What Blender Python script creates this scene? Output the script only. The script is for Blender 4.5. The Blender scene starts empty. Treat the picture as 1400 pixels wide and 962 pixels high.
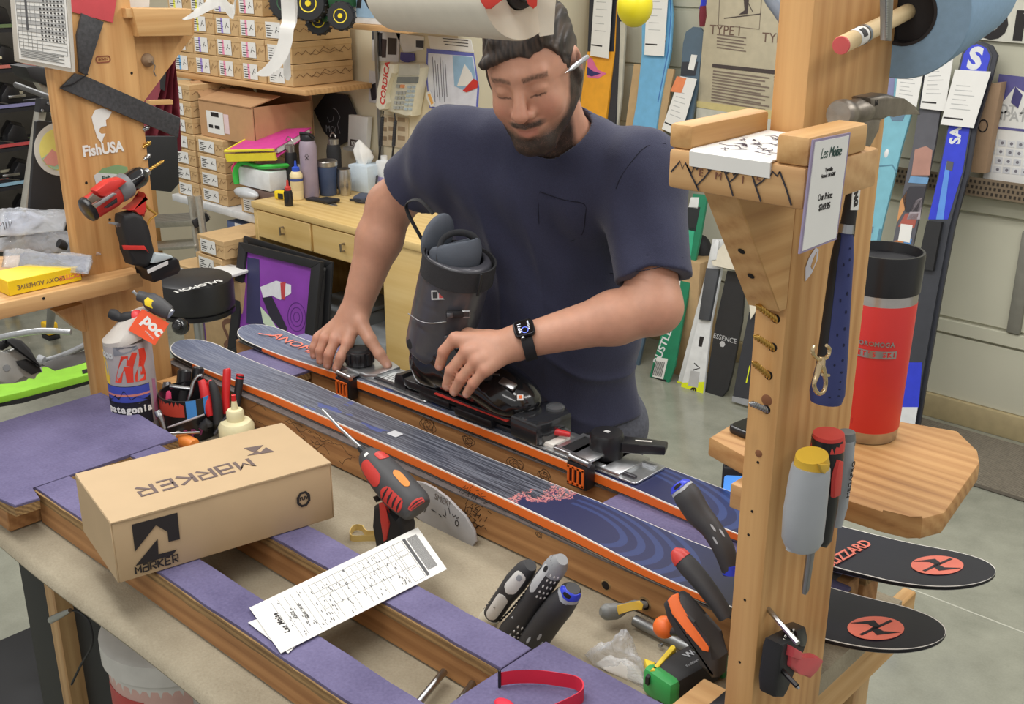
import bpy, bmesh, math, random
import numpy as np
from mathutils import Vector, Matrix, Euler, noise
random.seed(7)
SC = bpy.context.scene
COL = SC.collection
R = math.radians
# ---------------------------------------------------------------- camera
CAM = Vector((0.0, 0.0, 1.86)); FPX = 1530.0; TILT = R(20.3); YAW = R(43.0)
cam_d = bpy.data.cameras.new('camera'); cam = bpy.data.objects.new('camera', cam_d); COL.objects.link(cam)
cam_d.sensor_width = 36.0; cam_d.lens = FPX / 1400.0 * 36.0; cam_d.clip_start = 0.05; cam_d.clip_end = 60
cam.location = CAM; cam.rotation_euler = (R(90) - TILT, 0, YAW)
SC.camera = cam
# ---------------------------------------------------------------- light
world = bpy.data.worlds.new('world'); SC.world = world; world.use_nodes = True
world.node_tree.nodes['Background'].inputs[0].default_value = (1.0, 0.985, 0.96, 1)
world.node_tree.nodes['Background'].inputs[1].default_value = 0.62
def area(name, loc, sx, sy, power, col=(1, 0.98, 0.95), rot=(0, 0, 0)):
 l = bpy.data.lights.new(name, 'AREA'); l.shape = 'RECTANGLE'; l.size = sx; l.size_y = sy; l.energy = power; l.color = col
 o = bpy.data.objects.new(name, l); o.location = loc; o.rotation_euler = rot; COL.objects.link(o); return o
area('ceiling_fluorescent', (-1.6, 0.6, 3.0), 2.4, 0.35, 42)
area('ceiling_fluorescent.001', (-1.6, 2.5, 3.0), 2.4, 0.35, 48)
area('ceiling_fluorescent.002', (-4.6, 1.6, 3.0), 2.4, 0.35, 52)
area('ceiling_fluorescent.003', (0.6, 2.6, 3.0), 0.35, 2.4, 36)
area('ceiling_fluorescent.004', (-0.4, -1.2, 3.0), 2.4, 0.35, 34)
SC.view_settings.view_transform = 'Standard'; SC.view_settings.look = 'None'
SC.view_settings.exposure = -0.30; SC.view_settings.gamma = 1.0; SC.view_settings.use_curve_mapping = False
# ---------------------------------------------------------------- sight helpers: a pixel of the 1400x962 frame meets a known plane
_v = Vector((-math.sin(YAW), math.cos(YAW), 0)); RT = Vector((math.cos(YAW), math.sin(YAW), 0))
FW = _v * math.cos(TILT) + Vector((0, 0, -math.sin(TILT))); UP = _v * math.sin(TILT) + Vector((0, 0, math.cos(TILT)))
def ray(x, y): return FW + RT * ((x - 700) / FPX) + UP * ((481 - y) / FPX)
def UZ(x, y, z): d = ray(x, y); return CAM + d * ((z - CAM.z) / d.z)
def UY(x, y, Y): d = ray(x, y); return CAM + d * ((Y - CAM.y) / d.y)
def UX(x, y, X): d = ray(x, y); return CAM + d * ((X - CAM.x) / d.x)
def UD(x, y, D): return CAM + ray(x, y) * D
# ---------------------------------------------------------------- materials
def lin(c):
 return tuple(((v / 255) / 12.92 if v / 255 <= 0.04045 else (((v / 255) + 0.055) / 1.055) ** 2.4) for v in c)
_M = {}
def nodes_of(m):
 nt = m.node_tree; return nt, nt.nodes['Principled BSDF']
def link(nt, a, b): nt.links.new(a, b)
def mth(nt, op, a, b=None):
 n = nt.nodes.new('ShaderNodeMath'); n.operation = op
 for i, q in enumerate((a, b)):
  if q is None: continue
  if isinstance(q, (int, float)): n.inputs[i].default_value = q
  else: link(nt, q, n.inputs[i])
 return n.outputs[0]
def mixc(nt, f, a, b):
 n = nt.nodes.new('ShaderNodeMix'); n.data_type = 'RGBA'
 if isinstance(f, (int, float)): n.inputs[0].default_value = f
 else: link(nt, f, n.inputs[0])
 for i, q in ((6, a), (7, b)):
  if isinstance(q, tuple): n.inputs[i].default_value = (*lin(q), 1)
  else: link(nt, q, n.inputs[i])
 return n.outputs[2]
def ramp(nt, f, stops, interp='LINEAR'):
 n = nt.nodes.new('ShaderNodeValToRGB'); n.color_ramp.interpolation = interp
 el = n.color_ramp.elements
 while len(el) > 1: el.remove(el[-1])
 el[0].position = stops[0][0]; el[0].color = (*lin(stops[0][1]), 1)
 for p, c in stops[1:]:
  e = el.new(p); e.color = (*lin(c), 1)
 link(nt, f, n.inputs[0]); return n.outputs[0]
def tcoord(nt, scale=(1, 1, 1), rot=(0, 0, 0), loc=(0, 0, 0), src='Object'):
 t = nt.nodes.new('ShaderNodeTexCoord'); mp = nt.nodes.new('ShaderNodeMapping')
 mp.inputs['Scale'].default_value = scale; mp.inputs['Rotation'].default_value = rot; mp.inputs['Location'].default_value = loc
 link(nt, t.outputs[src], mp.inputs[0]); return mp.outputs[0]
def noise_tex(nt, vec, scale, detail=3, rough=0.5, dist=0.0):
 n = nt.nodes.new('ShaderNodeTexNoise'); n.inputs['Scale'].default_value = scale; n.inputs['Detail'].default_value = detail
 n.inputs['Roughness'].default_value = rough; n.inputs['Distortion'].default_value = dist
 link(nt, vec, n.inputs['Vector']); return n.outputs['Fac']
def bumpn(nt, bs, h, strength, dist=0.002):
 b = nt.nodes.new('ShaderNodeBump'); b.inputs['Strength'].default_value = strength; b.inputs['Distance'].default_value = dist
 link(nt, h, b.inputs['Height']); link(nt, b.outputs[0], bs.inputs['Normal'])
def M(name, rgb, rough=0.55, metal=0.0, var=0.08, scale=25.0, bump=0.0, trans=0.0, emit=0.0, spec=None, sheen=0.0, coat=0.0):
 """plain procedural material: one colour with noise variation and optional fine relief"""
 if name in _M: return _M[name]
 m = bpy.data.materials.new(name); m.use_nodes = True; nt, bs = nodes_of(m)
 lo = tuple(max(0, c * (1 - var)) for c in rgb); hi = tuple(min(255, c * (1 + var)) for c in rgb)
 f = noise_tex(nt, tcoord(nt), scale, 3)
 link(nt, mixc(nt, f, lo, hi), bs.inputs['Base Color'])
 bs.inputs['Roughness'].default_value = rough; bs.inputs['Metallic'].default_value = metal
 if spec is not None: bs.inputs['Specular IOR Level'].default_value = spec
 if bump: bumpn(nt, bs, noise_tex(nt, tcoord(nt), scale * 8, 4), bump)
 if trans: bs.inputs['Transmission Weight'].default_value = trans
 if sheen: bs.inputs['Sheen Weight'].default_value = sheen
 if coat: bs.inputs['Coat Weight'].default_value = coat; bs.inputs['Coat Roughness'].default_value = 0.1
 if emit: bs.inputs['Emission Color'].default_value = (*lin(rgb), 1); bs.inputs['Emission Strength'].default_value = emit
 _M[name] = m; return m
def wood(name, a, b, axis=0, scale=1.0, rough=0.5, knots=True, dark=None):
 """sawn timber, grain running along a local axis"""
 if name in _M: return _M[name]
 m = bpy.data.materials.new(name); m.use_nodes = True; nt, bs = nodes_of(m)
 s = [9 * scale] * 3; s[axis] = 0.7 * scale
 v = tcoord(nt, tuple(s))
 w = nt.nodes.new('ShaderNodeTexWave'); w.wave_type = 'RINGS'; w.rings_direction = 'XYZ'[axis]
 w.inputs['Scale'].default_value = 1.6; w.inputs['Distortion'].default_value = 5.0; w.inputs['Detail'].default_value = 3; w.inputs['Detail Scale'].default_value = 1.2
 link(nt, v, w.inputs['Vector'])
 s2 = [60 * scale] * 3; s2[axis] = 2.0 * scale
 n2 = noise_tex(nt, tcoord(nt, tuple(s2)), 2.0, 4, 0.6)
 n3 = noise_tex(nt, tcoord(nt), 3.0, 2)
 f = mth(nt, 'ADD', mth(nt, 'MULTIPLY', w.outputs['Fac'], 0.20), mth(nt, 'ADD', mth(nt, 'MULTIPLY', n2, 0.42), mth(nt, 'MULTIPLY', n3, 0.50)))
 d = dark or tuple(c * 0.62 for c in a)
 c = ramp(nt, f, [(0.22, d), (0.42, a), (0.75, b)])
 if knots:
  sk = [7, 7, 7]; sk[axis] = 3.2
  vo = nt.nodes.new('ShaderNodeTexVoronoi'); vo.inputs['Scale'].default_value = 1.0; link(nt, tcoord(nt, tuple(sk)), vo.inputs['Vector'])
  k = ramp(nt, vo.outputs['Distance'], [(0.03, (255, 255, 255)), (0.10, (0, 0, 0))])
  c = mixc(nt, mth(nt, 'MULTIPLY', k, 0.75), c, tuple(x * 0.5 for x in a))
 link(nt, c, bs.inputs['Base Color']); bs.inputs['Roughness'].default_value = rough
 bumpn(nt, bs, n2, 0.12, 0.001)
 _M[name] = m; return m
# ---------------------------------------------------------------- mesh helpers
def fr(origin=(0, 0, 0), x=(1, 0, 0), z=(0, 0, 1)):
 """frame from an origin, the local x direction and an approximate local z"""
 X = Vector(x).normalized(); Z = Vector(z); Y = Z.cross(X).normalized(); Z = X.cross(Y).normalized()
 m = Matrix((X, Y, Z)).transposed().to_4x4(); m.translation = Vector(origin); return m
def frz(origin, z, x=(1, 0, 0)):
 """frame with an exact local z"""
 Z = Vector(z).normalized(); X = Vector(x); X = (X - Z * X.dot(Z))
 if X.length < 1e-5: X = Vector((0, 1, 0)) - Z * Z.y
 X.normalize(); Y = Z.cross(X)
 m = Matrix((X, Y, Z)).transposed().to_4x4(); m.translation = Vector(origin); return m
I4 = Matrix.Identity(4)
def T(x, y, z): return Matrix.Translation((x, y, z))
def rot(ax, deg): return Matrix.Rotation(R(deg), 4, ax)
class B:
 """bmesh collector"""
 def __init__(s): s.bm = bmesh.new()
 def add(s, verts, faces, mx=None):
  vs = [s.bm.verts.new((mx @ Vector(v)) if mx is not None else v) for v in verts]
  for f in faces:
   try: s.bm.faces.new([vs[i] for i in f])
   except ValueError: pass
  return vs
 def box(s, c, size, mx=None, bev=0.0, seg=2):
  x, y, z = (q / 2 for q in size); cx, cy, cz = c
  vs = s.add([(cx + a * x, cy + b * y, cz + d * z) for d in (-1, 1) for b in (-1, 1) for a in (-1, 1)],
    [(0, 2, 3, 1), (4, 5, 7, 6), (0, 1, 5, 4), (2, 6, 7, 3), (0, 4, 6, 2), (1, 3, 7, 5)], mx)
  if bev:
   es = {e for v in vs for e in v.link_edges}
   bmesh.ops.bevel(s.bm, geom=list(es), offset=min(bev, 0.49 * min(size)), segments=seg, profile=0.5, affect='EDGES')
  return s
 def rings(s, rs, cap=True, closed=True, loop=False):
  n = len(rs[0]); rows = [[s.bm.verts.new(p) for p in r] for r in rs]
  prs = list(zip(rows, rows[1:])) + ([(rows[-1], rows[0])] if loop else [])
  for a, b in prs:
   for i in range(n if closed else n - 1):
    j = (i + 1) % n
    try: s.bm.faces.new((a[i], a[j], b[j], b[i]))
    except ValueError: pass
  if cap and not loop:
   try: s.bm.faces.new(rows[0][::-1]); s.bm.faces.new(rows[-1])
   except ValueError: pass
  return s
 def tube(s, pts, r, seg=10, cap=True, loop=False, flat=1.0):
  pts = [Vector(p) for p in pts]; n = len(pts); rr = r if isinstance(r, (list, tuple)) else [r] * n
  up = None; rs = []
  for i, p in enumerate(pts):
   if loop: t = pts[(i + 1) % n] - pts[i - 1]
   else: t = pts[min(i + 1, n - 1)] - pts[max(i - 1, 0)]
   t.normalize()
   if up is None: up = Vector((0, 0, 1)) if abs(t.z) < 0.9 else Vector((1, 0, 0))
   a = (up - t * up.dot(t)).normalized(); b = t.cross(a); up = a
   rs.append([p + (a * math.cos(q) * flat + b * math.sin(q)) * rr[i] for q in (2 * math.pi * k / seg for k in range(seg))])
  return s.rings(rs, cap, True, loop)
 def lathe(s, prof, mx=None, seg=24, cap=True, sx=1.0, sy=1.0):
  """profile of (radius, height) about local z"""
  mx = mx if mx is not None else I4
  return s.rings([[mx @ Vector((r * sx * math.cos(q), r * sy * math.sin(q), z)) for q in (2 * math.pi * k / seg for k in range(seg))] for r, z in prof], cap)
 def prism(s, poly, h, mx=None, z0=0.0, bev=0.0, seg=2):
  """2-D outline in local xy, extruded by h along local z"""
  mx = mx if mx is not None else I4
  a = sum(poly[i][0] * poly[(i + 1) % len(poly)][1] - poly[(i + 1) % len(poly)][0] * poly[i][1] for i in range(len(poly)))
  if a < 0: poly = poly[::-1]
  lo = [s.bm.verts.new(mx @ Vector((x, y, z0))) for x, y in poly]; hi = [s.bm.verts.new(mx @ Vector((x, y, z0 + h))) for x, y in poly]
  n = len(poly); fs = [s.bm.faces.new(hi), s.bm.faces.new(lo[::-1])]
  for i in range(n): s.bm.faces.new((lo[i], lo[(i + 1) % n], hi[(i + 1) % n], hi[i]))
  if bev:
   es = list(fs[0].edges) + list(fs[1].edges)
   bmesh.ops.bevel(s.bm, geom=es, offset=bev, segments=seg, profile=0.5, affect='EDGES')
  return s
 def stroke(s, pts, w, mx=None, h=0.0004, closed=False):
  """drawn line: a thin raised ribbon along 2-D points in local xy"""
  mx = mx if mx is not None else I4
  p = [Vector((x, y)) for x, y in pts]; n = len(p); L = []; Rr = []
  for i in range(n):
   t = (p[(i + 1) % n] - p[i - 1]) if closed else (p[min(i + 1, n - 1)] - p[max(i - 1, 0)])
   if t.length < 1e-9: t = Vector((1, 0))
   t.normalize(); q = Vector((-t.y, t.x)) * w / 2
   L.append(p[i] + q); Rr.append(p[i] - q)
  rs = [[mx @ Vector((a.x, a.y, 0)), mx @ Vector((a.x, a.y, h)), mx @ Vector((b.x, b.y, h)), mx @ Vector((b.x, b.y, 0))] for a, b in zip(L, Rr)]
  return s.rings(rs, not closed, True, closed)
 def ball(s, c, r, mx=None, seg=16, rg=10):
  rx, ry, rz = r if isinstance(r, (tuple, list)) else (r, r, r); mx = mx if mx is not None else I4
  rs = [[mx @ Vector((c[0] + rx * math.sin(t) * math.cos(q), c[1] + ry * math.sin(t) * math.sin(q), c[2] - rz * math.cos(t))) for q in (2 * math.pi * k / seg for k in range(seg))]
   for t in (math.pi * (0.02 + 0.96 * i / rg) for i in range(rg + 1))]
  return s.rings(rs, True)
ALLOBJ = []
def obj(name, b, mat, parent=None, ang=38, mx=None):
 bm = b.bm if isinstance(b, B) else b
 bmesh.ops.recalc_face_normals(bm, faces=bm.faces[:])
 lim = R(ang)
 for f in bm.faces: f.smooth = True
 for e in bm.edges:
  e.smooth = (len(e.link_faces) == 2 and e.calc_face_angle(0) < lim)
 me = bpy.data.meshes.new(name); bm.to_mesh(me); bm.free()
 me.materials.append(mat)
 o = bpy.data.objects.new(name, me); COL.objects.link(o)
 if parent is not None: o.parent = parent
 if mx is not None: o.matrix_local = mx
 return o
def tag(o, label, cat, group=None):
 o['label'] = label; o['category'] = cat
 if group: o['group'] = group
 return o
def thing(name, label, cat, mx=None, group=None):
 o = bpy.data.objects.new(name, None); COL.objects.link(o); o.empty_display_size = 0.05
 if mx is not None: o.matrix_world = mx
 return tag(o, label, cat, group)
def struct(name, b, mat, label=None):
 o = obj(name, b, mat); o['kind'] = 'structure'
 if label: o['label'] = label
 return o
def copy_tree(o, parent=None, mx=None, label=None, group=None):
 c = o.copy(); COL.objects.link(c); c.parent = parent
 if mx is not None: c.matrix_local = mx
 if label: c['label'] = label
 if group: c['group'] = group
 for ch in o.children: copy_tree(ch, c, ch.matrix_local)
 return c
_TXT = []
def text(s, size, mat, parent, mx, name='lettering', align='CENTER', sx=1.0, bold=0.0, ext=0.0003, shear=0.0, spacing=1.0):
 cu = bpy.data.curves.new(name, 'FONT'); cu.body = s; cu.size = size; cu.align_x = align; cu.align_y = 'CENTER'
 cu.extrude = ext; cu.offset = bold; cu.shear = shear; cu.resolution_u = 3; cu.space_character = spacing
 cu.materials.append(mat)
 o = bpy.data.objects.new(name, cu); COL.objects.link(o); o.parent = parent
 o.matrix_local = mx @ Matrix.Diagonal((sx, 1, 1, 1)); _TXT.append(o); return o
def finish_text():
 dg = bpy.context.evaluated_depsgraph_get()
 for o in _TXT:
  me = bpy.data.meshes.new_from_object(o.evaluated_get(dg))
  n = bpy.data.objects.new('x', me); COL.objects.link(n); n.parent = o.parent; n.matrix_local = o.matrix_local.copy()
  nm = o.name.split('.')[0]
  if 'label' in o: n['label'] = o['label']
  bpy.data.objects.remove(o, do_unlink=True); n.name = nm
def lerp(a, b, t): return a + (b - a) * t
def arc(cx, cy, r, a0, a1, n=12, ry=None):
 ry = r if ry is None else ry
 return [(cx + r * math.cos(R(lerp(a0, a1, i / n))), cy + ry * math.sin(R(lerp(a0, a1, i / n)))) for i in range(n + 1)]
def rrect(w, h, r, n=4, cx=0, cy=0):
 p = []
 for sx, sy, a in ((1, 1, 0), (-1, 1, 90), (-1, -1, 180), (1, -1, 270)):
  p += arc(cx + sx * (w / 2 - r), cy + sy * (h / 2 - r), r, a, a + 90, n)
 return p
def smooth_path(pts, n=6):
 """Catmull-Rom through points"""
 P = [Vector(p) for p in pts]; out = []
 for i in range(len(P) - 1):
  p0 = P[max(i - 1, 0)]; p1 = P[i]; p2 = P[i + 1]; p3 = P[min(i + 2, len(P) - 1)]
  for k in range(n):
   t = k / n
   out.append(0.5 * ((2 * p1) + (p2 - p0) * t + (2 * p0 - 5 * p1 + 4 * p2 - p3) * t * t + (3 * p1 - p0 - 3 * p2 + p3) * t ** 3))
 out.append(P[-1]); return out
# ---------------------------------------------------------------- pixel-on-surface helpers (trace flat print onto the real surface it is on)
def LP(mx, x, y, z=0.0):
 inv = mx.inverted(); o = inv @ CAM; d = inv.to_3x3() @ ray(x, y); t = (z - o.z) / d.z
 return (o.x + d.x * t, o.y + d.y * t)
def LPs(mx, pts, zm=None):
 return [LP(mx, *((zm[0] + x / zm[2], zm[1] + y / zm[2]) if zm else (x, y))) for x, y in pts]
# ---------------------------------------------------------------- setting
def m_concrete():
 m = bpy.data.materials.new('sealed_concrete'); m.use_nodes = True; nt, bs = nodes_of(m)
 v = tcoord(nt); a = noise_tex(nt, v, 1.1, 6, 0.62, 0.4); b = noise_tex(nt, v, 9, 5, 0.6); c = noise_tex(nt, v, 160, 2)
 f = mth(nt, 'ADD', mth(nt, 'MULTIPLY', a, 0.6), mth(nt, 'ADD', mth(nt, 'MULTIPLY', b, 0.28), mth(nt, 'MULTIPLY', c, 0.12)))
 link(nt, ramp(nt, f, [(0.28, (112, 113, 101)), (0.5, (150, 151, 137)), (0.72, (176, 176, 160))]), bs.inputs['Base Color'])
 link(nt, ramp(nt, b, [(0.3, (90, 90, 90)), (0.8, (150, 150, 150))]), bs.inputs['Roughness'])
 bumpn(nt, bs, b, 0.06); return m
MC = m_concrete()
struct('floor', B().box((-3, 2, -0.03), (13, 9, 0.06)), MC)
b = B()
for x0, y0, x1, y1 in ((-2.9, 2.95, -0.6, 3.02),):
 b.box(((x0 + x1) / 2, (y0 + y1) / 2, 0.0006), (x1 - x0, 0.006, 0.0012), T(0, 0, 0))
o = obj('floor_joint', b, M('joint_grout', (190, 190, 176), 0.8), bpy.data.objects['floor'])
MW = M('cream_wall_paint', (222, 212, 184), 0.7, var=0.04, scale=3)
MW2 = M('grey_beige_wall_paint', (198, 196, 176), 0.7, var=0.05, scale=2.5, bump=0.03)
struct('wall_back', B().box((-6.25, 3.46, 1.5), (5.5, 0.08, 3.0)), MW)
struct('wall_side', B().box((-3.54, 3.90, 1.5), (0.08, 0.80, 3.0)), MW)
wr = struct('wall_right', B().box((-0.3, 4.37, 1.5), (6.5, 0.1, 3.0)), MW2)
for z0, z1, q in ((0.10, 0.36, 0.012), (0.37, 0.425, 0.020), (0.435, 0.86, 0.012), (0.87, 0.93, 0.018), (1.04, 1.30, 0.01), (1.312, 1.56, 0.01), (1.572, 1.82, 0.01), (1.832, 2.4, 0.01)):
 obj('wall_panel', B().box((-0.3, 4.32 - q / 2, (z0 + z1) / 2), (6.4, q, z1 - z0), None, 0.003, 1), MW2, wr)
struct('baseboard_right', B().box((-0.2, 4.305, 0.05), (6.2, 0.03, 0.10), None, 0.004), M('tan_baseboard', (176, 160, 122), 0.6))
struct('trim_1', B().box((-1.365, 4.302, 0.63), (0.05, 0.022, 0.40), None, 0.004), M('grey_metal_trim', (140, 138, 128), 0.5, 0.3))
# perforated ledge running along the right wall
led = thing('perforated_ledge', 'brown perforated metal ledge running along the grey wall behind the skis', 'ledge', T(-0.9, 4.25, 0.985))
obj('front_lip', B().box((0, -0.03, 0), (3.6, 0.004, 0.07), None, 0.001, 1), M('brown_perforated', (128, 112, 92), 0.5, 0.2), led)
b = B()
for i in range(150):
 for j in range(3):
  b.box((-1.25 + i * 0.0168 + (j % 2) * 0.008, -0.0325, -0.02 + j * 0.02), (0.008, 0.002, 0.011))
h = obj('perforations', b, M('perforation_dark', (50, 42, 34), 0.8), led); h['kind'] = 'stuff'
obj('shelf_plate', B().box((0, 0.01, -0.03), (3.6, 0.075, 0.005)), M('brown_perforated', (128, 112, 92)), led)
# ribbed mat
mt = thing('floor_mat', 'grey brown ribbed entrance mat on the concrete under the wall', 'mat', T(-1.15, 4.02, 0.0))
obj('backing', B().box((0, 0, 0.004), (1.32, 0.46, 0.008), None, 0.003, 1), M('mat_backing', (88, 82, 72), 0.95), mt)
b = B()
for i in range(44): b.box((0, -0.215 + i * 0.01, 0.0095), (1.28, 0.0055, 0.005))
h = obj('ribs', b, M('mat_rib', (128, 120, 106), 0.95, var=0.15, scale=60), mt); h['kind'] = 'stuff'
# ---------------------------------------------------------------- the bench
def m_carpet(name, a, b_, sc=220, bump=0.5, weave=False):
 m = bpy.data.materials.new(name); m.use_nodes = True; nt, bs = nodes_of(m)
 v = tcoord(nt); n1 = noise_tex(nt, v, 7, 5, 0.65); n2 = noise_tex(nt, v, sc, 2)
 f = mth(nt, 'ADD', mth(nt, 'MULTIPLY', n1, 0.7), mth(nt, 'MULTIPLY', n2, 0.3))
 link(nt, ramp(nt, f, [(0.3, a), (0.7, b_)]), bs.inputs['Base Color'])
 bs.inputs['Roughness'].default_value = 0.92
 h = n2
 if weave:
  vo = nt.nodes.new('ShaderNodeTexVoronoi'); vo.inputs['Scale'].default_value = 115; vo.inputs['Randomness'].default_value = 0.25
  link(nt, v, vo.inputs['Vector']); h = mth(nt, 'ADD', vo.outputs['Distance'], mth(nt, 'MULTIPLY', n2, 0.5))
 bumpn(nt, bs, h, bump, 0.0025); return m
MPUR = m_carpet('purple_rubber_matting', (84, 78, 112), (118, 112, 148), 220, 0.5, True)
MBEI = m_carpet('beige_carpet', (142, 131, 110), (174, 164, 142), 260, 0.35)
WBM = wood('worn_bench_timber', (150, 104, 62), (186, 138, 88), 0, 1.2, 0.7)
WSP = wood('split_plywood_edge', (120, 92, 58), (180, 146, 96), 0, 3.0, 0.85, knots=False, dark=(58, 44, 30))
CZ = 0.885; PZ = 0.955
ct = thing('bench_counter', 'long workbench counter covered in beige carpet rolled over its front edge', 'workbench', T(-1.5, 1.1, 0))
prof = [(-0.452, 0.858), (-0.456, 0.866), (-0.452, 0.876), (-0.442, 0.882), (-0.425, CZ), (0.42, CZ), (0.42, 0.85), (-0.44, 0.85)]
b = B(); xs = [-0.67 + 1.587 * i / 40 for i in range(41)]
b.rings([[Vector((x, y + 0.003 * math.sin(x * 9), z)) for y, z in prof] for x in xs])
obj('carpet_top', b, MBEI, ct)
obj('counter_slab', B().box((0.12, 0.03, 0.825), (1.57, 0.76, 0.045)), WBM, ct)
WPO = wood('pine_leg', (176, 138, 92), (204, 168, 118), 2, 1.0)
for x, y in ((UY(96, 880, .77).x + 1.5, -0.33), (0.88, -0.33), (-0.62, 0.36), (0.88, 0.36)):
 obj('leg', B().box((x, y, 0.40), (0.036, 0.05, 0.80), None, 0.003, 1), WPO, ct)
obj('end_board', B().box((0.905, 0.26, 0.83), (0.022, 0.44, 0.09), None, 0.002, 1), wood('pine_end', (196, 150, 92), (216, 176, 120), 1, 1.0), ct)
def jag(poly, amp, step=0.03):
 out = []
 for i in range(len(poly)):
  p = Vector(poly[i]); q = Vector(poly[(i + 1) % len(poly)]); n = max(1, int((q - p).length / step))
  for k in range(n):
   s = p.lerp(q, k / n); out.append((s.x + random.uniform(-amp, amp), s.y + random.uniform(-amp, amp)))
 return out
def rect(x0, x1, y0, y1): return [(x0, y0), (x1, y0), (x1, y1), (x0, y1)]
def padded(root, name, x0, x1, y0, y1, poly=None, z0=CZ + 0.002, board=0.018):
 """a timber with a strip of split plywood on top and purple matting glued over it"""
 obj(name, B().box(((x0 + x1) / 2, (y0 + y1) / 2, (z0 + PZ - 0.022) / 2), (x1 - x0 - 0.004, y1 - y0 - 0.004, PZ - 0.022 - z0), None, 0.002, 1), WBM, root)
 obj('plywood_strip', B().prism(jag(poly or rect(x0, x1, y0, y1), 0.0012, 0.02), 0.016, T(0, 0, PZ - 0.0215)), WSP, root)
 pp = poly or rect(x0, x1, y0 + 0.002, y1)
 obj('matting', B().prism(jag(pp, 0.0012, 0.04), 0.006, T(0, 0, PZ - 0.006), bev=0.001, seg=1), MPUR, root)
fa = thing('work_rack', 'front wooden ski rack frame topped with purple rubber matting', 'work rack')
padded(fa, 'beam', -1.812, -0.858, 0.715, 0.780)
padded(fa, 'beam', -1.812, -0.858, 0.897, 0.960)
padded(fa, 'end_board', -2.17, -1.814, 0.66, 1.0, [(-2.14, 0.62), (-1.775, 0.662), (-1.772, 0.705), (-1.815, 0.712), (-1.815, 1.0), (-2.14, 1.015)])
padded(fa, 'end_board', -0.855, -0.60, 0.60, 0.985)
fb = thing('ski_rack', 'rear ski rack of two long timbers with purple matted ends under the skis', 'ski rack')
def drawn_beam(y0, y1, x0, x1):
 o = obj('beam', B().box(((x0 + x1) / 2, (y0 + y1) / 2, (CZ + PZ) / 2), (x1 - x0, y1 - y0, PZ - CZ - 0.004), None, 0.003, 1), WBM, fb)
 return o
fbm = drawn_beam(1.212, 1.252, -2.22, -0.62)
drawn_beam(1.402, 1.442, -2.22, -0.62)
for y0, y1 in ((1.212, 1.252), (1.402, 1.442)):
 obj('felt_strip', B().prism(jag(rect(-2.2, -0.64, y0 - 0.004, y1 + 0.004), 0.001, 0.05), 0.003, T(0, 0, PZ - 0.0035)), M('grey_felt', (96, 90, 88), 0.95, var=0.25, scale=80), fb)
for x0, x1, y0, y1 in ((-2.13, -1.92, 1.256, 1.398), (-2.13, -1.84, 1.446, 1.54), (-1.05, -0.612, 1.256, 1.398), (-1.05, -0.612, 1.446, 1.5)):
 padded(fb, 'end_board', x0, x1, y0, y1)
# ink drawings on the beams: contour lines and knots, and the bolt holes
MINK = M('ink_line', (58, 42, 30), 0.8)
def contour(cx, cz, r, y, par, n=4, w=0.0009):
 b = B(); mx = fr((cx, y, cz), (1, 0, 0), (0, -1, 0))
 for k in range(n):
  q = r * (1 - k / (n + 0.3)); ph = random.uniform(0, 6)
  b.stroke([(q * 1.15 * math.cos(t) * (1 + 0.16 * math.sin(3 * t + ph)), q * 0.8 * math.sin(t) * (1 + 0.18 * math.sin(4 * t + ph * 2))) for t in [2 * math.pi * i / 40 for i in range(40)]], w, mx, 0.0004, True)
 obj('contour_drawing', b, MINK, par)
for px, py, r in ((585, 578, 0.02), (705, 636, 0.018), (640, 598, 0.014), (745, 650, 0.014)):
 p = UY(px, py, 1.402); contour(p.x, min(p.z, 0.935), r, 1.402, fb)
b = B(); mx = fr((0, 1.212, 0), (1, 0, 0), (0, -1, 0))
for k in range(26):
 x = random.uniform(-1.95, -1.42); z = random.uniform(0.905, 0.94)
 pts = [(x, z)]
 for i in range(7): x += random.uniform(0.004, 0.012); z += random.uniform(-0.008, 0.008); pts.append((x, min(max(z, 0.892), 0.948)))
 b.stroke(pts, 0.0006, mx)
obj('ink_drawing', b, MINK, fb)
p = UY(737, 731, 1.212); contour(p.x, p.z, 0.006, 1.212, fb, 2, 0.0007)
b = B(); mx = fr((0, 1.212, 0), (1, 0, 0), (0, -1, 0))       # singed hair-like strokes around the grey fin
cxy = LP(mx, 640, 690)
for k in range(90):
 t = random.uniform(-0.4, 1.0); x = cxy[0] + 0.03 * t + random.uniform(-0.012, 0.02); z = cxy[1] + random.uniform(-0.04, 0.035)
 b.stroke([(x, z), (x + random.uniform(0.002, 0.010), z + random.uniform(-0.004, 0.012))], 0.0008, mx)
obj('scorched_drawing', b, M('black_ink', (30, 24, 20), 0.8), fb)
MHOLE = M('hole_dark', (22, 16, 12), 0.9)
for px, py, r in ((828, 800, 0.0075), (881, 826, 0.009)):
 p = UY(px, py, 1.2115)
 o = obj('bolt_hole', B().lathe([(r, 0), (r * 0.8, 0.0006), (0.0, 0.0006)], frz((p.x, 1.2118, p.z), (0, -1, 0)), 20), MHOLE, fb)
 obj('bolt_hole', B().lathe([(r * 1.35, 0.0), (r, 0.0008), (r * 1.1, -0.0004)], frz((p.x, 1.212, p.z), (0, -1, 0)), 20), WSP, fb)
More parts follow.
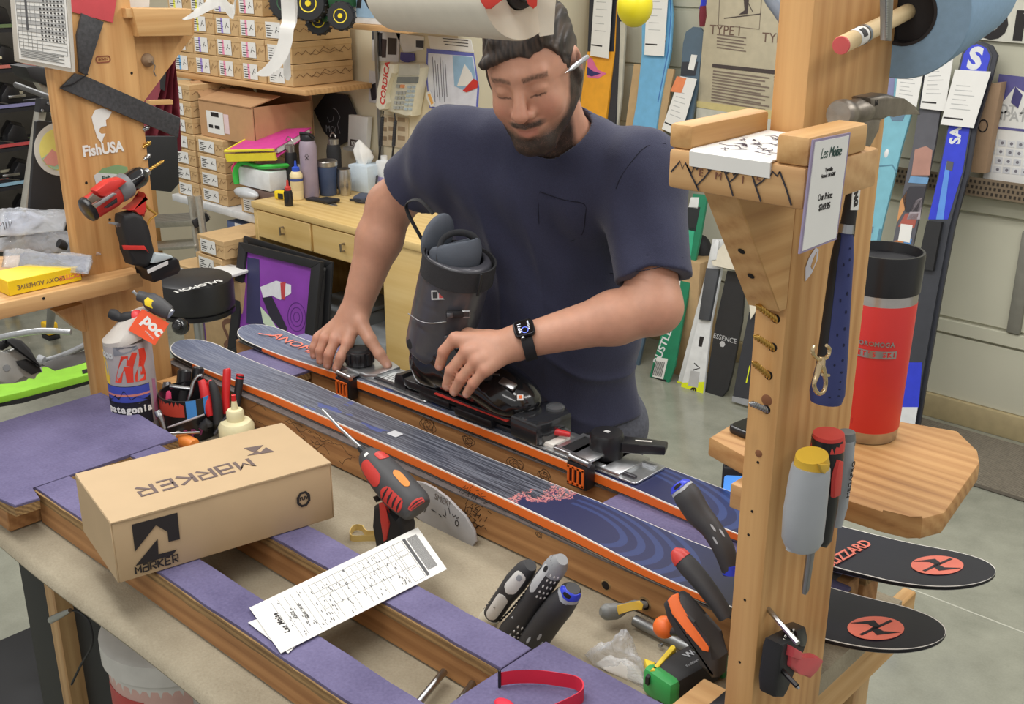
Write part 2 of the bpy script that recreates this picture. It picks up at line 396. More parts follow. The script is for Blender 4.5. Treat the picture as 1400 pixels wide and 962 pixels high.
# ---------------------------------------------------------------- skis lying on the rack
def m_topsheet(name, yc):
 m = bpy.data.materials.new(name); m.use_nodes = True; nt, bs = nodes_of(m)
 t = nt.nodes.new('ShaderNodeTexCoord'); sp = nt.nodes.new('ShaderNodeSeparateXYZ'); link(nt, t.outputs['Object'], sp.inputs[0])
 X, Y = sp.outputs[0], sp.outputs[1]
 st = noise_tex(nt, tcoord(nt, (3, 160, 1)), 2.0, 4, 0.65)
 fx = mth(nt, 'DIVIDE', mth(nt, 'ADD', X, 2.3), 2.0)
 base = ramp(nt, fx, [(0.0, (78, 86, 112)), (0.12, (92, 100, 124)), (0.24, (78, 83, 100)), (0.34, (74, 78, 92)), (0.55, (52, 54, 64))])
 brushed = mixc(nt, mth(nt, 'MULTIPLY', mth(nt, 'GREATER_THAN', st, 0.52), 0.30), base, (170, 176, 190))
 navy = ramp(nt, fx, [(0.58, (38, 42, 78)), (0.72, (36, 42, 84)), (0.80, (26, 28, 46)), (1.0, (20, 21, 32))])
 dx = mth(nt, 'SUBTRACT', X, -1.03); dy = mth(nt, 'MULTIPLY', mth(nt, 'SUBTRACT', Y, yc - 0.03), 2.3)
 r = mth(nt, 'SQRT', mth(nt, 'ADD', mth(nt, 'MULTIPLY', dx, dx), mth(nt, 'MULTIPLY', dy, dy)))
 ring = mth(nt, 'GREATER_THAN', mth(nt, 'SINE', mth(nt, 'MULTIPLY', r, 190)), 0.15)
 ring = mth(nt, 'MULTIPLY', ring, mth(nt, 'MULTIPLY', mth(nt, 'GREATER_THAN', r, 0.10), mth(nt, 'LESS_THAN', r, 0.26)))
 ring = mth(nt, 'MULTIPLY', ring, mth(nt, 'GREATER_THAN', X, -1.06))
 navy = mixc(nt, mth(nt, 'MULTIPLY', ring, 0.45), navy, (62, 82, 140))
 nb = noise_tex(nt, tcoord(nt, (1, 1, 1)), 26, 4, 0.6); ns = noise_tex(nt, tcoord(nt), 420, 2)
 edge = mth(nt, 'ADD', X, mth(nt, 'ADD', mth(nt, 'MULTIPLY', nb, 0.16), mth(nt, 'MULTIPLY', mth(nt, 'SUBTRACT', Y, yc), -0.35)))
 col = mixc(nt, mth(nt, 'GREATER_THAN', edge, -1.03), brushed, navy)
 pk = mth(nt, 'MULTIPLY', mth(nt, 'LESS_THAN', mth(nt, 'ABSOLUTE', mth(nt, 'ADD', edge, 1.033)), 0.017), mth(nt, 'GREATER_THAN', ns, 0.5))
 col = mixc(nt, mth(nt, 'MULTIPLY', pk, 0.75), col, (226, 140, 136))
 # blue torn patches near the tail side
 bp = mth(nt, 'MULTIPLY', mth(nt, 'GREATER_THAN', noise_tex(nt, tcoord(nt, (14, 40, 1)), 1.0, 3), 0.60), mth(nt, 'MULTIPLY', mth(nt, 'GREATER_THAN', X, -1.72), mth(nt, 'LESS_THAN', X, -1.5)))
 col = mixc(nt, mth(nt, 'MULTIPLY', bp, 0.7), col, (66, 86, 158))
 link(nt, col, bs.inputs['Base Color']); bs.inputs['Roughness'].default_value = 0.36
 bumpn(nt, bs, st, 0.08, 0.0006); return m
def m_sidewall(name, x0, x1):
 m = bpy.data.materials.new(name); m.use_nodes = True; nt, bs = nodes_of(m)
 t = nt.nodes.new('ShaderNodeTexCoord'); sp = nt.nodes.new('ShaderNodeSeparateXYZ'); link(nt, t.outputs['Object'], sp.inputs[0])
 f = mth(nt, 'MULTIPLY', mth(nt, 'GREATER_THAN', sp.outputs[0], x0), mth(nt, 'LESS_THAN', sp.outputs[0], x1))
 link(nt, mixc(nt, f, (30, 28, 32), (240, 116, 40)), bs.inputs['Base Color']); bs.inputs['Roughness'].default_value = 0.45; return m
MWL = M('white_edge_line', (236, 232, 224), 0.4); MSTEEL = M('steel', (176, 178, 180), 0.28, 1.0, 0.06)
def make_ski(label, yc0, yc1, yc_ring, x0, x1, tail_up, tip_up, mname):
 rt = thing('ski', label, 'ski', None, 'pair of skis lying on the rack')
 N = 90; L = x1 - x0
 def hw(s):
  w = 0.046 + 0.011 * max(0, (0.35 - s) / 0.35) ** 1.4 + 0.021 * max(0, (min(s, 0.87) - 0.45) / 0.42) ** 1.6
  if s > 0.925: w = 0.0668 * max(0.0, 1 - ((s - 0.925) / 0.075) ** 2.8) ** 0.5 + 0.0008
  if s < 0.05: w *= math.sqrt(max(0.0, 1 - ((0.05 - s) / 0.05) ** 2.2)) * 0.98 + 0.02
  return w
 def zc(s):
  return PZ + 0.0005 + tip_up * max(0, (s - 0.74) / 0.26) ** 2.0 + tail_up * max(0, (0.14 - s) / 0.14) ** 1.8
 def th(s): return 0.0055 + 0.0165 * min(1, max(0, (s - 0.02) / 0.22)) * min(1, max(0, (0.93 - s) / 0.25))
 def row(s, k0, k1, inset):
  x = x0 + L * s; y = lerp(yc0, yc1, s); w = max(hw(s) - inset, 0.0004); z = zc(s); t = th(s)
  ks = [i / 6 for i in range(7)]
  return [Vector((x, y + w * (2 * k - 1), z + t * k0)) for k in ks] + [Vector((x, y + w * (1 - 2 * k), z + t * k1)) for k in ks]
 S = [0.5 - 0.5 * math.cos(math.pi * i / N) for i in range(N + 1)]
 obj('base', B().rings([row(s, 0, 0.16, 0.0) for s in S]), M('ski_base_dark', (34, 32, 36), 0.4), rt)
 obj('steel_edge', B().rings([row(s, 0.03, 0.12, -0.0006) for s in S]), MSTEEL, rt)
 obj('sidewall', B().rings([row(s, 0.16, 0.86, 0.0005) for s in S]), m_sidewall(mname + '_side', x0 + 0.14, x1 - 0.30), rt)
 obj('edge_line', B().rings([row(s, 0.86, 0.97, 0.0012) for s in S]), MWL, rt)
 ts = obj('top_sheet', B().rings([row(s, 0.97, 1.0, 0.0032) for s in S]), m_topsheet(mname + '_top', yc_ring), rt)
 return rt, hw, zc, th
sk1, hw1, zc1, th1 = make_ski('front ski of the pair, bare and steel blue, next to the drawn-on beam', 1.275, 1.262, 1.268, -2.255, -0.425, 0.014, 0.062, 'front_ski')
sk2, hw2, zc2, th2 = make_ski('rear ski of the pair, clamped in the jig and holding the boot', 1.437, 1.455, 1.445, -2.225, -0.435, 0.018, 0.062, 'rear_ski')
MSAL = M('salmon_print', (236, 124, 104), 0.5)
def ski_top(sk, x):
 yc0, yc1, x0, x1, zc, th, = sk; s = (x - x0) / (x1 - x0); return lerp(yc0, yc1, s), zc(s) + th(s)
SK1 = (1.275, 1.262, -2.255, -0.425, zc1, th1); SK2 = (1.437, 1.455, -2.225, -0.435, zc2, th2)
def emblem(root, sk, px, py, mirror=1):
 z = 0.985; p = UZ(px, py, z)
 for _ in range(5): y, z = ski_top(sk, p.x); p = UZ(px, py, z)
 y, za = ski_top(sk, p.x - 0.02); y, zb = ski_top(sk, p.x + 0.02)
 mx = fr((p.x, p.y, z + 0.0009), (0.04, 0, zb - za), (0, 0, 1)) @ rot('Z', 14)
 b = B(); b.prism([(0.036 * math.cos(t), 0.033 * math.sin(t)) for t in [2 * math.pi * i / 32 for i in range(32)]], 0.0005, mx)
 obj('round_emblem', b, MSAL, root)
 b = B(); m2 = mx @ T(0, 0, 0.0006)
 b.prism([(-0.034, 0.006), (-0.006, 0.020), (0.006, 0.004), (0.002, -0.003), (-0.012, 0.008)], 0.0004, m2)
 b.prism([(0.034, -0.006), (0.006, -0.020), (-0.006, -0.004), (-0.002, 0.003), (0.012, -0.008)], 0.0004, m2)
 b.stroke([(-0.014, -0.024), (0.016, 0.024)], 0.005, m2)
 obj('emblem_flash', b, M('emblem_black', (24, 24, 34), 0.5), root)
emblem(sk1, SK1, 1197, 859); emblem(sk2, SK2, 1281, 773)
y, z = ski_top(SK2, -2.0)
text('ANOMALY', 0.040, MSAL, sk2, fr((-2.015, 1.45, z + 0.0022), (1, -0.03, -0.012), (0, 0, 1)), sx=1.25)
b = B().stroke([(-2.16, 1.43), (-2.12, 1.445)], 0.004, T(0, 0, z + 0.006)); obj('print_mark', b, MSAL, sk2)
p = UZ(1141, 744, 0.985); text('BLIZZARD', 0.026, MSAL, sk2, fr((p.x + 0.028, p.y - 0.012, ski_top(SK2, p.x + .040)[1] + .0012), (0.12, 0.9, 0), (0, 0, 1)), bold=0.0006, sx=0.9)
p = UZ(540, 592, 0.98); b = B().prism(rrect(0.026, 0.02, 0.002), 0.0005, T(p.x, p.y, 0.9785)); obj('code_sticker', b, M('sticker_white', (214, 216, 220), 0.5), sk1)
# ---------------------------------------------------------------- Marker box
MKB = M('kraft_board', (190, 164, 128), 0.75, var=0.03, scale=18, bump=0.04); MKI = M('grey_brown_print', (104, 88, 84), 0.7); MBK = M('black_print', (38, 34, 34), 0.6)
Ld = Vector((0.075, 0.343, 0)).normalized(); p0 = Vector((-1.416, 0.660, PZ))
bx = thing('binding_box', 'closed tan cardboard box with black mountain mark on the purple rack', 'box', fr(p0, Ld, (0, 0, 1)))
LX, WY, HZ = 0.351, 0.193, 0.104
obj('body', B().box((LX / 2, WY / 2, HZ / 2), (LX, WY, HZ - 0.002), None, 0.002), MKB, bx)
obj('lid', B().prism(jag(rect(-0.0015, LX + 0.001, -0.002, WY), 0.0006, 0.03), 0.003, T(0, 0, HZ - 0.003), bev=0.0008, seg=1), MKB, bx)
obj('side_flap', B().box((LX + 0.0015, WY / 2, HZ / 2), (0.003, WY - 0.004, HZ - 0.002), None, 0.001, 1), MKB, bx)
obj('side_flap', B().box((-0.001, WY / 2, HZ / 2), (0.003, WY - 0.004, HZ - 0.002), None, 0.001, 1), MKB, bx)
MXW = bx.matrix_world if False else fr(p0, Ld, (0, 0, 1))
FF = fr((0, -0.0012, 0), (1, 0, 0), (0, -1, 0))               # front face frame (local): x along, y up
TF = fr((0, 0, HZ + 0.0003), (1, 0, 0), (0, 0, 1))
ZB = (60, 540, 3.3333)
b = B()
for poly in ([(400, 590), (608, 535), (620, 655), (568, 668), (563, 622), (510, 592), (415, 712)], [(518, 655), (522, 725), (605, 703), (585, 728), (418, 777)]):
 b.prism(LPs(MXW @ FF, poly, ZB), 0.0005, FF)
obj('mountain_mark', b, MBK, bx)
GL = {'M': [[(0, 0), (0, .9), (.5, .35), (1, .9), (1, 0)]], 'A': [[(.05, .9), (1, .9), (1, 0), (0, 0), (0, .5), (.95, .5)]], 'R': [[(0, 0), (0, .9), (1, .9), (1, .45), (.25, .45), (1, 0)]],
 'K': [[(0, 0), (0, .9)], [(1, .9), (.15, .45), (1, 0)]], 'E': [[(1, .9), (0, .9), (0, 0), (1, 0)], [(0, .45), (.9, .45)]]}
def marker_word(b, mx, w, h, lw):
 for i, ch in enumerate('MARKER'):
  for st in GL[ch]: b.stroke([((i * 1.42 + x) * w, y * h) for x, y in st], lw, mx, 0.0005)
q = LP(MXW @ FF, 60 + 420 / 3.333, 540 + 815 / 3.333); b = B(); marker_word(b, FF @ T(q[0], q[1], 0), 0.0080, 0.0135, 0.0026); obj('lettering', b, MBK, bx)
q = LP(MXW @ TF, 60 + 925 / 3.333, 540 + 290 / 3.333); mt2 = TF @ T(q[0], q[1] - 0.03, 0) @ rot('Z', 180) @ T(0.0, -0.03, 0)
b = B(); marker_word(b, mt2, 0.0225, 0.036, 0.0062); obj('lettering', b, MKI, bx)
b = B()
for poly in ([(912, 242), (1000, 228), (960, 262)], [(1012, 238), (1050, 258), (928, 276), (975, 255), (985, 262)]): b.prism(LPs(MXW @ TF, poly, ZB), 0.0005, TF)
obj('mountain_mark', b, MKI, bx)
q = LP(MXW @ FF, 415, 682); b = B(); m3 = FF @ T(q[0], q[1], 0)
b.stroke([(0.0105 * math.cos(t), 0.0125 * math.sin(t)) for t in [math.pi / 8 + math.pi / 4 * i for i in range(8)]], 0.0042, m3, 0.0005, True); obj('octagon_seal', b, MBK, bx)
text('TUV', 0.0085, MBK, bx, m3 @ T(0, 0.001, 0.0), bold=0.0003)
# ---------------------------------------------------------------- the person (smooth implicit surface, one continuous body mesh)
def V(v): return np.array(v, float)
def sd_rc(P, a, b, ra, rb):
 a = V(a); b = V(b); d = b - a; t = np.clip(((P - a) @ d) / max(d @ d, 1e-12), 0, 1)
 return np.linalg.norm(P - a - t[:, None] * d, axis=1) - (ra + (rb - ra) * t)
def sd_el(P, c, r, A=None):
 q = P - V(c)
 if A is not None: q = q @ A
 r = V(r); k0 = np.linalg.norm(q / r, axis=1); k1 = np.linalg.norm(q / (r * r), axis=1)
 return k0 * (k0 - 1) / np.maximum(k1, 1e-9)
def smin(a, b, k):
 h = np.clip(0.5 + 0.5 * (b - a) / k, 0, 1); return b * (1 - h) + a * h - k * h * (1 - h)
def smax(a, b, k): return -smin(-a, -b, k)
def snoise(P, f, seed=0, n=7):
 rs = np.random.RandomState(seed); o = np.zeros(len(P))
 for i in range(n):
  k = rs.normal(size=3); k *= f * (0.6 + 0.9 * rs.rand()) / np.linalg.norm(k); o += np.sin(P @ k + rs.rand() * 6.28)
 return o / n
def surface(fn, lo, hi, h, bs=8):
 """sparse surface nets: (verts, quads)"""
 lo = V(lo); hi = V(hi); H = h * bs; nb = np.ceil((hi - lo) / H).astype(int)
 g = np.stack(np.meshgrid(*[np.arange(n) for n in nb], indexing='ij'), -1).reshape(-1, 3)
 d = fn(lo + (g + 0.5) * H); g = g[np.abs(d) < H * 1.25]
 l = np.stack(np.meshgrid(*[np.arange(bs + 1)] * 3, indexing='ij'), -1).reshape(-1, 3)
 off = np.array([[i, j, k] for i in (0, 1) for j in (0, 1) for k in (0, 1)])
 keys = []; pos = []; edges = [[], [], []]; S = 1 << 20
 key = lambda c: (c[..., 0] * S + c[..., 1]) * S + c[..., 2]
 for s in range(0, len(g), 200):
  gb = g[s:s + 200]; P = lo + (gb[:, None, :] * bs + l[None]) * h
  D = fn(P.reshape(-1, 3)).reshape(len(gb), bs + 1, bs + 1, bs + 1)
  ng = D < 0
  cs = sum(ng[:, o[0]:o[0] + bs, o[1]:o[1] + bs, o[2]:o[2] + bs].astype(int) for o in off)
  bi, i, j, k = np.nonzero((cs > 0) & (cs < 8))
  c8 = np.stack([D[bi, i + o[0], j + o[1], k + o[2]] for o in off], 1)
  acc = np.zeros((len(bi), 3)); cnt = np.zeros(len(bi))
  for a in range(8):
   for b_ in range(a + 1, 8):
    if np.abs(off[a] - off[b_]).sum() != 1: continue
    da, db = c8[:, a], c8[:, b_]; m = (da < 0) != (db < 0); t = np.where(m, da / np.where(m, da - db, 1), 0)
    acc += np.where(m[:, None], off[a] + t[:, None] * (off[b_] - off[a]), 0); cnt += m
  cell = gb[bi] * bs + np.stack([i, j, k], 1)
  keys.append(key(cell)); pos.append(lo + (cell + acc / cnt[:, None]) * h)
  for ax in range(3):
   sl = [slice(None)] + [slice(0, bs)] * 3; sl2 = list(sl); sl2[ax + 1] = slice(1, bs + 1)
   a = ng[tuple(sl)]; b_ = ng[tuple(sl2)]; q = np.nonzero(a != b_)
   e = gb[q[0]] * bs + np.stack(q[1:], 1); edges[ax].append(np.concatenate([e, a[q][:, None].astype(int)], 1))
 keys = np.concatenate(keys); pos = np.concatenate(pos); o = np.argsort(keys); keys = keys[o]; pos = pos[o]
 quads = []
 for ax in range(3):
  e = np.concatenate(edges[ax]); u = np.eye(3, dtype=int)[(ax + 1) % 3]; w = np.eye(3, dtype=int)[(ax + 2) % 3]
  idx = []; ok = np.ones(len(e), bool)
  for dd in (0 * u, -u, -u - w, -w):
   kk = key(e[:, :3] + dd); n = np.clip(np.searchsorted(keys, kk), 0, len(keys) - 1); ok &= keys[n] == kk; idx.append(n)
  q = np.stack(idx, 1)[ok]; fl = e[ok, 3] == 1; q[~fl] = q[~fl][:, ::-1]; quads.append(q)
 return pos, np.concatenate(quads)
def sdf_obj(name, fn, lo, hi, h, mat, parent, color=None):
 v, q = surface(fn, lo, hi, h)
 me = bpy.data.meshes.new(name); me.from_pydata(v.tolist(), [], q.tolist()); me.materials.append(mat)
 me.polygons.foreach_set('use_smooth', [True] * len(me.polygons))
 if color is not None:
  at = me.color_attributes.new('tint', 'FLOAT_COLOR', 'POINT'); c = color(v); at.data.foreach_set('color', np.concatenate([c, np.ones((len(c), 1))], 1).ravel())
 o = bpy.data.objects.new(name, me); COL.objects.link(o); o.parent = parent; return o
def m_tint(name, rough, bump=0.0, sc=300, sss=0.0, beard=False):
 m = bpy.data.materials.new(name); m.use_nodes = True; nt, bs = nodes_of(m)
 a = nt.nodes.new('ShaderNodeAttribute'); a.attribute_name = 'tint'
 if beard:
  ab = nt.nodes.new('ShaderNodeAttribute'); ab.attribute_name = 'beard'; fn_ = noise_tex(nt, tcoord(nt), 900, 3, 0.7); f2 = noise_tex(nt, tcoord(nt), 70, 3)
  k = mth(nt, 'MULTIPLY', ab.outputs['Fac'], mth(nt, 'ADD', mth(nt, 'MULTIPLY', fn_, 1.5), mth(nt, 'MULTIPLY', f2, 0.6)))
  kc = nt.nodes.new('ShaderNodeClamp'); link(nt, k, kc.inputs[0]); a_out = mixc(nt, kc.outputs[0], a.outputs['Color'], (54, 44, 38))
 else: a_out = a.outputs['Color']
 n = noise_tex(nt, tcoord(nt), 60, 4); hs = nt.nodes.new('ShaderNodeHueSaturation'); link(nt, a_out, hs.inputs['Color'])
 link(nt, mth(nt, 'ADD', mth(nt, 'MULTIPLY', n, 0.24), 0.88), hs.inputs['Value']); link(nt, hs.outputs[0], bs.inputs['Base Color'])
 bs.inputs['Roughness'].default_value = rough
 if sss: bs.inputs['Subsurface Weight'].default_value = sss; bs.inputs['Subsurface Radius'].default_value = (0.006, 0.002, 0.001); bs.inputs['Subsurface Scale'].default_value = 0.5
 if bump: bumpn(nt, bs, noise_tex(nt, tcoord(nt), sc, 3), bump, 0.001)
 return m
def U3(x, y, D): return V(UD(x, y, D))
# head frame, built from how the head is turned relative to the camera
cR, cU, cB = V(RT), V(UP), -V(FW)
def camv(a, b_, c): v = cR * a + cU * b_ + cB * c; return v / np.linalg.norm(v)
hL = camv(0.945, 0.02, 0.326); hF = camv(-0.34, -0.66, 0.67); hF = hF - hL * (hF @ hL); hF /= np.linalg.norm(hF); hU = np.cross(hF, hL)
hC = U3(727, 97, 2.02); HA = np.stack([hL, hF, hU], 1)
def HW(x, y, z): return hC + HA @ V((x, y, z))
# joints
Lsh, Rsh = U3(872, 238, 2.15), U3(622, 204, 2.26)
Lel, Rel = U3(896, 420, 2.08), U3(534, 280, 2.40)
Lwr, Rwr = U3(712, 467, 2.085), U3(485, 428, 2.455)
nk = U3(772, 186, 2.20); pel = U3(765, 560, 2.50)
tL = (Lsh - Rsh); tL[2] = 0; tL /= np.linalg.norm(tL); tU = nk - pel; tU = tU - tL * (tU @ tL); tU /= np.linalg.norm(tU); tF = np.cross(tU, tL); TA = np.stack([tL, tF, tU], 1)
if (TA[:, 1] @ (-V(FW))) < 0: TA[:, 1] *= -1
FINGL = [[(637, 466, 2.095, .0125), (622, 463, 2.10, .0125), (607, 480, 2.11, .0112), (601, 500, 2.125, .0098)],
  [(650, 478, 2.08, .0125), (637, 482, 2.085, .0125), (617, 506, 2.10, .0115), (611, 527, 2.118, .0100)],
  [(662, 489, 2.072, .0122), (650, 495, 2.075, .012), (631, 517, 2.09, .0110), (621, 535, 2.108, .0096)],
  [(672, 499, 2.07, .0112), (662, 507, 2.068, .011), (647, 524, 2.078, .0098), (638, 538, 2.095, .0086)]]
THL = [(668, 462, 2.12, .016), (640, 458, 2.16, .014), (618, 470, 2.19, .012)]
FINGR = [[(478, 458, 2.435, .0125), (475, 470, 2.418, .012), (466, 488, 2.412, .011), (460, 503, 2.42, .0096)],
  [(464, 456, 2.445, .0125), (458, 466, 2.43, .0122), (450, 484, 2.425, .0112), (448, 499, 2.435, .0098)],
  [(450, 456, 2.465, .0122), (444, 464, 2.452, .0118), (438, 479, 2.45, .0108), (438, 493, 2.458, .0094)],
  [(440, 457, 2.49, .0112), (434, 464, 2.478, .0108), (429, 475, 2.476, .0098), (429, 486, 2.482, .0086)]]
THR = [(493, 442, 2.43, .017), (506, 464, 2.415, .014), (519, 484, 2.41, .012), (530, 499, 2.412, .0098)]
def hand(P, wr, fingers, thumb, rw):
 pts = [[(U3(x, y, D), r) for x, y, D, r in f] for f in fingers]
 palm = None
 for f in pts:
  a = wr * 0.85 + f[1][0] * 0.15; d = sd_rc(P, a, f[0][0] * 0.35 + f[1][0] * 0.65, rw * 0.62, f[1][1] * 1.18); palm = d if palm is None else smin(palm, d, 0.012)
 out = palm
 for f in pts:
  d = None
  for (a, ra), (b_, rb) in zip(f[:-1], f[1:]):
   q = sd_rc(P, a, b_, ra, rb); d = q if d is None else smin(d, q, 0.004)
  out = np.minimum(out, smin(palm, d, 0.006))
 t = [(U3(x, y, D), r) for x, y, D, r in thumb]; d = sd_rc(P, wr * 0.7 + t[0][0] * 0.3, t[0][0], rw * 0.6, t[0][1])
 for (a, ra), (b_, rb) in zip(t[:-1], t[1:]): d = smin(d, sd_rc(P, a, b_, ra, rb), 0.006)
 return smin(out, d, 0.010)
def head_sdf(P):
 q = (P - hC) @ HA; X = np.abs(q[:, 0]); Q = np.stack([X, q[:, 1], q[:, 2]], 1)
 E = lambda c, r: sd_el(Q, c, r)
 d = E((0, -.018, .036), (.077, .100, .092))
 d = smin(d, E((0, .026, -.018), (.066, .066, .088)), .03)
 d = smin(d, sd_rc(Q, (.052, -.004, -.048), (.016, .070, -.100), .026, .022), .03)
 d = smin(d, E((0, .076, -.102), (.026, .021, .020)), .022)
 d = smin(d, E((.036, .062, -.034), (.028, .026, .028)), .02)
 d = smin(d, sd_rc(Q, (0, .083, .030), (.040, .070, .030), .013, .010), .014)
 d = smax(d, -E((.031, .101, .008), (.017, .013, .010)), .012)
 d = smin(d, E((.031, .077, .006), (.0150, .0115, .0105)), .006)
 nz = sd_rc(Q, (0, .090, .014), (0, .116, -.026), .009, .0135); nz = smin(nz, E((.0135, .101, -.032), (.009, .011, .009)), .006)
 d = smin(d, nz, .010)
 d = smin(d, E((0, .086, -.062), (.028, .016, .020)), .012)
 d = smin(d, sd_rc(Q, (0, .1005, -.0595), (.020, .090, -.0615), .0052, .003), .004)
 d = smin(d, sd_rc(Q, (0, .0995, -.0720), (.018, .090, -.0690), .0066, .0035), .004)
 d = smax(d, -sd_rc(Q, (0, .1065, -.0655), (.024, .094, -.0655), .0016, .0012), .003)
 er = E((.079, -.016, .000), (.011, .021, .033)); er = smax(er, -E((.090, -.010, .004), (.010, .012, .020)), .004); er = smin(er, E((.077, -.008, -.028), (.008, .010, .011)), .006)
 return smin(d, er, .006)
def beard_mask(q):
 x, y, z = np.abs(q[:, 0]), q[:, 1], q[:, 2]
 top = np.interp(y, [-.03, .0, .018, .034, .055, .075, .12], [.03, .028, .012, -.03, -.050, -.062, -.064])
 m = np.clip((top - z) / .022, 0, 1) * np.clip((y + .025) / .015, 0, 1)
 mu = .9 * np.clip((.038 - x) / .012, 0, 1) * np.clip((-.046 - z) / .004, 0, 1) * np.clip((z + .060) / .003, 0, 1) * (y > .07)
 m = np.maximum(m, mu)
 lips = np.clip((.021 - x) / .004, 0, 1) * np.clip((z + .077) / .003, 0, 1) * np.clip((-.0585 - z) / .003, 0, 1) * (y > .085)
 return m * (1 - lips), lips
def legs(P, r):
 d = None
 for s in (-1, 1):
  hip = pel + tL * 0.095 * s - V((0, 0, .03)); kn = V((hip[0] + .01, hip[1] - .015, .50)); an = V((hip[0] + .02 * s, hip[1] + .03, .09))
  q = smin(sd_rc(P, hip, kn, .086 + r, .062 + r), sd_rc(P, kn, an, .060 + r, .045 + r), .03); d = q if d is None else smin(d, q, .02)
 return d
def arm(P, sh, el, wr, rs, re, rw, inf=0.0):
 a = sd_rc(P, sh, el, rs + inf, re + inf); m = el * .7 + wr * .3
 f = smin(sd_rc(P, el, m, re + inf, re * 1.04 + inf), sd_rc(P, m, wr, re * 1.02 + inf, rw + inf), .02)
 return smin(a, f, .025)
def torso(P, s=0.0):
 c = lambda x, y, D, r: sd_el(P, U3(x, y, D), V(r) + s, TA)
 d = c(738, 300, 2.33, (.205, .135, .20))
 d = smin(d, c(756, 450, 2.42, (.190, .150, .20)), .08)
 d = smin(d, c(766, 560, 2.49, (.182, .140, .16)), .06)
 d = smin(d, sd_rc(P, Rsh - tU * .03, Lsh - tU * .03, .082 + s, .082 + s), .07)
 d = smin(d, sd_rc(P, nk - tU * .03, Lsh, .075 + s, .066 + s), .05); return smin(d, sd_rc(P, nk - tU * .03, Rsh, .075 + s, .066 + s), .05)
def neck(P, inf=0.0): return sd_rc(P, nk - tU * .06, HW(0, -.035, -.02), .066 + inf, .056 + inf)
def body_sdf(P):
 d = torso(P, -0.022)
 d = smin(d, legs(P, -0.012), .03)
 d = smin(d, neck(P), .03)
 nh = np.linalg.norm(P - hC, axis=1) < .27
 if nh.any(): d[nh] = smin(d[nh], head_sdf(P[nh]), .022)
 for sh, el, wr, fs, th in ((Lsh, Lel, Lwr, FINGL, THL), (Rsh, Rel, Rwr, FINGR, THR)):
  a = arm(P, sh, el, wr, .060, .047, .031); nr = np.linalg.norm(P - wr, axis=1) < .26
  if nr.any(): a[nr] = smin(a[nr], hand(P[nr], wr, fs, th, .034), .022)
  d = smin(d, a, .02)
 q = (P - hC) @ HA; near = np.linalg.norm(q, axis=1) < .22
 if near.any():
  bm, _ = beard_mask(q[near]); d[near] -= bm * (.0022 + .0008 * snoise(P[near], 700, 5))
 return d
SKIN = V(lin((202, 152, 126))); RED = V(lin((196, 130, 108))); HAIRC = V(lin((62, 50, 42)))
def body_col(v):
 c = np.tile(SKIN, (len(v), 1)); q = (v - hC) @ HA; hd = np.linalg.norm(q, axis=1) < .2
 n = snoise(v, 60, 3) * .5 + .5; c = c * (1 - .22 * n[:, None]) + RED * (.22 * n[:, None])
 # knuckles, nose, ears and cheeks are pinker
 pk = np.zeros(len(v))
 for cc, r in ((HW(0, .112, -.026), .022), (HW(.082, -.014, 0), .03), (HW(.04, .075, -.03), .028), (HW(-.04, .075, -.03), .028)): pk = np.maximum(pk, np.clip(1 - np.linalg.norm(v - cc, axis=1) / r, 0, 1))
 for f in FINGL + FINGR:
  for x, y, D, r in f[1:]: pk = np.maximum(pk, np.clip(1 - np.linalg.norm(v - U3(x, y, D), axis=1) / .018, 0, 1))
 c = c * (1 - .55 * pk[:, None]) + V(lin((198, 116, 98))) * (.55 * pk[:, None])
 for f in FINGL + FINGR + [THR]:
  (x0, y0, D0_, r0_), (x1, y1, D1_, r1_) = f[-2:]; a = U3(x0, y0, D0_); b_ = U3(x1, y1, D1_); ax = (b_ - a) / np.linalg.norm(b_ - a); n_ = V(CAM) - b_; n_ = n_ - ax * (n_ @ ax); n_ /= np.linalg.norm(n_); w = v - (b_ + n_ * r1_); m_ = np.clip(2.2 * (1 - np.sqrt(((w @ ax) / .0085) ** 2 + ((w @ np.cross(ax, n_)) / .0062) ** 2 + ((w @ n_) / .006) ** 2)), 0, 1)[:, None] * .7; c = c * (1 - m_) + V(lin((226, 178, 162))) * m_
 bm, lp = beard_mask(q); st = np.clip(.62 + .9 * snoise(v, 1100, 8), .25, 1)
 k = (lp * hd * .45)[:, None]; c = c * (1 - k) + V(lin((176, 98, 92))) * k
 x, y, z = np.abs(q[:, 0]), q[:, 1], q[:, 2]
 br = np.clip(1 - np.abs(z - (.031 - .12 * np.abs(x - .03))) / .0062, 0, 1) * ((x > .011) & (x < .052) & (y > .05)); k = (np.clip(br * 1.8, 0, 1) * .85 * (.75 + .5 * snoise(v, 1200, 4)))[:, None] * hd[:, None]; c = c * (1 - k) + HAIRC * k
 ls = ((np.abs(z + .0035) < .0016) & (x > .017) & (x < .045) & (y > .07)) * .85; k = (ls * hd)[:, None]; c = c * (1 - k) + V(lin((50, 36, 30))) * k
 return np.clip(c, 0, 1)
man = thing('person', 'bearded person in navy t-shirt bending over the rear ski, one hand on the boot', 'person', T(pel[0], pel[1], 0.0))
MPI = man.matrix_world.copy()
def pchild(o):
 o.matrix_local = T(-pel[0], -pel[1], 0.0); return o
lo = np.minimum.reduce([Rwr - .14, Lwr - .14, pel - V((.3, .3, .95)), Rsh - .2]); hi = np.maximum.reduce([Lsh + .2, Lel + .12, hC + .2, pel + .3])
lo[2] = 0.06
bo = pchild(sdf_obj('body', body_sdf, lo, hi, 0.0033, m_tint('skin', 0.48, 0.10, 420, 0.12, True), man, body_col))
_v = np.array([v.co[:] for v in bo.data.vertices]); _q = (_v - hC) @ HA; _bm = beard_mask(_q)[0] * (np.linalg.norm(_q, axis=1) < .2)
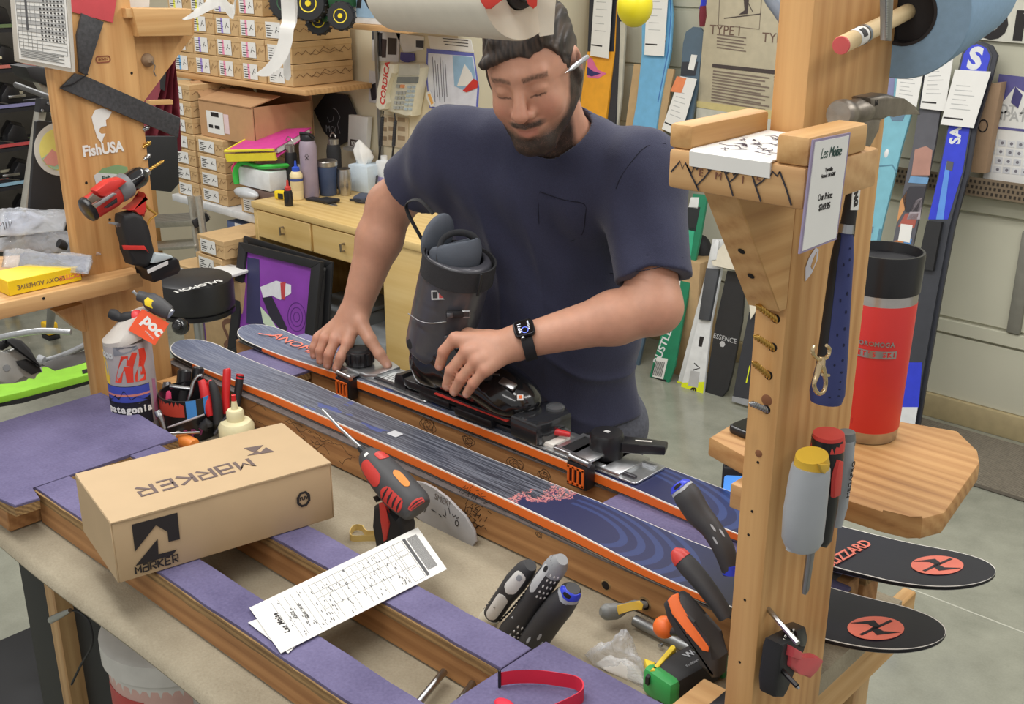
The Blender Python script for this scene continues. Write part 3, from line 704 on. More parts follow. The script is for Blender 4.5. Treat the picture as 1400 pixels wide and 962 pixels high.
_at = bo.data.attributes.new('beard', 'FLOAT', 'POINT'); _at.data.foreach_set('value', _bm)
# shirt
def shirt_sdf(P):
 d = torso(P, .004)
 sl = None
 for sh, el, f, r0, r1 in ((Lsh, Lel, .80, .082, .070), (Rsh, Rel, .66, .080, .068)):
  e = sh + (el - sh) * f; ax = (el - sh) / np.linalg.norm(el - sh)
  q = sd_rc(P, sh, e + ax * .05, r0, r1); q = smax(q, (P - e) @ ax, .003)
  q = smax(q, -np.maximum(sd_rc(P, sh, el, .056, .0515), -((P - e) @ ax) - .02), .003); hemk = np.clip(np.abs((P - e) @ ax) / .07, 0, 1) if sl is None else np.minimum(hemk, np.clip(np.abs((P - e) @ ax) / .07, 0, 1)); sl = 1
  d = smin(d, q, .035)
 w = .0065 * snoise(P * V((1, 1, .40)), 40, 11) + .0040 * snoise(P * V((1, 1, .45)), 90, 12)
 t = np.clip((P[:, 2] - .9) / .5, 0, 1); d = d - w * (.25 + .75 * hemk)
 q = (P - nk) @ TA; x, y, z = q.T; rg = lambda ph: (1 - np.abs(np.sin(ph))) ** 3
 d = d - .0075 * rg(x * 34 + z * 7 + .7 * np.sin(z * 8)) * np.exp(-((x + .09) / .10) ** 2 - ((z + .27) / .20) ** 2) * (y > 0)
 d = d - .0065 * rg(x * 14 + z * 30 + .5 * np.sin(x * 20)) * np.exp(-((x - .08) / .13) ** 2 - ((z + .45) / .14) ** 2) * (y > 0)
 d = d - .0045 * np.sin((P @ (TA[:, 0] * 62 + TA[:, 2] * 30))) * np.clip(1 - np.abs(P[:, 2] - 1.28) / .2, 0, 1)
 d = smax(d, .885 + .02 * np.sin(P[:, 0] * 14) - P[:, 2], .004)
 nd = (HW(0, -.035, -.02) - nk); nd /= np.linalg.norm(nd)
 cutc = nk - tF * 0.0
 hole = np.maximum(neck(P, .010), -((P - nk) @ nd) - .035)
 d = smax(d, -hole, .003)
 top = np.maximum((P - nk) @ (nd * .75 + TA[:, 2] * .35 - TA[:, 1] * 0.10) - .028, np.linalg.norm(P - nk, axis=1) - .14)
 return d
MSH = bpy.data.materials.new('navy_cotton'); MSH.use_nodes = True
nt, bs = nodes_of(MSH); v_ = tcoord(nt)
link(nt, mixc(nt, noise_tex(nt, v_, 500, 2), (38, 40, 62), (58, 61, 88)), bs.inputs['Base Color']); bs.inputs['Roughness'].default_value = 0.9; bs.inputs['Sheen Weight'].default_value = 0.15
bumpn(nt, bs, mth(nt, 'ADD', noise_tex(nt, v_, 900, 2), mth(nt, 'MULTIPLY', noise_tex(nt, v_, 22, 4), 3.0)), 0.35, 0.002)
so = pchild(sdf_obj('t_shirt', shirt_sdf, np.minimum(pel - V((.32, .32, .06)), Rel - .08) * V((1, 1, 0)) + V((0, 0, .85)), np.maximum.reduce([Lsh + .2, Lel + .1, pel + .3, nk + V((.1, .1, .12))]), 0.004, MSH, man))
# seams and the pocket of the shirt
def surf_pt(fn, x, y, d0=1.7, d1=2.9):
 """first point of an implicit surface seen at a pixel"""
 ds = np.linspace(d0, d1, 1200); P = V(CAM) + ds[:, None] * V(ray(x, y)); s = fn(P); i = np.argmax(s < 0)
 return Vector(P[i]) if (s < 0).any() else None
MSEAM = M('navy_seam', (20, 22, 38), 0.9)
def seam(pts, r=0.0011, name='seam'):
 q = [surf_pt(shirt_sdf, *p) for p in pts]; q = [p for p in q if p is not None]
 if len(q) > 1: pchild(obj(name, B().tube([p - FW * 0.0006 for p in smooth_path(q, 3)], r, 6), MSEAM, so)).matrix_local = I4
seam([(738, 262), (770, 273), (799, 279), (800, 296), (796, 320), (780, 330)], 0.0009, 'pocket')
seam([(738, 262), (736, 285), (737, 306)], 0.0007, 'pocket')
seam([(842, 258), (850, 240), (866, 218), (884, 200), (910, 196)], 0.001)
seam([(812, 132), (830, 143), (850, 155), (868, 167)], 0.001)
seam([(834, 374), (870, 371), (905, 364), (934, 352)], 0.0009, 'hem')
# jeans
MJ = M('grey_denim', (86, 88, 98), 0.95, var=0.25, scale=120, bump=0.3)
def jean_sdf(P):
 d = smin(sd_el(P, pel - tU * .02, (.182, .140, .15), TA), legs(P, .012), .05) - .003 * snoise(P, 40, 2)
 d = smax(d, P[:, 2] - .93, .004); return smax(d, .07 - P[:, 2], .004)
pchild(sdf_obj('jeans', jean_sdf, pel - V((.32, .32, .95)), pel + V((.32, .32, .12)), 0.008, MJ, man))
for s in (-1, 1):
 hip = pel + tL * 0.095 * s; a = Vector((hip[0] + .02 * s - pel[0], hip[1] + .03 - pel[1], 0)); f = Vector(TA[:, 1]); f.z = 0; f.normalize()
 mx = frz(a + f * 0.04, (0, 0, 1), f)
 b = B(); b.rings([[mx @ Vector((0.145 * k * math.cos(t) * (1 if math.cos(t) > 0 else .8), 0.05 * k * math.sin(t), z)) for t in [2 * math.pi * i / 20 for i in range(20)]] for k, z in ((.95, 0), (1, .012), (.97, .03), (.8, .06), (.55, .09), (.4, .11))])
 obj('shoe', b, M('black_shoe', (34, 34, 38), 0.6), man)
# hair
def hair_sdf(P):
 q = (P - hC) @ HA; x, y, z = np.abs(q[:, 0]), q[:, 1], q[:, 2]
 n = snoise(q * V((3.2, .35, .9)), 300, 21, 13); n2 = snoise(q, 90, 22)
 d = sd_el(np.stack([x, y, z], 1), (0, -.018, .038), (.0825, .107, .0985)) - .0042 * n - .004 * n2
 hl = np.interp(y, [-.2, -.07, -.035, -.015, .005, .022, .034, .055, .078, .1], [-.075, -.07, -.02, .012, -.036, -.030, .040, .062, .070, .074])
 hl = hl + .006 * snoise(q * V((1, .2, .2)), 420, 23) + .012 * snoise(q * V((1, .1, .1)), 140, 24) * (y > .04)
 d = smax(d, (hl - z) * .7, .006)
 fr_ = sd_rc(q, V((.045, .050, .092)), V((-.055, .078, .060)), .016, .010) - .002 * n
 fr_ = smin(fr_, sd_rc(q, V((-.030, .060, .090)), V((-.066, .052, .045)), .014, .007) - .002 * n, .01)
 return smin(d, fr_, .012)
def hair_col(v):
 n = np.clip(.35 + 1.2 * snoise(((v - hC) @ HA) * V((3, .3, .8)), 300, 31), 0, 1)[:, None]
 return V(lin((40, 33, 30))) * (1 - n) + V(lin((78, 65, 56))) * n
pchild(sdf_obj('hair', hair_sdf, hC - .15, hC + .15, 0.0024, m_tint('brown_hair', 0.5, 0.4, 700), man, hair_col))
# watch
wf = (Lwr - Lel) / np.linalg.norm(Lwr - Lel)
wc = Vector(Lwr - wf * 0.012); wtop = surf_pt(body_sdf, 709, 455)
wn = Vector(wtop - wc); wax = Vector(wf); wn = (wn - wax * wn.dot(wax)); rw_ = wn.length; wn.normalize()
wt = thing('wrist_watch', 'black smart watch with lit square face on the wrist above the boot', 'watch', frz(wc, wax, wn))
obj('strap', B().rings([[Vector((( .0365) * math.cos(t) * k, (.0365) * math.sin(t) * k, z)) for t in [2 * math.pi * i / 40 for i in range(40)]] for k, z in ((1, -.011), (1.07, -.011), (1.07, .011), (1, .011))], loop=True), M('black_rubber', (26, 27, 32), 0.6), wt)
FWm = frz((0.0365, 0, 0), (1, 0, 0), (0, -1, 0))
obj('case', B().prism(rrect(.034, .039, .009), .0115, FWm, bev=0.002), M('watch_case', (30, 30, 34), 0.25, 0.6), wt)
scr = obj('screen', B().prism(rrect(.028, .033, .006), .0006, FWm @ T(0, 0, .0115)), M('watch_glass', (10, 10, 16), 0.08), wt)
MDIG = M('screen_white', (225, 228, 240), 0.5, emit=0.8)
text('11:36', 0.0095, MDIG, wt, FWm @ T(0, -.008, .0123)); text('WED 14', 0.005, MDIG, wt, FWm @ T(-.003, .009, .0123))
b = B(); b.stroke([(.006 * math.cos(t) + .006, .006 * math.sin(t) + .001) for t in [2 * math.pi * i / 20 for i in range(20)]], .0014, FWm @ T(0, 0, .0121), .0003, True); obj('dial_ring', b, M('screen_blue', (90, 110, 220), 0.5, emit=0.8), wt)
obj('crown', B().lathe([(.004, 0), (.004, .003)], frz((.043, -.0175, .006), (0, -1, 0)), 14), MSTEEL, wt)
# pen behind the ear
pa, pb = HW(.081, .047, .016), HW(.103, -.03, .004)
pn = thing('pen', 'silver ball pen tucked behind the ear of the bearded person', 'pen', frz(Vector(pa), Vector(pb - pa)))
obj('barrel', B().lathe([(.0012, 0), (.0038, .010), (.0045, .02), (.0045, .070), (.003, .074)], None, 14), M('silver_plastic', (196, 198, 204), 0.25, 0.6), pn)
obj('tip', B().lathe([(.0006, -.010), (.0012, 0)], None, 10), MSTEEL, pn)
# ---------------------------------------------------------------- ski boot standing in the mounting jig
MBLK = M('black_plastic', (30, 30, 33), 0.32, var=0.1, bump=0.02); MBLKM = M('matte_black', (34, 34, 36), 0.62, var=0.1)
MSHELL = M('glossy_black_shell', (24, 24, 26), 0.16, coat=0.5); MCUFF = M('smoky_grey_cuff', (74, 74, 80), 0.3, coat=0.3)
MALU = M('brushed_aluminium', (196, 198, 200), 0.32, 0.9, 0.1, 90); MORG = M('orange_plastic', (240, 112, 44), 0.45); MREDP = M('red_plastic', (206, 40, 44), 0.4)
BX0, BY0, BZ0 = -1.622, 1.447, 1.000
boot = thing('ski_boot', 'black ski boot with grey cuff and strap standing in the jig', 'boot', T(BX0, BY0, BZ0))
def sdfl(name, fn, lo, hi, h, mat, par):
 return sdf_obj(name, fn, lo, hi, h, mat, par)
def boot_low(P):
 Q = P * V((1, 1, 1))
 d = sd_rc(Q, (.062, 0, .050), (.255, 0, .043), .050, .046)
 d = smin(d, sd_el(Q, (.280, 0, .036), (.056, .051, .040)), .03)
 d = smin(d, sd_rc(Q, (.075, 0, .105), (.225, 0, .058), .056, .044), .03)
 d = smin(d, sd_el(Q, (.060, 0, .06), (.056, .046, .075)), .02)
 d = d + .0022 * np.clip(np.sin((P[:, 0] * .6 + P[:, 2]) * 95), 0.6, 1)
 return smax(d, .012 - P[:, 2], .006)
lw = sdfl('shell', boot_low, (-.02, -.08, 0), (.36, .08, .19), .0028, MSHELL, boot)
def boot_cuff(P):
 d = sd_rc(P, (.080, 0, .100), (.134, 0, .262), .062, .064)
 d = smin(d, sd_rc(P, (.05, 0, .09), (.108, 0, .26), .050, .054), .03)
 ax = V((.22, 0, .975)); d = smax(d, (P - V((.132, 0, .262))) @ ax - .028, .004)
 d = smax(d, -((P - V((.02, 0, .098))) @ V((.42, 0, .91))), .004)
 inn = sd_rc(P, (.082, 0, .12), (.138, 0, .34), .050, .054); d = smax(d, -np.maximum(inn, .17 - P[:, 2]), .004)
 return d + .0012 * np.clip(np.sin(P[:, 2] * 120 + P[:, 0] * 30), .7, 1)
cf = sdfl('cuff', boot_cuff, (-.03, -.1, .03), (.22, .1, .32), .0028, MCUFF, boot)
def liner(P):
 d = sd_rc(P, (.090, 0, .16), (.126, 0, .300), .048, .050); ax = V((.25, 0, .97))
 d = smax(d, (P - V((.115, 0, .300))) @ V((-.35, 0, .94)) - .012, .008)
 return smax(d, -sd_rc(P, (.125, 0, .27), (.13, 0, .40), .034, .040), .006)
sdfl('liner', liner, (0, -.08, .1), (.2, .08, .38), .003, M('grey_liner_fabric', (84, 90, 100), 0.85, bump=0.2), boot)
def tongue(P):
 d = sd_el((P - V((.075, 0, .315))) @ np.array([[.95, 0, .3], [0, 1, 0], [-.3, 0, .95]]), (0, 0, 0), (.016, .040, .052)); return d
sdfl('liner_back', tongue, (0, -.08, .24), (.15, .08, .39), .003, M('slate_liner', (92, 98, 108), 0.8, bump=0.2), boot)
cuffax = Vector((.24, 0, .97)).normalized()
b = B(); mx = frz((.130, 0, .247), cuffax)
b.rings([[mx @ Vector((.0715 * k * math.cos(t) - .004, .0690 * k * math.sin(t), z)) for t in [2 * math.pi * i / 48 for i in range(48)]] for k, z in ((.97, 0), (1.02, 0), (1.02, .042), (.97, .042))], loop=True)
ps = obj('power_strap', b, M('woven_strap', (44, 44, 47), 0.8, var=0.25, scale=400, bump=0.6), boot)
obj('strap_buckle', B().box((.0735, -.018, .021), (.004, .006, .046), mx, .001), MBLK, ps)
b = B(); b.tube(smooth_path([(.06, -.035, .30), (.04, -.055, .36), (.055, -.06, .385), (.085, -.05, .375), (.10, -.045, .345)], 6), .006, 8, flat=.35)
b2 = B(); b2.tube(smooth_path([(.045, -.008, .30), (.015, -.02, .355), (.016, -.022, .378), (.04, -.012, .385), (.065, 0, .36)], 6), .0065, 8, flat=.35)
obj('pull_loop', b2, MBLKM, boot)
b = B(); b.tube(smooth_path([(.125, -.045, .285), (.125, -.035, .325), (.14, -.01, .338), (.155, .02, .325), (.155, .03, .285)], 6), .008, 8, flat=.4)
obj('tongue_loop', b, M('grey_black_webbing', (58, 60, 64), 0.8), boot)
for x, z, s in ((.168, .190, 1), (.160, .142, .8), (.245, .082, .9)):
 a = -38
 mx = T(x, 0, z) @ rot('Z', a) ; q = frz((x - .004, -.043, z), (.75, -.66, .05), (0, 0, 1))
 o = obj('buckle', B().box((0, 0, .004), (.014 * s, .034 * s, .008), q, .002), MBLK, boot)
 obj('buckle_bail', B().tube([q @ Vector(p) for p in ((-.006, -.014, .006), (-.006, -.028, .007), (.006, -.028, .007), (.006, -.014, .006))], .0016, 6), MSTEEL, o)
 obj('ratchet', B().box((0, .01, .010), (.010, .012, .006), q, .0015), M('steel_dark', (110, 110, 114), 0.35, 0.9), o)
obj('sole', B().prism([(.0, -.034), (.02, -.040), (.11, -.036), (.2, -.040), (.29, -.040), (.335, -.022), (.338, 0), (.335, .022), (.29, .040), (.2, .040), (.11, .036), (.02, .04), (0, .034)], .016, T(0, 0, -.004), bev=.002), MBLK, boot)
obj('red_welt', B().prism([(.10, -.0425), (.30, -.0432), (.30, .0432), (.10, .0425)], .0022, T(0, 0, .0062)), M('red_line', (200, 62, 54), 0.4), boot)
q = frz((.318, -.026, .056), (.62, -.60, .5), (0, 0, 1)); obj('toe_badge', B().box((0, 0, 0), (.011, .012, .0018), q, .0008), M('badge_white', (232, 226, 222), 0.4), boot)
obj('badge_spot', B().box((.001, 0, .0011), (.006, .006, .0008), q), MORG, boot)
q = frz((.292, -.032, .078), (.25, -.45, .85), (1, 0, 0)); obj('toe_buckle', B().box((0, 0, 0), (.034, .016, .006), q, .002), MSTEEL, boot)
_p = surf_pt(lambda P: boot_cuff(P - V((BX0, BY0, BZ0))), 599, 403) - Vector((BX0, BY0, BZ0)); q = frz(_p, (CAM - Vector((-1.6, 1.4, 1.2))), (0, 0, 1)); o = obj('cuff_label', B().box((0, 0, 0.002), (.018, .026, .0012), q), M('label_pale', (186, 186, 186), 0.5), boot)
obj('label_mark', B().box((0, -.006, .003), (.012, .009, .0008), q), M('label_red', (176, 62, 60), 0.5), o); obj('label_mark', B().box((0, .006, .003), (.012, .009, .0008), q), MBLKM, o)
obj('cuff_rivet', B().lathe([(.011, 0), (.010, .004), (.005, .005), (.0, .005)], frz((.052, -.056, .105), (-.1, -1, .1)), 18), MBLKM, boot)
b = B(); b.tube(smooth_path([(.058, -.0668, .172), (.09, -.0700, .166), (.12, -.066, .166), (.148, -.050, .172)], 5), .0012, 6); obj('cuff_cable', b, MSTEEL, boot)
# ---------------------------------------------------------------- the binding mounting jig clamped on the rear ski
jg = thing('mounting_jig', 'aluminium binding mounting jig with black knobs clamped along the rear ski', 'jig', T(-1.43, 1.449, .9785))
def J(px, py, z): p = UZ(px, py, z); return Vector((p.x + 1.43, p.y - 1.449, z - .9785))
obj('base_plate', B().prism(rrect(.30, .088, .006, cx=-.27), .004, I4, bev=.0006, seg=1), MALU, jg)
obj('base_plate', B().prism(rrect(.25, .090, .006, cx=.285), .004, I4, bev=.0006, seg=1), MALU, jg)
obj('rail', B().box((-.01, .028, .006), (.82, .012, .006), None, .001), MALU, jg); obj('rail', B().box((-.01, -.030, .006), (.82, .008, .006), None, .001), M('dark_metal', (84, 84, 88), 0.4, 0.8), jg)
ruler = obj('scale_plate', B().box((-.235, 0, .0052), (.13, .05, .0022), None, .0005), M('scale_white', (214, 216, 214), 0.45), jg)
b = B()
for i in range(16): b.box((-.293 + i * .0078, -.012 + .006 * (i % 2), .0066), (.001, .02 if i % 4 else .03, .0006))
obj('scale_marks', b, MBLKM, ruler)
for dx in (-.265, -.235, -.215): obj('scale_screw', B().lathe([(.0055, 0), (.005, .003), (.0, .0034)], T(dx, .012, .006), 14), M('dark_metal', (84, 84, 88)), ruler)
kc = UZ(492, 493, 1.0); kx, ky = kc.x + 1.43, kc.y - 1.449
obj('knob_bracket', B().prism([(-.07, -.045), (.055, -.045), (.075, -.03), (.075, .035), (.04, .045), (-.06, .045)], .010, T(kx, 0, .004), bev=.002), MALU, jg)
kb = obj('clamp_knob', B().prism([(.031 * math.cos(t), .031 * math.sin(t)) for t in [2 * math.pi * (i + .5) / 8 for i in range(8)]], .032, T(kx, ky, .015), bev=.004), MBLK, jg)
obj('knob_cap', B().lathe([(.024, 0), (.022, .004), (.008, .005), (.0, .005)], T(kx, ky, .047), 24), MBLKM, kb)
for i in range(8):
 t = 2 * math.pi * i / 8; obj('knob_rib', B().box((.029, 0, .016), (.006, .010, .026), T(kx, ky, .015) @ rot('Z', math.degrees(t)), .002), MBLK, kb)
hb = UZ(553, 524, .99); obj('heel_stop', B().prism([(-.018, 0), (.02, 0), (.02, .012), (.010, .034), (-.012, .028)], .07, fr((hb.x + 1.43, .035, .004), (1, 0, 0), (0, -1, 0)), bev=.002), MBLK, jg)
obj('boot_rest', B().box((.02, 0, .012), (.10, .10, .016), None, .003), MBLK, jg); obj('boot_rest', B().box((-.10, 0, .012), (.09, .08, .016), None, .003), MBLK, jg)
tb = UZ(745, 584, .99); tx = tb.x + 1.43
obj('toe_block', B().prism([(-.03, -.05), (.035, -.052), (.045, -.03), (.045, .035), (.02, .05), (-.03, .05)], .045, T(tx, 0, .004), bev=.006), M('clear_black_block', (42, 43, 46), 0.15, coat=0.6), jg)
obj('toe_clamp', B().lathe([(.016, 0), (.018, .008), (.018, .05), (.012, .054), (0, .054)], T(tx + .012, .028, .004), 18), M('smoky_clear', (120, 122, 126), 0.08, trans=0.5), jg)
obj('drill_frame', B().prism([(-.06, -.042), (.055, -.042), (.055, -.034), (-.05, -.034), (-.05, .034), (.055, .034), (.055, .042), (-.06, .042)], .008, T(tx + .13, 0, .004), bev=.001, seg=1), MALU, jg)
obj('drill_bed', B().box((tx + .13, 0, .007), (.11, .066, .006)), MBLKM, jg)
rl = J(757, 596, .993); obj('red_lever', B().tube([rl + Vector((-.026, -.006, .004)), rl + Vector((-.012, 0, .008)), rl + Vector((.026, .016, .006))], [.008, .008, .005], 10), MREDP, jg)
obj('lever_plate', B().box((rl.x - .005, rl.y, .007), (.05, .05, .008), None, .002), MWL, jg)
lk = UZ(829, 620, .99); lx, ly = lk.x + 1.43, lk.y - 1.449
lv = obj('lever_knob', B().lathe([(.030, 0), (.031, .004), (.031, .040), (.028, .046), (.010, .047), (0, .047)], T(lx, ly, .008), 28), MBLK, jg)
ar = (UZ(870, 606, 1.015)); ad = Vector((ar.x + 1.43 - lx, ar.y - 1.449 - ly, 0)).normalized()
obj('lever_arm', B().prism([(0, -.018), (.03, -.012), (.06, -.016), (.105, -.016), (.108, .010), (.06, .014), (.02, .016), (0, .02)], .018, fr((lx, ly, .024), ad, (0, 0, 1)), bev=.004), MBLK, lv)
obj('lever_line', B().box((.066, .0, .0185), (.03, .003, .001), fr((lx, ly, .024), ad, (0, 0, 1))), MWL, lv)
obj('cap_label', B().box((lx, ly, .0553), (.010, .008, .0008)), M('label_pale', (186, 186, 186)), lv)
obj('lever_bracket', B().box((lx + .005, 0, .006), (.12, .09, .008), None, .002), MALU, jg)
for px, py in ((469, 531), (789, 650)):
 c = UY(px, py, 1.374); c = Vector((c.x + 1.43, c.y - 1.449, c.z - .9785))
 cl = obj('edge_clamp', B().box((c.x, c.y + .010, c.z), (.046, .026, .048), None, .004), MBLK, jg)
 b = B()
 for dx in (-.0165, -.0055, .0055, .0165): b.box((c.x + dx, c.y - .0040, c.z), (.0042, .003, .034))
 for dz in (-.0155, .0155): b.box((c.x, c.y - .0040, c.z + dz), (.037, .003, .0042))
 obj('orange_grille', b, MORG, cl)
 obj('clamp_spring', B().tube([(c.x - .02, c.y + .004, c.z + .03), (c.x + .024, c.y + .004, c.z + .028)], .006, 12), MSTEEL, cl)
 obj('clamp_hook', B().box((c.x, c.y + .034, c.z + .029), (.04, .05, .005), None, .001), MALU, cl)
# ---------------------------------------------------------------- tracing helpers: outline on a known plane, given a real thickness
PLX = lambda X: fr((X, 0, 0), (0, 1, 0), (1, 0, 0))          # plane facing +X: local x = world Y, local y = world Z
PLY = lambda Y: fr((0, Y, 0), (1, 0, 0), (0, -1, 0))         # plane facing -Y: local x = world X, local y = world Z
PLZ = lambda z: fr((0, 0, z), (1, 0, 0), (0, 0, 1))
def rel(par, mx): return par.matrix_world.inverted() @ mx if par is not None else mx
_MW = {}
def slab(name, pts, mx, t, mat, par=None, bev=0.0, zm=None, z0=None, seg=2):
 """outline seen at pixels pts on the plane of frame mx, extruded by t (centred unless z0 is given)"""
 b = B(); b.prism(LPs(mx, pts, zm), t, mx, -t / 2 if z0 is None else z0, bev, seg)
 o = obj(name, b, mat)
 if par is not None: o.parent = par; o.matrix_local = par_inv(par)
 return o
def par_world(par):
 m = par.matrix_local.copy(); p = par.parent
 while p is not None: m = p.matrix_local @ m; p = p.parent
 return m
def par_inv(par): return par_world(par).inverted()
def wobj(name, b, mat, par=None, ang=38):
 """mesh given in world coordinates"""
 o = obj(name, b, mat, None, ang)
 if par is not None: o.parent = par; o.matrix_local = par_inv(par)
 return o
def rodpx(name, pts, plane, mat, par=None, seg=16, flat=1.0, cap=True, sm=0):
 """round bar through pixels (x, y, radius in px) lying on a plane function"""
 P = []; r = []
 for q in pts:
  p = plane(q[0], q[1]); P.append(p); r.append(q[2] * (p - CAM).dot(FW) / FPX)
 if sm:
  Q = smooth_path(P, sm); rr = [lerp(r[min(i // sm, len(r) - 1)], r[min(i // sm + 1, len(r) - 1)], (i % sm) / sm) for i in range(len(Q))]; P, r = Q, rr
 b = B(); b.tube(P, r, seg, cap, flat=flat); return wobj(name, b, mat, par)
def empty_at(name, label, cat, p, group=None): return thing(name, label, cat, T(*p), group)
def wtext(s, size, mat, par, mx, **k): return text(s, size, mat, par, par_inv(par) @ mx, **k)
def inlay(name, prof, plane, u0, u1, a0, a1, mat, par, k=1.03, n=12, m=8):
 P = [plane(x, y) for x, y, _ in prof]; rr = [q[2] * (p - CAM).dot(FW) / FPX for q, p in zip(prof, P)]; Q = smooth_path(P, 8); L = len(Q) - 1; rs = []
 def smp(u): f = u * L; i = min(int(f), L - 1); g = f - i; j = min(int(f / 8), len(rr) - 2); return Q[i].lerp(Q[i + 1], g), lerp(rr[j], rr[j + 1], f / 8 - j), (Q[i + 1] - Q[i]).normalized()
 for i in range(n + 1):
  e = abs(2 * i / n - 1); sq = max(.05, 1 - e ** 6) ** .5; p, r, t = smp(lerp(u0, u1, i / n)); c = CAM - p; c = (c - t * c.dot(t)).normalized(); b_ = t.cross(c); mid = (a0 + a1) / 2; A = [R(mid + (a - mid) * sq) for a in [lerp(a0, a1, q / m) for q in range(m + 1)]]
  rs.append([p + (c * math.cos(a) + b_ * math.sin(a)) * r * k for a in A] + [p + (c * math.cos(a) + b_ * math.sin(a)) * r * .96 for a in A[::-1]])
 return wobj(name, B().rings(rs), mat, par)
WPZ = wood('pine_post', (190, 140, 84), (212, 166, 108), 2, 1.0, 0.55, dark=(158, 106, 58)); WPY = wood('pine_shelf', (194, 148, 92), (216, 174, 118), 1, 1.0, 0.55, dark=(166, 116, 66))
WPX = wood('pine_front', (192, 148, 98), (214, 174, 122), 0, 1.0, 0.6, dark=(166, 122, 76))
MHOL = M('hole_dark', (22, 16, 12)); MGOLD = M('titanium_bit', (206, 164, 84), 0.3, 0.85); MPAPER = M('white_paper', (232, 231, 226), 0.8, var=0.02); MINKB = M('marker_ink', (42, 38, 44), 0.7)
def twist_bit(name, label, a, d, L, r, mat, group):
 t = thing(name, label, 'drill bit', frz(a, d), group); b = B(); n = 26
 b.rings([[Vector((r * (1.0 if k % 6 in (0, 1, 3, 4) else .74) * math.cos(2 * math.pi * k / 12 + i * .55), r * (1.0 if k % 6 in (0, 1, 3, 4) else .74) * math.sin(2 * math.pi * k / 12 + i * .55), -.012 + (L + .008) * i / n)) for k in range(12)] for i in range(n)] + [[Vector((r * .15 * math.cos(2 * math.pi * k / 12), r * .15 * math.sin(2 * math.pi * k / 12), L)) for k in range(12)]])
 obj('flute', b, mat, t, 60); return t
# ---------------------------------------------------------------- right tool post with its two shelves
rp = thing('tool_post', 'tall pine tool post by the red tumbler carrying a small shelf and brace', 'post', T(-.562, 1.09, 0))
wobj('timber', B().box((-.562, 1.09, 1.15), (.038, .18, 2.3), None, .003), WPZ, rp)
sh = wobj('shelf_board', B().box((-.532, .929, 1.6585), (.142, .138, .037), None, .004), WPX, rp)
wobj('cleat', B().box((-.592, .929, 1.6885), (.026, .134, .023), None, .004), WPY, rp)
wobj('cleat', B().box((-.4765, .915, 1.6900), (.032, .108, .026), None, .004), WPY, rp)
b = B(); b.prism([(.885, 1.639), (.999, 1.639), (.999, 1.500), (.985, 1.500)], .038, fr((-.581, 0, 0), (0, 1, 0), (1, 0, 0)), bev=.001, seg=1); br = wobj('brace', b, WPY, rp)
for px, py in ((1030, 339), (1044, 372)):
 p = UX(px, py, -.56); o = wobj('screw_hole', B().lathe([(.004, 0), (.003, .0006), (0, .0006)], frz((-.562, lerp(.885, .985, (1.639 - p.z) / .139) - .0006, p.z), (0, -.81, -.58)), 12), MHOL, br)
# drawing paper and the mountain sketch
pp = wobj('paper_liner', B().rings([[Vector((x, y, z)) for y, z in ((.858, 1.664), (.857, 1.6775), (.861, 1.6795), (.93, 1.680), (.992, 1.681), (.992, 1.6785), (.861, 1.678), (.8595, 1.676), (.8595, 1.664))] for x in [-.578 + .084 * i / 6 for i in range(7)]]), MPAPER, rp)
b = B(); random.seed(3)
for k in range(26):
 x = random.uniform(-.572, -.512); y = random.uniform(.868, .985); pts = [(x, y)]
 for i in range(5): x = min(x + random.uniform(-.004, .010), -.497); y += random.uniform(-.006, .006); pts.append((x, min(max(y, .864), .990)))
 b.stroke(pts, .0008, T(0, 0, 1.6812))
wobj('pen_doodle', b, M('pen_purple', (70, 54, 66), 0.7), pp)
PF = PLY(.8588); ZS = (880, 140, 4.0); b = B()
for pl, w in (([(150, 380), (200, 322), (212, 362), (228, 330), (262, 388), (276, 350), (290, 366), (312, 335), (345, 345), (355, 372), (378, 345), (400, 342), (430, 378), (442, 365), (455, 388), (480, 370), (492, 398), (530, 360), (552, 356), (566, 378), (590, 360), (620, 392), (636, 370), (652, 398), (672, 380), (690, 404), (706, 378), (730, 402), (745, 378)], .0016),
   ([(235, 340), (262, 400), (302, 482)], .0016), ([(380, 350), (330, 415), (288, 456)], .0014), ([(440, 370), (465, 430), (490, 512)], .0015), ([(535, 362), (500, 410), (472, 434)], .0013), ([(590, 385), (612, 455), (642, 542)], .0016), ([(684, 392), (650, 430), (614, 456)], .0013), ([(745, 378), (780, 470), (808, 562)], .0016)):
 b.stroke(LPs(PF, pl, ZS), w, PF)
wobj('mountain_sketch', b, MINKB, sh)
MBRN = M('brown_pen', (120, 78, 60), 0.7)
for ch, x, y in (('E', 312, 385), ('M', 408, 405), ('I', 542, 425), ('E', 628, 408)):
 q = LP(PF, 880 + x / 4, 140 + y / 4); wtext(ch, .0095, MBRN, sh, PF @ T(q[0], q[1], 0))
# knots and screw holes on the post face
for px, py, r in ((1048, 547, .0065), (1037, 620, .0045)):
 p = UY(px, py, .9995); wobj('knot', B().lathe([(r, 0), (r * .7, .0006), (0, .0006)], frz((p.x, .9998, p.z), (0, -1, 0)), 18), M('knot_brown', (132, 84, 52), 0.6), rp)
for px, py in ((1028, 699), (1023, 731), (1018, 820), (1011, 905), (1036, 632)):
 p = UY(px, py, .9995); wobj('screw_hole', B().lathe([(.0018, 0), (.0014, .0005), (0, .0005)], frz((p.x, .9999, p.z), (0, -1, 0)), 12), MHOL, rp)
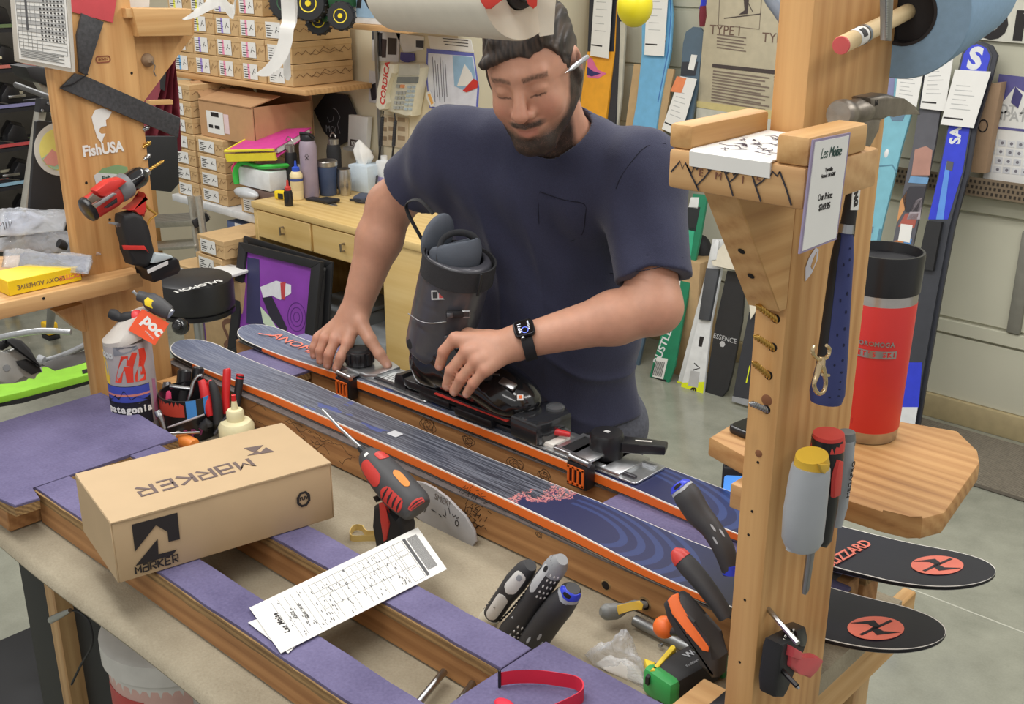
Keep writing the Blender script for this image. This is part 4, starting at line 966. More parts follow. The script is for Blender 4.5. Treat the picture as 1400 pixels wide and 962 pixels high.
# tumbler shelf on the back of the post
b = B(); zt = 1.2
pl = [tuple(UZ(x, y, zt).xy) for x, y in ((970, 597), (1001, 578))] + [(-.74, 1.42)] + [tuple(UZ(x, y, zt).xy) for x, y in ((1223, 575), (1309, 588), (1337, 615), (1340, 632), (1292, 700), (1262, 708), (1245, 704))] + [(-.5, 1.203), (-.62, 1.197)]
b.prism(pl, .030, T(0, 0, zt - .030), bev=.004)
ts = wobj('tumbler_shelf', b, wood('burned_shelf', (178, 130, 78), (206, 162, 106), 0, 1.2, 0.6, dark=(130, 88, 52)), rp)
wobj('shelf_support', B().box((-.655, 1.21, 1.150), (.11, .03, .036), None, .002), WPX, rp)
# ---- price card
SG = PLX(-.4545); sgp = [(1111, 191), (1162, 181), (1143, 327), (1092, 347)]
q = [LP(SG, *p) for p in sgp]; sg = empty_at('price_card', 'white price card in a clear purple edged sleeve hanging on the shelf', 'sign', SG @ Vector((q[3][0], q[3][1], 0)))
slab('sleeve', sgp, SG, .0016, M('lilac_sleeve', (150, 138, 168), 0.25), sg); ctr = (sum(a for a, _ in q) / 4, sum(a for _, a in q) / 4)
b = B(); b.prism([(ctr[0] + (a - ctr[0]) * .90, ctr[1] + (c - ctr[1]) * .955) for a, c in q], .0006, SG, .0008); wobj('card', b, MPAPER, sg)
xd = Vector((q[1][0] - q[0][0], q[1][1] - q[0][1])).normalized(); yd = Vector((q[0][0] - q[3][0], q[0][1] - q[3][1])).normalized()
def card_t(s, px, py, size, mat, **k):
 c = LP(SG, px, py); m = Matrix(((xd.x, yd.x, 0, c[0]), (xd.y, yd.y, 0, c[1]), (0, 0, 1, .0016), (0, 0, 0, 1))); wtext(s, size, mat, sg, SG @ m, **k)
MGRN = M('dark_green_print', (44, 78, 70), 0.6); MTX = M('black_print', (38, 34, 34))
card_t('Les Moise', 1134, 208, .0128, MGRN, shear=.3, sx=.70); card_t('Tyrolia', 1131, 231, .0048, MTX); card_t('Attack 14 GW', 1130, 239, .0048, MTX, sx=.85); card_t('Our Price:', 1126, 268, .0082, MTX, sx=.72); card_t('$269.95', 1125, 282, .0082, MTX, sx=.75)
# sticker on the post
SP = PLX(-.5422); slab('leaf_sticker', [(1101, 384), (1101, 366), (1106, 352), (1115, 338), (1119, 341), (1117, 356), (1109, 374)], SP, .0004, M('sticker_lilac', (222, 220, 226), 0.5), rp, z0=0)
slab('leaf_cutout', [(1108, 364), (1112, 352), (1116, 344), (1115, 356), (1110, 368)], SP, .0008, M('pine_cut', (206, 158, 98), 0.6), rp, z0=0)
# ---- four drill bits stuck in the front of the post
for i, (hx, hy, tx, ty, mt_, wd) in enumerate(((1060, 436, 1033, 416, MGOLD, 'topmost gold drill bit stuck in the front of the tool post'), (1056, 475, 1030, 458, MGOLD, 'second drill bit from the top in the tool post, dusty gold'), (1050, 513, 1028, 494, MGOLD, 'third drill bit from the top in the tool post, bright gold'), (1047, 560, 1024, 550, MSTEEL, 'lowest drill bit in the tool post, plain steel'))):
 a = UY(hx, hy, .999); e = UY(tx, ty, .975); twist_bit('drill_bit', wd, a, e - a, (e - a).length, .0036, mt_, 'drill bits in the right tool post')
 wobj('bit_hole', B().lathe([(.0052, 0), (.0045, .0005), (0, .0005)], frz((a.x, .9998, a.z), (0, -1, 0)), 14), MHOL, rp)
# ---- claw hammer hung on the post
HXp = -.505; PH = lambda x, y: UX(x, y, HXp)
hm = empty_at('claw_hammer', 'claw hammer with blue rubber grip hanging on the tool post', 'hammer', PH(1128, 545))
MHAM = M('worn_hammer_steel', (138, 130, 120), 0.42, 0.85, 0.25, 60, bump=0.1)
ha, hb2 = PH(1146, 157), PH(1200, 148); hd = (hb2 - ha).normalized()
hh = wobj('head', B().lathe([(0, -.002), (.0125, 0), (.0142, .003), (.0142, .012), (.0115, .018), (.0105, .026), (.013, .034), (.012, .052), (.004, .056)], frz(ha, hd), 24), MHAM, hm)
slab('claw', [(1176, 132), (1200, 127), (1222, 133), (1240, 146), (1249, 156), (1240, 155), (1222, 150), (1208, 153), (1196, 162), (1180, 162)], PLX(HXp), .022, MHAM, hh, bev=.004)
slab('neck', [(1170, 160), (1196, 160), (1190, 176), (1180, 200), (1168, 200)], PLX(HXp), .018, MHAM, hh, bev=.004)
text('16', .008, MTX, hh, par_inv(hh) @ (PLX(HXp + .0112) @ T(*LP(PLX(HXp + .0112), 1198, 141), 0)))
rodpx('shank', [(1182, 190, 9), (1170, 240, 9), (1160, 300, 10), (1157, 322, 11)], PH, M('black_print', (38, 34, 34)), hm, 16)
rodpx('ferrule', [(1158, 306, 10.5), (1156, 318, 11.5)], PH, MSTEEL, hm, 18)
gr = rodpx('grip', [(1157, 316, 10), (1152, 350, 15), (1144, 430, 18), (1137, 500, 21), (1131, 536, 24), (1129, 549, 21)], PH, M('blue_rubber_grip', (52, 60, 112), 0.6, bump=0.1), hm, 20)
GP = [(1157, 316, 10), (1152, 350, 15), (1144, 430, 18), (1137, 500, 21), (1131, 536, 24), (1129, 549, 21)]; inlay('black_inlay', GP, PH, .02, .62, 22, 84, MBLKM, gr)
for i in range(12):
 inlay('dimple', GP, PH, .14 + i * .058, .152 + i * .058, -46, -36, M('dimple_navy', (24, 28, 60), 0.8), gr, 1.02, 4, 3)
 if i % 2: inlay('dimple', GP, PH, .16 + i * .058, .172 + i * .058, -14, -6, M('dimple_navy', (24, 28, 60), 0.8), gr, 1.02, 4, 3)
slab('grip_label', [(1166, 258), (1176, 258), (1173, 287), (1163, 287)], PLX(HXp + .0115), .0008, MPAPER, hm)
c = LP(PLX(HXp + .0122), 1170, 272); text('NG', .010, MTX, hm, par_inv(hm) @ (PLX(HXp + .0122) @ T(c[0], c[1], 0) @ rot('Z', -80)), bold=.0005)
# ---- brass snap hook
PS = lambda x, y: UX(x, y, -.478); MBRASS = M('pale_brass', (214, 190, 150), 0.22, 0.9)
sn = empty_at('snap_hook', 'pale brass swivel snap hook hanging against the blue hammer grip', 'snap hook', PS(1122, 540))
rodpx('eye', [(1113, 472, 2.6), (1111, 481, 2.8), (1116, 489, 2.8), (1124, 491, 2.8), (1132, 486, 2.8), (1134, 477, 2.6), (1130, 472, 2.4)], PS, MBRASS, sn, 8, sm=4)
rodpx('swivel', [(1124, 487, 4), (1123, 494, 5.5), (1122, 500, 6)], PS, MBRASS, sn, 12)
rodpx('hook', [(1121, 498, 5), (1117, 512, 4), (1113, 525, 3), (1116, 535, 3), (1121, 538, 3), (1127, 533, 3), (1129, 522, 3), (1127, 510, 3.5), (1123, 498, 5)], PS, MBRASS, sn, 10, sm=4)
rodpx('thumb_latch', [(1124, 512, 2), (1133, 513, 2.4)], PS, MBRASS, sn, 8)
# ---- three multi-bit drivers clipped on the post
MGREY = M('grey_plastic', (160, 164, 168), 0.42, var=0.05, bump=0.05); MYEL = M('yellow_plastic', (208, 168, 52), 0.42); MREDT = M('red_cap_plastic', (200, 62, 56), 0.42)
PB = lambda X: (lambda x, y: UX(x, y, X))
d2 = empty_at('bit_driver', 'black and red multi-bit driver with long shaft on the post', 'screwdriver', PB(-.505)(1120, 800), 'multi-bit drivers clipped on the tool post')
rodpx('handle', [(1132, 597, 22), (1130, 622, 23), (1125, 690, 20), (1120, 735, 17), (1117, 744, 13)], PB(-.505), MBLK, d2, 20)
rodpx('cap', [(1133, 592, 21), (1132, 604, 23), (1131, 612, 23)], PB(-.505), MREDT, d2, 22); slab('red_inlay', [(1145, 628), (1151, 630), (1147, 676), (1138, 680), (1139, 655)], PLX(-.488), .006, MREDT, d2, bev=.002)
rodpx('shaft', [(1110, 742, 6), (1101, 806, 5), (1099, 812, 3)], PB(-.505), M('satin_steel', (150, 150, 152), 0.35, 0.9), d2, 12)
d3 = empty_at('bit_driver', 'grey multi-bit driver standing behind the red capped driver on the post', 'screwdriver', PB(-.515)(1140, 720), 'multi-bit drivers clipped on the tool post')
rodpx('handle', [(1156, 600, 13), (1153, 640, 13), (1147, 690, 12), (1142, 718, 9)], PB(-.515), MGREY, d3, 18); rodpx('cap', [(1158, 590, 11), (1157, 600, 13), (1156, 606, 13)], PB(-.515), M('dark_grey_plastic', (104, 108, 108), 0.45), d3, 18)
c = LP(PLX(-.503), 1163, 655); text('MEGAPRO', .010, MTX, d3, par_inv(d3) @ (PLX(-.5025) @ T(c[0], c[1], 0) @ rot('Z', 83)))
d1 = empty_at('bit_driver', 'grey multi-bit driver with yellow cap in the nearest clip on the post', 'screwdriver', PB(-.485)(1095, 750), 'multi-bit drivers clipped on the tool post')
rodpx('sheath', [(1109, 637, 26), (1107, 650, 27.5), (1100, 700, 29), (1097, 735, 28), (1097, 743, 24)], PB(-.485), MGREY, d1, 24); rodpx('cap', [(1110, 622, 22), (1110, 632, 24), (1109, 639, 24)], PB(-.485), MYEL, d1, 24)
slab('cap_tab', [(1118, 634), (1131, 634), (1126, 648), (1122, 644)], PLX(-.468), .004, MYEL, d1, bev=.001); rodpx('clip', [(1084, 742, 9), (1082, 752, 8)], PB(-.49), MGREY, d1, 12)
# ---- hex keys and the small red clamp
hk = empty_at('trigger_clamp', 'black hand clamp with red trigger low on the tool post', 'clamp', PB(-.525)(1065, 945))
slab('body', [(1057, 876), (1085, 862), (1092, 870), (1088, 885), (1079, 893), (1066, 938), (1060, 948), (1049, 948), (1048, 930), (1056, 886)], PLX(-.522), .024, MBLKM, hk, bev=.004)
slab('jaw', [(1078, 858), (1092, 853), (1095, 868), (1092, 880), (1084, 880)], PLX(-.518), .02, MBLK, hk, bev=.003)
slab('trigger', [(1076, 888), (1090, 896), (1105, 899), (1112, 894), (1120, 900), (1112, 914), (1102, 924), (1086, 918), (1074, 908)], PLX(-.512), .014, M('coral_red', (198, 76, 82), 0.45), hk, bev=.003)
slab('trigger_lug', [(1080, 882), (1092, 889), (1090, 900), (1078, 896)], PLX(-.507), .012, M('coral_red', (198, 76, 82)), hk, bev=.002)
for s_, x, y in (('10', 1072, 871), ('16', 1083, 862)):
 c = LP(PLX(-.5085), x, y); text(s_, .007, MWL, hk, par_inv(hk) @ (PLX(-.5075) @ T(c[0], c[1], 0) @ rot('Z', 50)))
k1 = empty_at('hex_key', 'silver hex key sticking out of the tool post above the red clamp', 'hex key', UX(1050, 832, -.543)); wobj('rod', B().tube([UX(1050, 832, -.543), UX(1091, 879, -.49)], .0032, 6), MSTEEL, k1, 20)
k2 = empty_at('hex_key', 'black hex key sticking out of the tool post under the silver key', 'hex key', UX(1044, 889, -.543)); wobj('rod', B().tube([UX(1044, 889, -.543), UX(1090, 938, -.485)], .0030, 6), M('black_oxide', (40, 38, 38), 0.4, 0.6), k2, 20)
b = B().tube([UX(1090, 938, -.485), UX(1092, 941, -.483)], .0022, 6); wobj('tip', b, MSTEEL, k2)
# ---- dowel through the post top carrying the blue shop towel roll
da = UX(1150, 62, -.498); dd = Vector((-.17, .975, .085)).normalized(); rd = 12.5 * (da - CAM).dot(FW) / FPX
dw = thing('towel_dowel', 'wooden dowel with red painted end and taped barcode on the post', 'dowel', frz(da, dd))
obj('rod', B().lathe([(rd * .97, 0), (rd, .001), (rd, .47), (rd * .9, .472)], None, 28), wood('ramin_dowel', (214, 186, 136), (232, 208, 164), 2, 2.0, 0.6, knots=False), dw)
obj('painted_end', B().lathe([(0, -.0012), (rd * .93, -.0012), (rd * 1.0, .0004)], None, 28), M('red_end_paint', (206, 88, 88), 0.6), dw)
obj('barcode_tape', B().lathe([(rd * 1.03, .034), (rd * 1.03, .060)], None, 28, cap=False), MPAPER, dw)
b = B()
for i in range(9): b.box((0, 0, 0), (.0012 if i % 3 else .0022, .012, .0006), frz(( rd * 1.045 * math.cos(R(-60 + i * 6)), rd * 1.045 * math.sin(R(-60 + i * 6)), .046), (math.cos(R(-60 + i * 6)), math.sin(R(-60 + i * 6)), 0), (0, 0, 1)) @ rot('Z', 90))
obj('barcode', b, MTX, dw)
obj('clip_ring', B().lathe([(rd * 1.12, .060), (rd * 1.12, .066), (rd * 1.05, .066)], None, 28, cap=False), MSTEEL, dw)
tr = thing('shop_towel_roll', 'roll of blue shop towels on the dowel at the upper right', 'towel roll', frz(da + dd * .205, dd))
obj('towels', B().rings([[Vector((r * math.cos(t), r * math.sin(t), z)) for t in [2 * math.pi * i / 56 for i in range(56)]] for r, z in ((.033, .0), (.067, .0), (.0682, .002), (.0682, .24), (.033, .24))], loop=True), M('blue_paper_towel', (140, 170, 196), 0.9, var=0.06, scale=120, bump=0.15), tr)
obj('core', B().rings([[Vector((r * math.cos(t), r * math.sin(t), z)) for t in [2 * math.pi * i / 40 for i in range(40)]] for r, z in ((.0305, -.001), (.0335, -.001), (.0335, .241), (.0305, .241))], loop=True), M('dark_core', (44, 40, 40), 0.8), tr)
obj('core_plug', B().lathe([(.0302, .012), (.0, .012)], None, 32, cap=False), M('dark_core', (44, 40, 40)), tr)
# hanging saw bar in front of the dowel
hb_ = PH; bar = empty_at('hacksaw_frame', 'steel hacksaw bar hanging down in front of the dowel', 'hacksaw', UX(1211, 55, -.475))
slab('bar', [(1206, -60), (1221, -60), (1215, 56), (1207, 55)], PLX(-.478), .006, M('satin_steel', (150, 150, 152)), bar, bev=.001)
b = B()
for i in range(36): c = UX(1213.5 - i * .03, -58 + i * 3.1, -.4745); b.box(tuple(c), (.001, .0024, .0014))
wobj('teeth', b, MSTEEL, bar)
# grey loop handle behind the post
gl = empty_at('carry_loop', 'blue grey plastic carry loop hanging beside the post top', 'loop', UY(1078, 70, 1.21))
rodpx('loop', [(1040, -40, 9), (1052, -5, 9), (1066, 16, 9), (1076, 36, 8), (1080, 60, 7), (1079, 74, 5)], lambda x, y: UY(x, y, 1.215), M('blue_grey_plastic', (124, 134, 148), 0.45), gl, 14, sm=4)
rodpx('inner_strap', [(1062, -30, 7), (1072, -2, 7), (1083, 18, 6)], lambda x, y: UY(x, y, 1.235), M('ochre_strap', (150, 118, 60), 0.6), gl, 10)
# ---- tumbler
tc = UZ(1183, 592, 1.2)
tm = thing('tumbler', 'red insulated tumbler with black lid and steel bands on the shelf', 'tumbler', T(tc.x, tc.y, 1.2005) @ rot('Z', 40))
D0 = (tc - CAM).dot(FW); k = D0 / FPX; r0 = 42 * k; H = 262 * k
MBRU = M('brushed_steel', (182, 178, 172), 0.3, 0.95, 0.08, 60)
obj('steel_body', B().lathe([(r0 * .93, 0), (r0 * .97, .002), (r0 * 1.0, .02), (r0 * 1.09, H * .86), (r0 * 1.05, H * .87)], None, 48), MBRU, tm)
red = obj('red_sleeve', B().lathe([(r0 * .99, H * .062), (r0 * 1.008, H * .066), (r0 * 1.085, H * .735), (r0 * 1.07, H * .74)], None, 48, cap=False), M('red_powder_coat', (214, 52, 48), 0.42, var=0.03), tm)
lid = obj('lid', B().lathe([(r0 * 1.07, H * .785), (r0 * 1.12, H * .79), (r0 * 1.14, H * .97), (r0 * 1.12, H * .985), (r0 * 1.05, H * .985), (r0 * 1.02, H * .965), (r0 * .98, H * .94), (0, H * .93)], None, 48), MBLK, tm)
obj('sip_slot', B().box((0, -.012, H * .935), (.03, .012, .004), None, .002), MBLKM, lid)
def mug_text(s, size, z, rr, a0, mat, step):
 for i, ch in enumerate(s):
  a = R(a0 + i * step); text(ch, size, mat, tm, frz((rr * math.cos(a), rr * math.sin(a), z), (math.cos(a), math.sin(a), 0), (-math.sin(a), math.cos(a), 0)), bold=.0002, name='lettering')
# the side facing the camera
vd = (CAM - tc); ca = math.degrees(math.atan2(vd.y, vd.x)) - 40
b = B(); n = 14
rw = r0 * 1.052
def band(a0, a1, z0, z1, rr): return [[Vector((rr * math.cos(R(lerp(a0, a1, i / n))), rr * math.sin(R(lerp(a0, a1, i / n))), z)) for z in (z0, z1)] for i in range(n + 1)]
bb = B(); bb.rings([[p[0], p[1]] for p in band(ca - 39, ca + 36, H * .475, H * .515, rw + .0012)], cap=False, closed=False); obj('steel_plaque', bb, MBRU, tm, 80)
mug_text("LET'S SKI", .0092, H * .495, rw + .0016, ca - 34, M('red_powder_coat', (214, 52, 48)), 8.2); mug_text('TOROMOGA', .0088, H * .548, rw + .0012, ca - 32, MBRU, 8.4)
mug_text('YETI', .012, H * .12, r0 * 1.013, ca - 62, M('red_emboss', (190, 40, 38), 0.5), 12)
# ---- phone on the tumbler shelf
ph = UZ(1018, 588, 1.2); pz = thing('mobile_phone', 'black mobile phone lying at the left end of the tumbler shelf', 'phone', T(ph.x, ph.y, 1.2005) @ rot('Z', -8))
obj('body', B().prism(rrect(.085, .15, .010), .011, T(.03, .05, 0), bev=.003), MBLK, pz); obj('glass', B().prism(rrect(.079, .143, .008), .0006, T(.03, .05, .0111)), M('phone_glass', (14, 13, 16), 0.06), pz)
# ---- digital gauge with blue screen
g = UY(1001, 656, 1.525); gg = thing('digital_gauge', 'small black gauge with lit blue screen behind the tool post', 'gauge', fr(g, (.8, .6, 0), (0, 0, 1)))
obj('case', B().box((.012, 0, 0), (.058, .022, .056), None, .004), MBLKM, gg); o = obj('screen', B().prism(rrect(.034, .040, .005), .001, fr((.002, -.0112, -.006), (1, 0, 0), (0, -1, 0))), M('blue_lcd', (92, 160, 250), 0.3, emit=0.7), gg)
obj('roller', B().tube([(-.014, 0, .032), (.042, 0, .030)], .0055, 14), MSTEEL, gg); obj('foot', B().box((.012, .012, -.036), (.03, .03, .02), None, .003), MBLKM, gg)
obj('stem', B().box((.03, .018, -.35), (.018, .018, .62), None, .002), MBLKM, gg)
# ---- wood block at the foot of the post
wb = empty_at('wood_block', 'short pine block at the foot of the tool post beside the green box', 'block', UZ(975, 935, .955))
wobj('block', B().box((-.622, 1.035, .915), (.075, .09, .055), None, .003), WPX, wb); wobj('steel_plate', B().box((-.607, 1.05, .944), (.03, .055, .003), None, .001), M('dark_metal', (84, 84, 88)), wb)
# ================================================================= left post
LXF = -2.172
lp = thing('tool_post', 'left pine tool post with fish sticker and black square', 'post', T(-2.19, 1.11, 0))
wobj('timber', B().box((-2.191, 1.112, 1.15), (.038, .18, 2.3), None, .003), WPZ, lp)
gp = [(172, -40), (262, -40), (262, 46), (190, 138), (178, 135)]
slab('gusset', [(176, 20), (262, 22), (262, 46), (192, 140), (186, 142)], PLX(-2.195), .02, WPZ, lp)
slab('shelf_edge', [(181, 11), (262, 12), (264, 49), (190, 50)], PLX(-2.150), .05, WPY, lp, bev=.003, z0=-.05)
slab('shelf_edge', [(168, 11), (190, 11), (192, 24), (170, 24)], PLX(-2.165), .02, WPY, lp, bev=.002)
p = UX(201, 82, -2.185); o = wobj('bolt', B().lathe([(.014, 0), (.012, .010), (.004, .018), (0, .018)], frz((-2.185, p.y, p.z), (1, -.2, 0)), 20), M('frayed_twine', (150, 126, 100), 0.9, bump=0.6), lp)
rodpx('wire_ring', [(207, 84, 1), (212, 90, 1), (210, 98, 1), (213, 104, 1)], lambda x, y: UX(x, y, -2.165), MSTEEL, lp, 6)
FX = PLX(-2.1712)
ZF = (0, 0, 4.8111)
slab('trout_sticker', [(735, 735), (715, 775), (695, 790), (700, 828), (672, 832), (655, 845), (652, 868), (668, 880), (694, 878), (680, 905), (668, 942), (640, 905), (622, 850), (608, 800), (602, 770), (625, 722), (670, 712), (700, 718)], FX, .0005, MPAPER, lp, zm=ZF, z0=0)
c = LP(FX, 141, 204); wtext('FishUSA', .0305, MPAPER, lp, FX @ T(c[0], c[1], .0003), bold=.0011, sx=.86)
MDKR = M('dark_red_stamp', (140, 78, 56), 0.7); c = LP(FX, 141, 81); b = B(); b.stroke([(a, d) for a, d in rrect(.030, .012, .005, 4, c[0], c[1])], .0022, FX, .0004, True); wobj('brand_stamp', b, MDKR, lp); wtext('IRWIN', .007, MDKR, lp, FX @ T(c[0], c[1], .0003))
slab('oval_sticker', [(130, 240), (140, 230), (160, 225), (174, 228), (176, 240), (160, 250), (138, 252)], FX, .0004, M('green_sticker', (128, 158, 112), 0.6), lp, z0=0)
slab('sticker_patch', [(128, 240), (134, 236), (160, 238), (158, 254), (132, 254)], FX, .0008, M('sticker_pale', (206, 208, 204), 0.6), lp, z0=0); c = LP(FX, 145, 243); wtext('Fish', .012, MGRN, lp, FX @ T(c[0], c[1], .001), bold=.0004)
p = UX(134, 250, LXF)
for px, py in ((180, 100), (118, 250), (150, 300)):
 p = UX(px, py, LXF); wobj('screw_hole', B().lathe([(.003, 0), (.0025, .0005), (0, .0005)], frz((LXF + .0002, p.y, p.z), (1, 0, 0)), 12), MHOL, lp)
# red paper, black square
rpp = empty_at('red_paper', 'red card pinned at the top of the left post', 'card', UX(130, 28, -2.168)); slab('sheet', [(94, -40), (166, -40), (154, 31), (97, 16)], PLX(-2.169), .0012, M('red_card', (200, 76, 82), 0.75), rpp)
sq = empty_at('carpenters_square', 'speckled black square tool hanging on the left post', 'square', UX(90, 112, -2.165)); MSQ = M('speckled_black', (56, 56, 58), 0.6, var=0.5, scale=160)
slab('long_blade', [(83, 119), (102, 100), (119, 105), (246, 161), (243, 188), (82, 121)], PLX(-2.166), .006, MSQ, sq, bev=.001); slab('short_blade', [(111, 18), (141, 30), (118, 103), (108, 98), (104, 48)], PLX(-2.1635), .007, MSQ, sq, bev=.001)
b = B(); b.tube([UX(120, 101, -2.160), UX(100, 115, -2.160), UX(84, 119, -2.160)], .0012, 6); wobj('fold_line', b, MBLK, sq)
# chart board
CP = PLY(1.016); q = [(14, -30), (93, -30), (101, 99), (22, 84)]
cbd = empty_at('setting_chart', 'laminated binding setting chart with grey rows hanging on the left post', 'chart', UY(60, 92, 1.016)); slab('board', q, CP, .008, M('chart_backing', (206, 200, 188), 0.6), cbd, bev=.002)
CP2 = PLY(1.011); qq = [LP(CP2, *p) for p in ((18, -30), (88, -30), (97, 93), (27, 80))]
def cpt(u, v): a = Vector(qq[0]).lerp(Vector(qq[1]), u); d = Vector(qq[3]).lerp(Vector(qq[2]), u); return tuple(a.lerp(d, v))
b = B(); b.prism(qq, .001, CP2); sheet = wobj('sheet', b, MPAPER, cbd); b = B(); bg = B(); bt = B()
for i in range(18):
 v = .1 + i * .045; b.stroke([cpt(.03, v), cpt(.97, v)], .0007, CP2 @ T(0, 0, .0011))
 if i % 2 == 1 and i < 13: bg.prism([cpt(.03, v), cpt(.97, v), cpt(.97, v + .045), cpt(.03, v + .045)], .0004, CP2 @ T(0, 0, .001))
 for j in range(7):
  if i < 14 and j + i * .42 > 2.0: u = .5 + j * .068; bt.stroke([cpt(u, v + .024), cpt(u + .03, v + .024)], .0026, CP2 @ T(0, 0, .0016))
for u in (.03, .12, .22, .30, .40, .5, .97): b.stroke([cpt(u, .1), cpt(u, .86)], .0007, CP2 @ T(0, 0, .0012))
for i in range(5): v = .88 + i * .02; b.stroke([cpt(.05, v), cpt(.9 - .1 * (i % 2), v)], .0012, CP2 @ T(0, 0, .0012))
bd = B(); bd.prism([cpt(.21, .1), cpt(.25, .1), cpt(.25, .62), cpt(.21, .62)], .0005, CP2 @ T(0, 0, .0014))
wobj('grid_lines', b, M('chart_grey_line', (120, 120, 118), 0.8), sheet); wobj('grey_rows', bg, M('chart_grey', (182, 182, 180), 0.8), sheet); wobj('figures', bt, MTX, sheet); wobj('dark_column', bd, M('chart_dark', (86, 86, 88), 0.8), sheet)
# left shelf
lsz = 1.2; b = B(); b.prism([(-2.122, .52), (-2.118, 1.128), (-2.1715, 1.135), (-2.1715, 1.018), (-2.2115, 1.018), (-2.2115, 1.14), (-2.34, 1.15), (-2.52, .9), (-2.52, .52)], .032, T(0, 0, lsz - .032), bev=.003)
ls = wobj('shelf_board', b, wood('left_shelf_pine', (190, 144, 92), (212, 170, 116), 1, 1.0, 0.6, dark=(160, 112, 66)), lp)
for px, py in ((60, 408), (183, 381)):
 p = UX(px, py, -2.118); wobj('screw', B().lathe([(.003, 0), (.0025, .0006), (0, .0006)], frz((-2.119, p.y, p.z), (1, 0, 0)), 12), MHOL, ls)
slab('shelf_bracket', [(72, 424), (118, 410), (122, 452), (105, 450)], PLX(-2.20), .03, WPZ, lp)
# ---- cordless drill on the left post
DF = PLX(-2.09); ZD = (90, 190, 4.582); MDR = M('drill_red', (200, 52, 46), 0.4, bump=0.03)
dr = empty_at('cordless_drill', 'red and black cordless drill with gold bit hooked on the left post', 'drill', UX(222, 372, -2.09))
def dz(x, y): return (90 + x / 4.582, 190 + y / 4.582)
def DX(x, y, X=-2.09): return UX(*dz(x, y), X)
ax0, ax1 = DX(125, 450), DX(505, 205); adir = (ax1 - ax0).normalized(); Ld_ = (ax1 - ax0).length; kk = (ax0 - CAM).dot(FW) / FPX / 4.582
fd = frz(ax0, adir)
obj('motor_housing', B().lathe([(62 * kk, 0), (78 * kk, 10 * kk), (80 * kk, 90 * kk), (84 * kk, 190 * kk), (72 * kk, 250 * kk)], fd, 28), MDR).parent = None
mh = bpy.context.scene.objects[-1] if False else [o for o in COL.objects if o.name.startswith('motor_housing')][-1]; mh.parent = dr; mh.matrix_local = par_inv(dr)
wobj('rear_cap', B().lathe([(0, -10 * kk), (58 * kk, -8 * kk), (78 * kk, 4 * kk), (84 * kk, 26 * kk), (80 * kk, 36 * kk)], fd, 28), MBLK, dr)
wobj('torque_collar', B().lathe([(78 * kk, 235 * kk), (84 * kk, 245 * kk), (82 * kk, 320 * kk), (70 * kk, 335 * kk)], fd, 28), M('collar_grey', (118, 120, 122), 0.5), dr)
wobj('chuck', B().lathe([(66 * kk, 330 * kk), (66 * kk, 420 * kk), (52 * kk, 455 * kk), (30 * kk, 470 * kk)], fd, 24), MSHELL, dr)
wobj('chuck_nose', B().lathe([(32 * kk, 455 * kk), (26 * kk, 490 * kk), (14 * kk, 500 * kk)], fd, 18), MSTEEL, dr)
bt_ = twist_bit('drill_bit', 'gold', Vector(fd @ Vector((0, 0, 480 * kk))), adir, 150 * kk, 10 * kk, MGOLD, 'x'); ch = bt_.children[0]; ch.parent = None; m_ = bt_.matrix_world.copy(); bpy.data.objects.remove(bt_); ch.name = 'bit'; ch.parent = dr; ch.matrix_local = par_inv(dr) @ fd @ T(0, 0, 480 * kk)
slab('top_shroud', [(165, 320), (250, 255), (330, 240), (365, 262), (240, 360), (190, 350)], PLX(-2.07), .03, MDR, dr, bev=.005, zm=ZD); slab('silver_band', [(165, 410), (290, 335), (315, 342), (185, 430)], PLX(-2.055), .008, MALU, dr, bev=.001, zm=ZD)
slab('vent', [(240, 430), (318, 370), (320, 395), (262, 430)], PLX(-2.053), .006, MBLKM, dr, bev=.001, zm=ZD); slab('window', [(135, 378), (170, 342), (222, 372), (165, 400)], PLX(-2.053), .006, M('smoked_window', (110, 96, 84), 0.2), dr, bev=.001, zm=ZD)
hg = slab('grip', [(330, 470), (400, 450), (455, 470), (470, 505), (490, 560), (545, 740), (480, 800), (390, 780), (370, 700), (335, 590), (325, 510)], DF, .042, MBLKM, dr, bev=.010, zm=ZD, seg=3)
slab('grip_band', [(352, 665), (490, 668), (520, 715), (505, 690), (380, 695), (360, 690)], PLX(-2.066), .004, MDR, hg, bev=.001, zm=ZD)
slab('trigger_guard', [(370, 440), (440, 395), (475, 365), (470, 330), (482, 345), (478, 420), (470, 480), (440, 455)], DF, .034, MDR, dr, bev=.004, zm=ZD); slab('trigger', [(455, 400), (480, 380), (495, 450), (470, 468)], DF, .02, MBLK, dr, bev=.003, zm=ZD)
bt2 = slab('battery', [(465, 800), (545, 755), (650, 730), (668, 745), (680, 800), (660, 830), (515, 885), (505, 850)], DF, .060, MBLK, dr, bev=.006, zm=ZD)
slab('battery_top', [(540, 710), (640, 722), (655, 735), (545, 770), (520, 770)], PLX(-2.075), .03, M('battery_grey', (176, 186, 190), 0.4), bt2, bev=.003, zm=ZD); slab('battery_stripe', [(510, 820), (640, 762), (640, 785), (515, 842)], PLX(-2.0585), .002, M('battery_white', (214, 214, 214), 0.5), bt2, zm=ZD)
slab('belt_clip', [(270, 520), (320, 520), (342, 530), (338, 548), (318, 550), (310, 535), (270, 530)], PLX(-2.062), .004, MSTEEL, dr, bev=.001, zm=ZD)
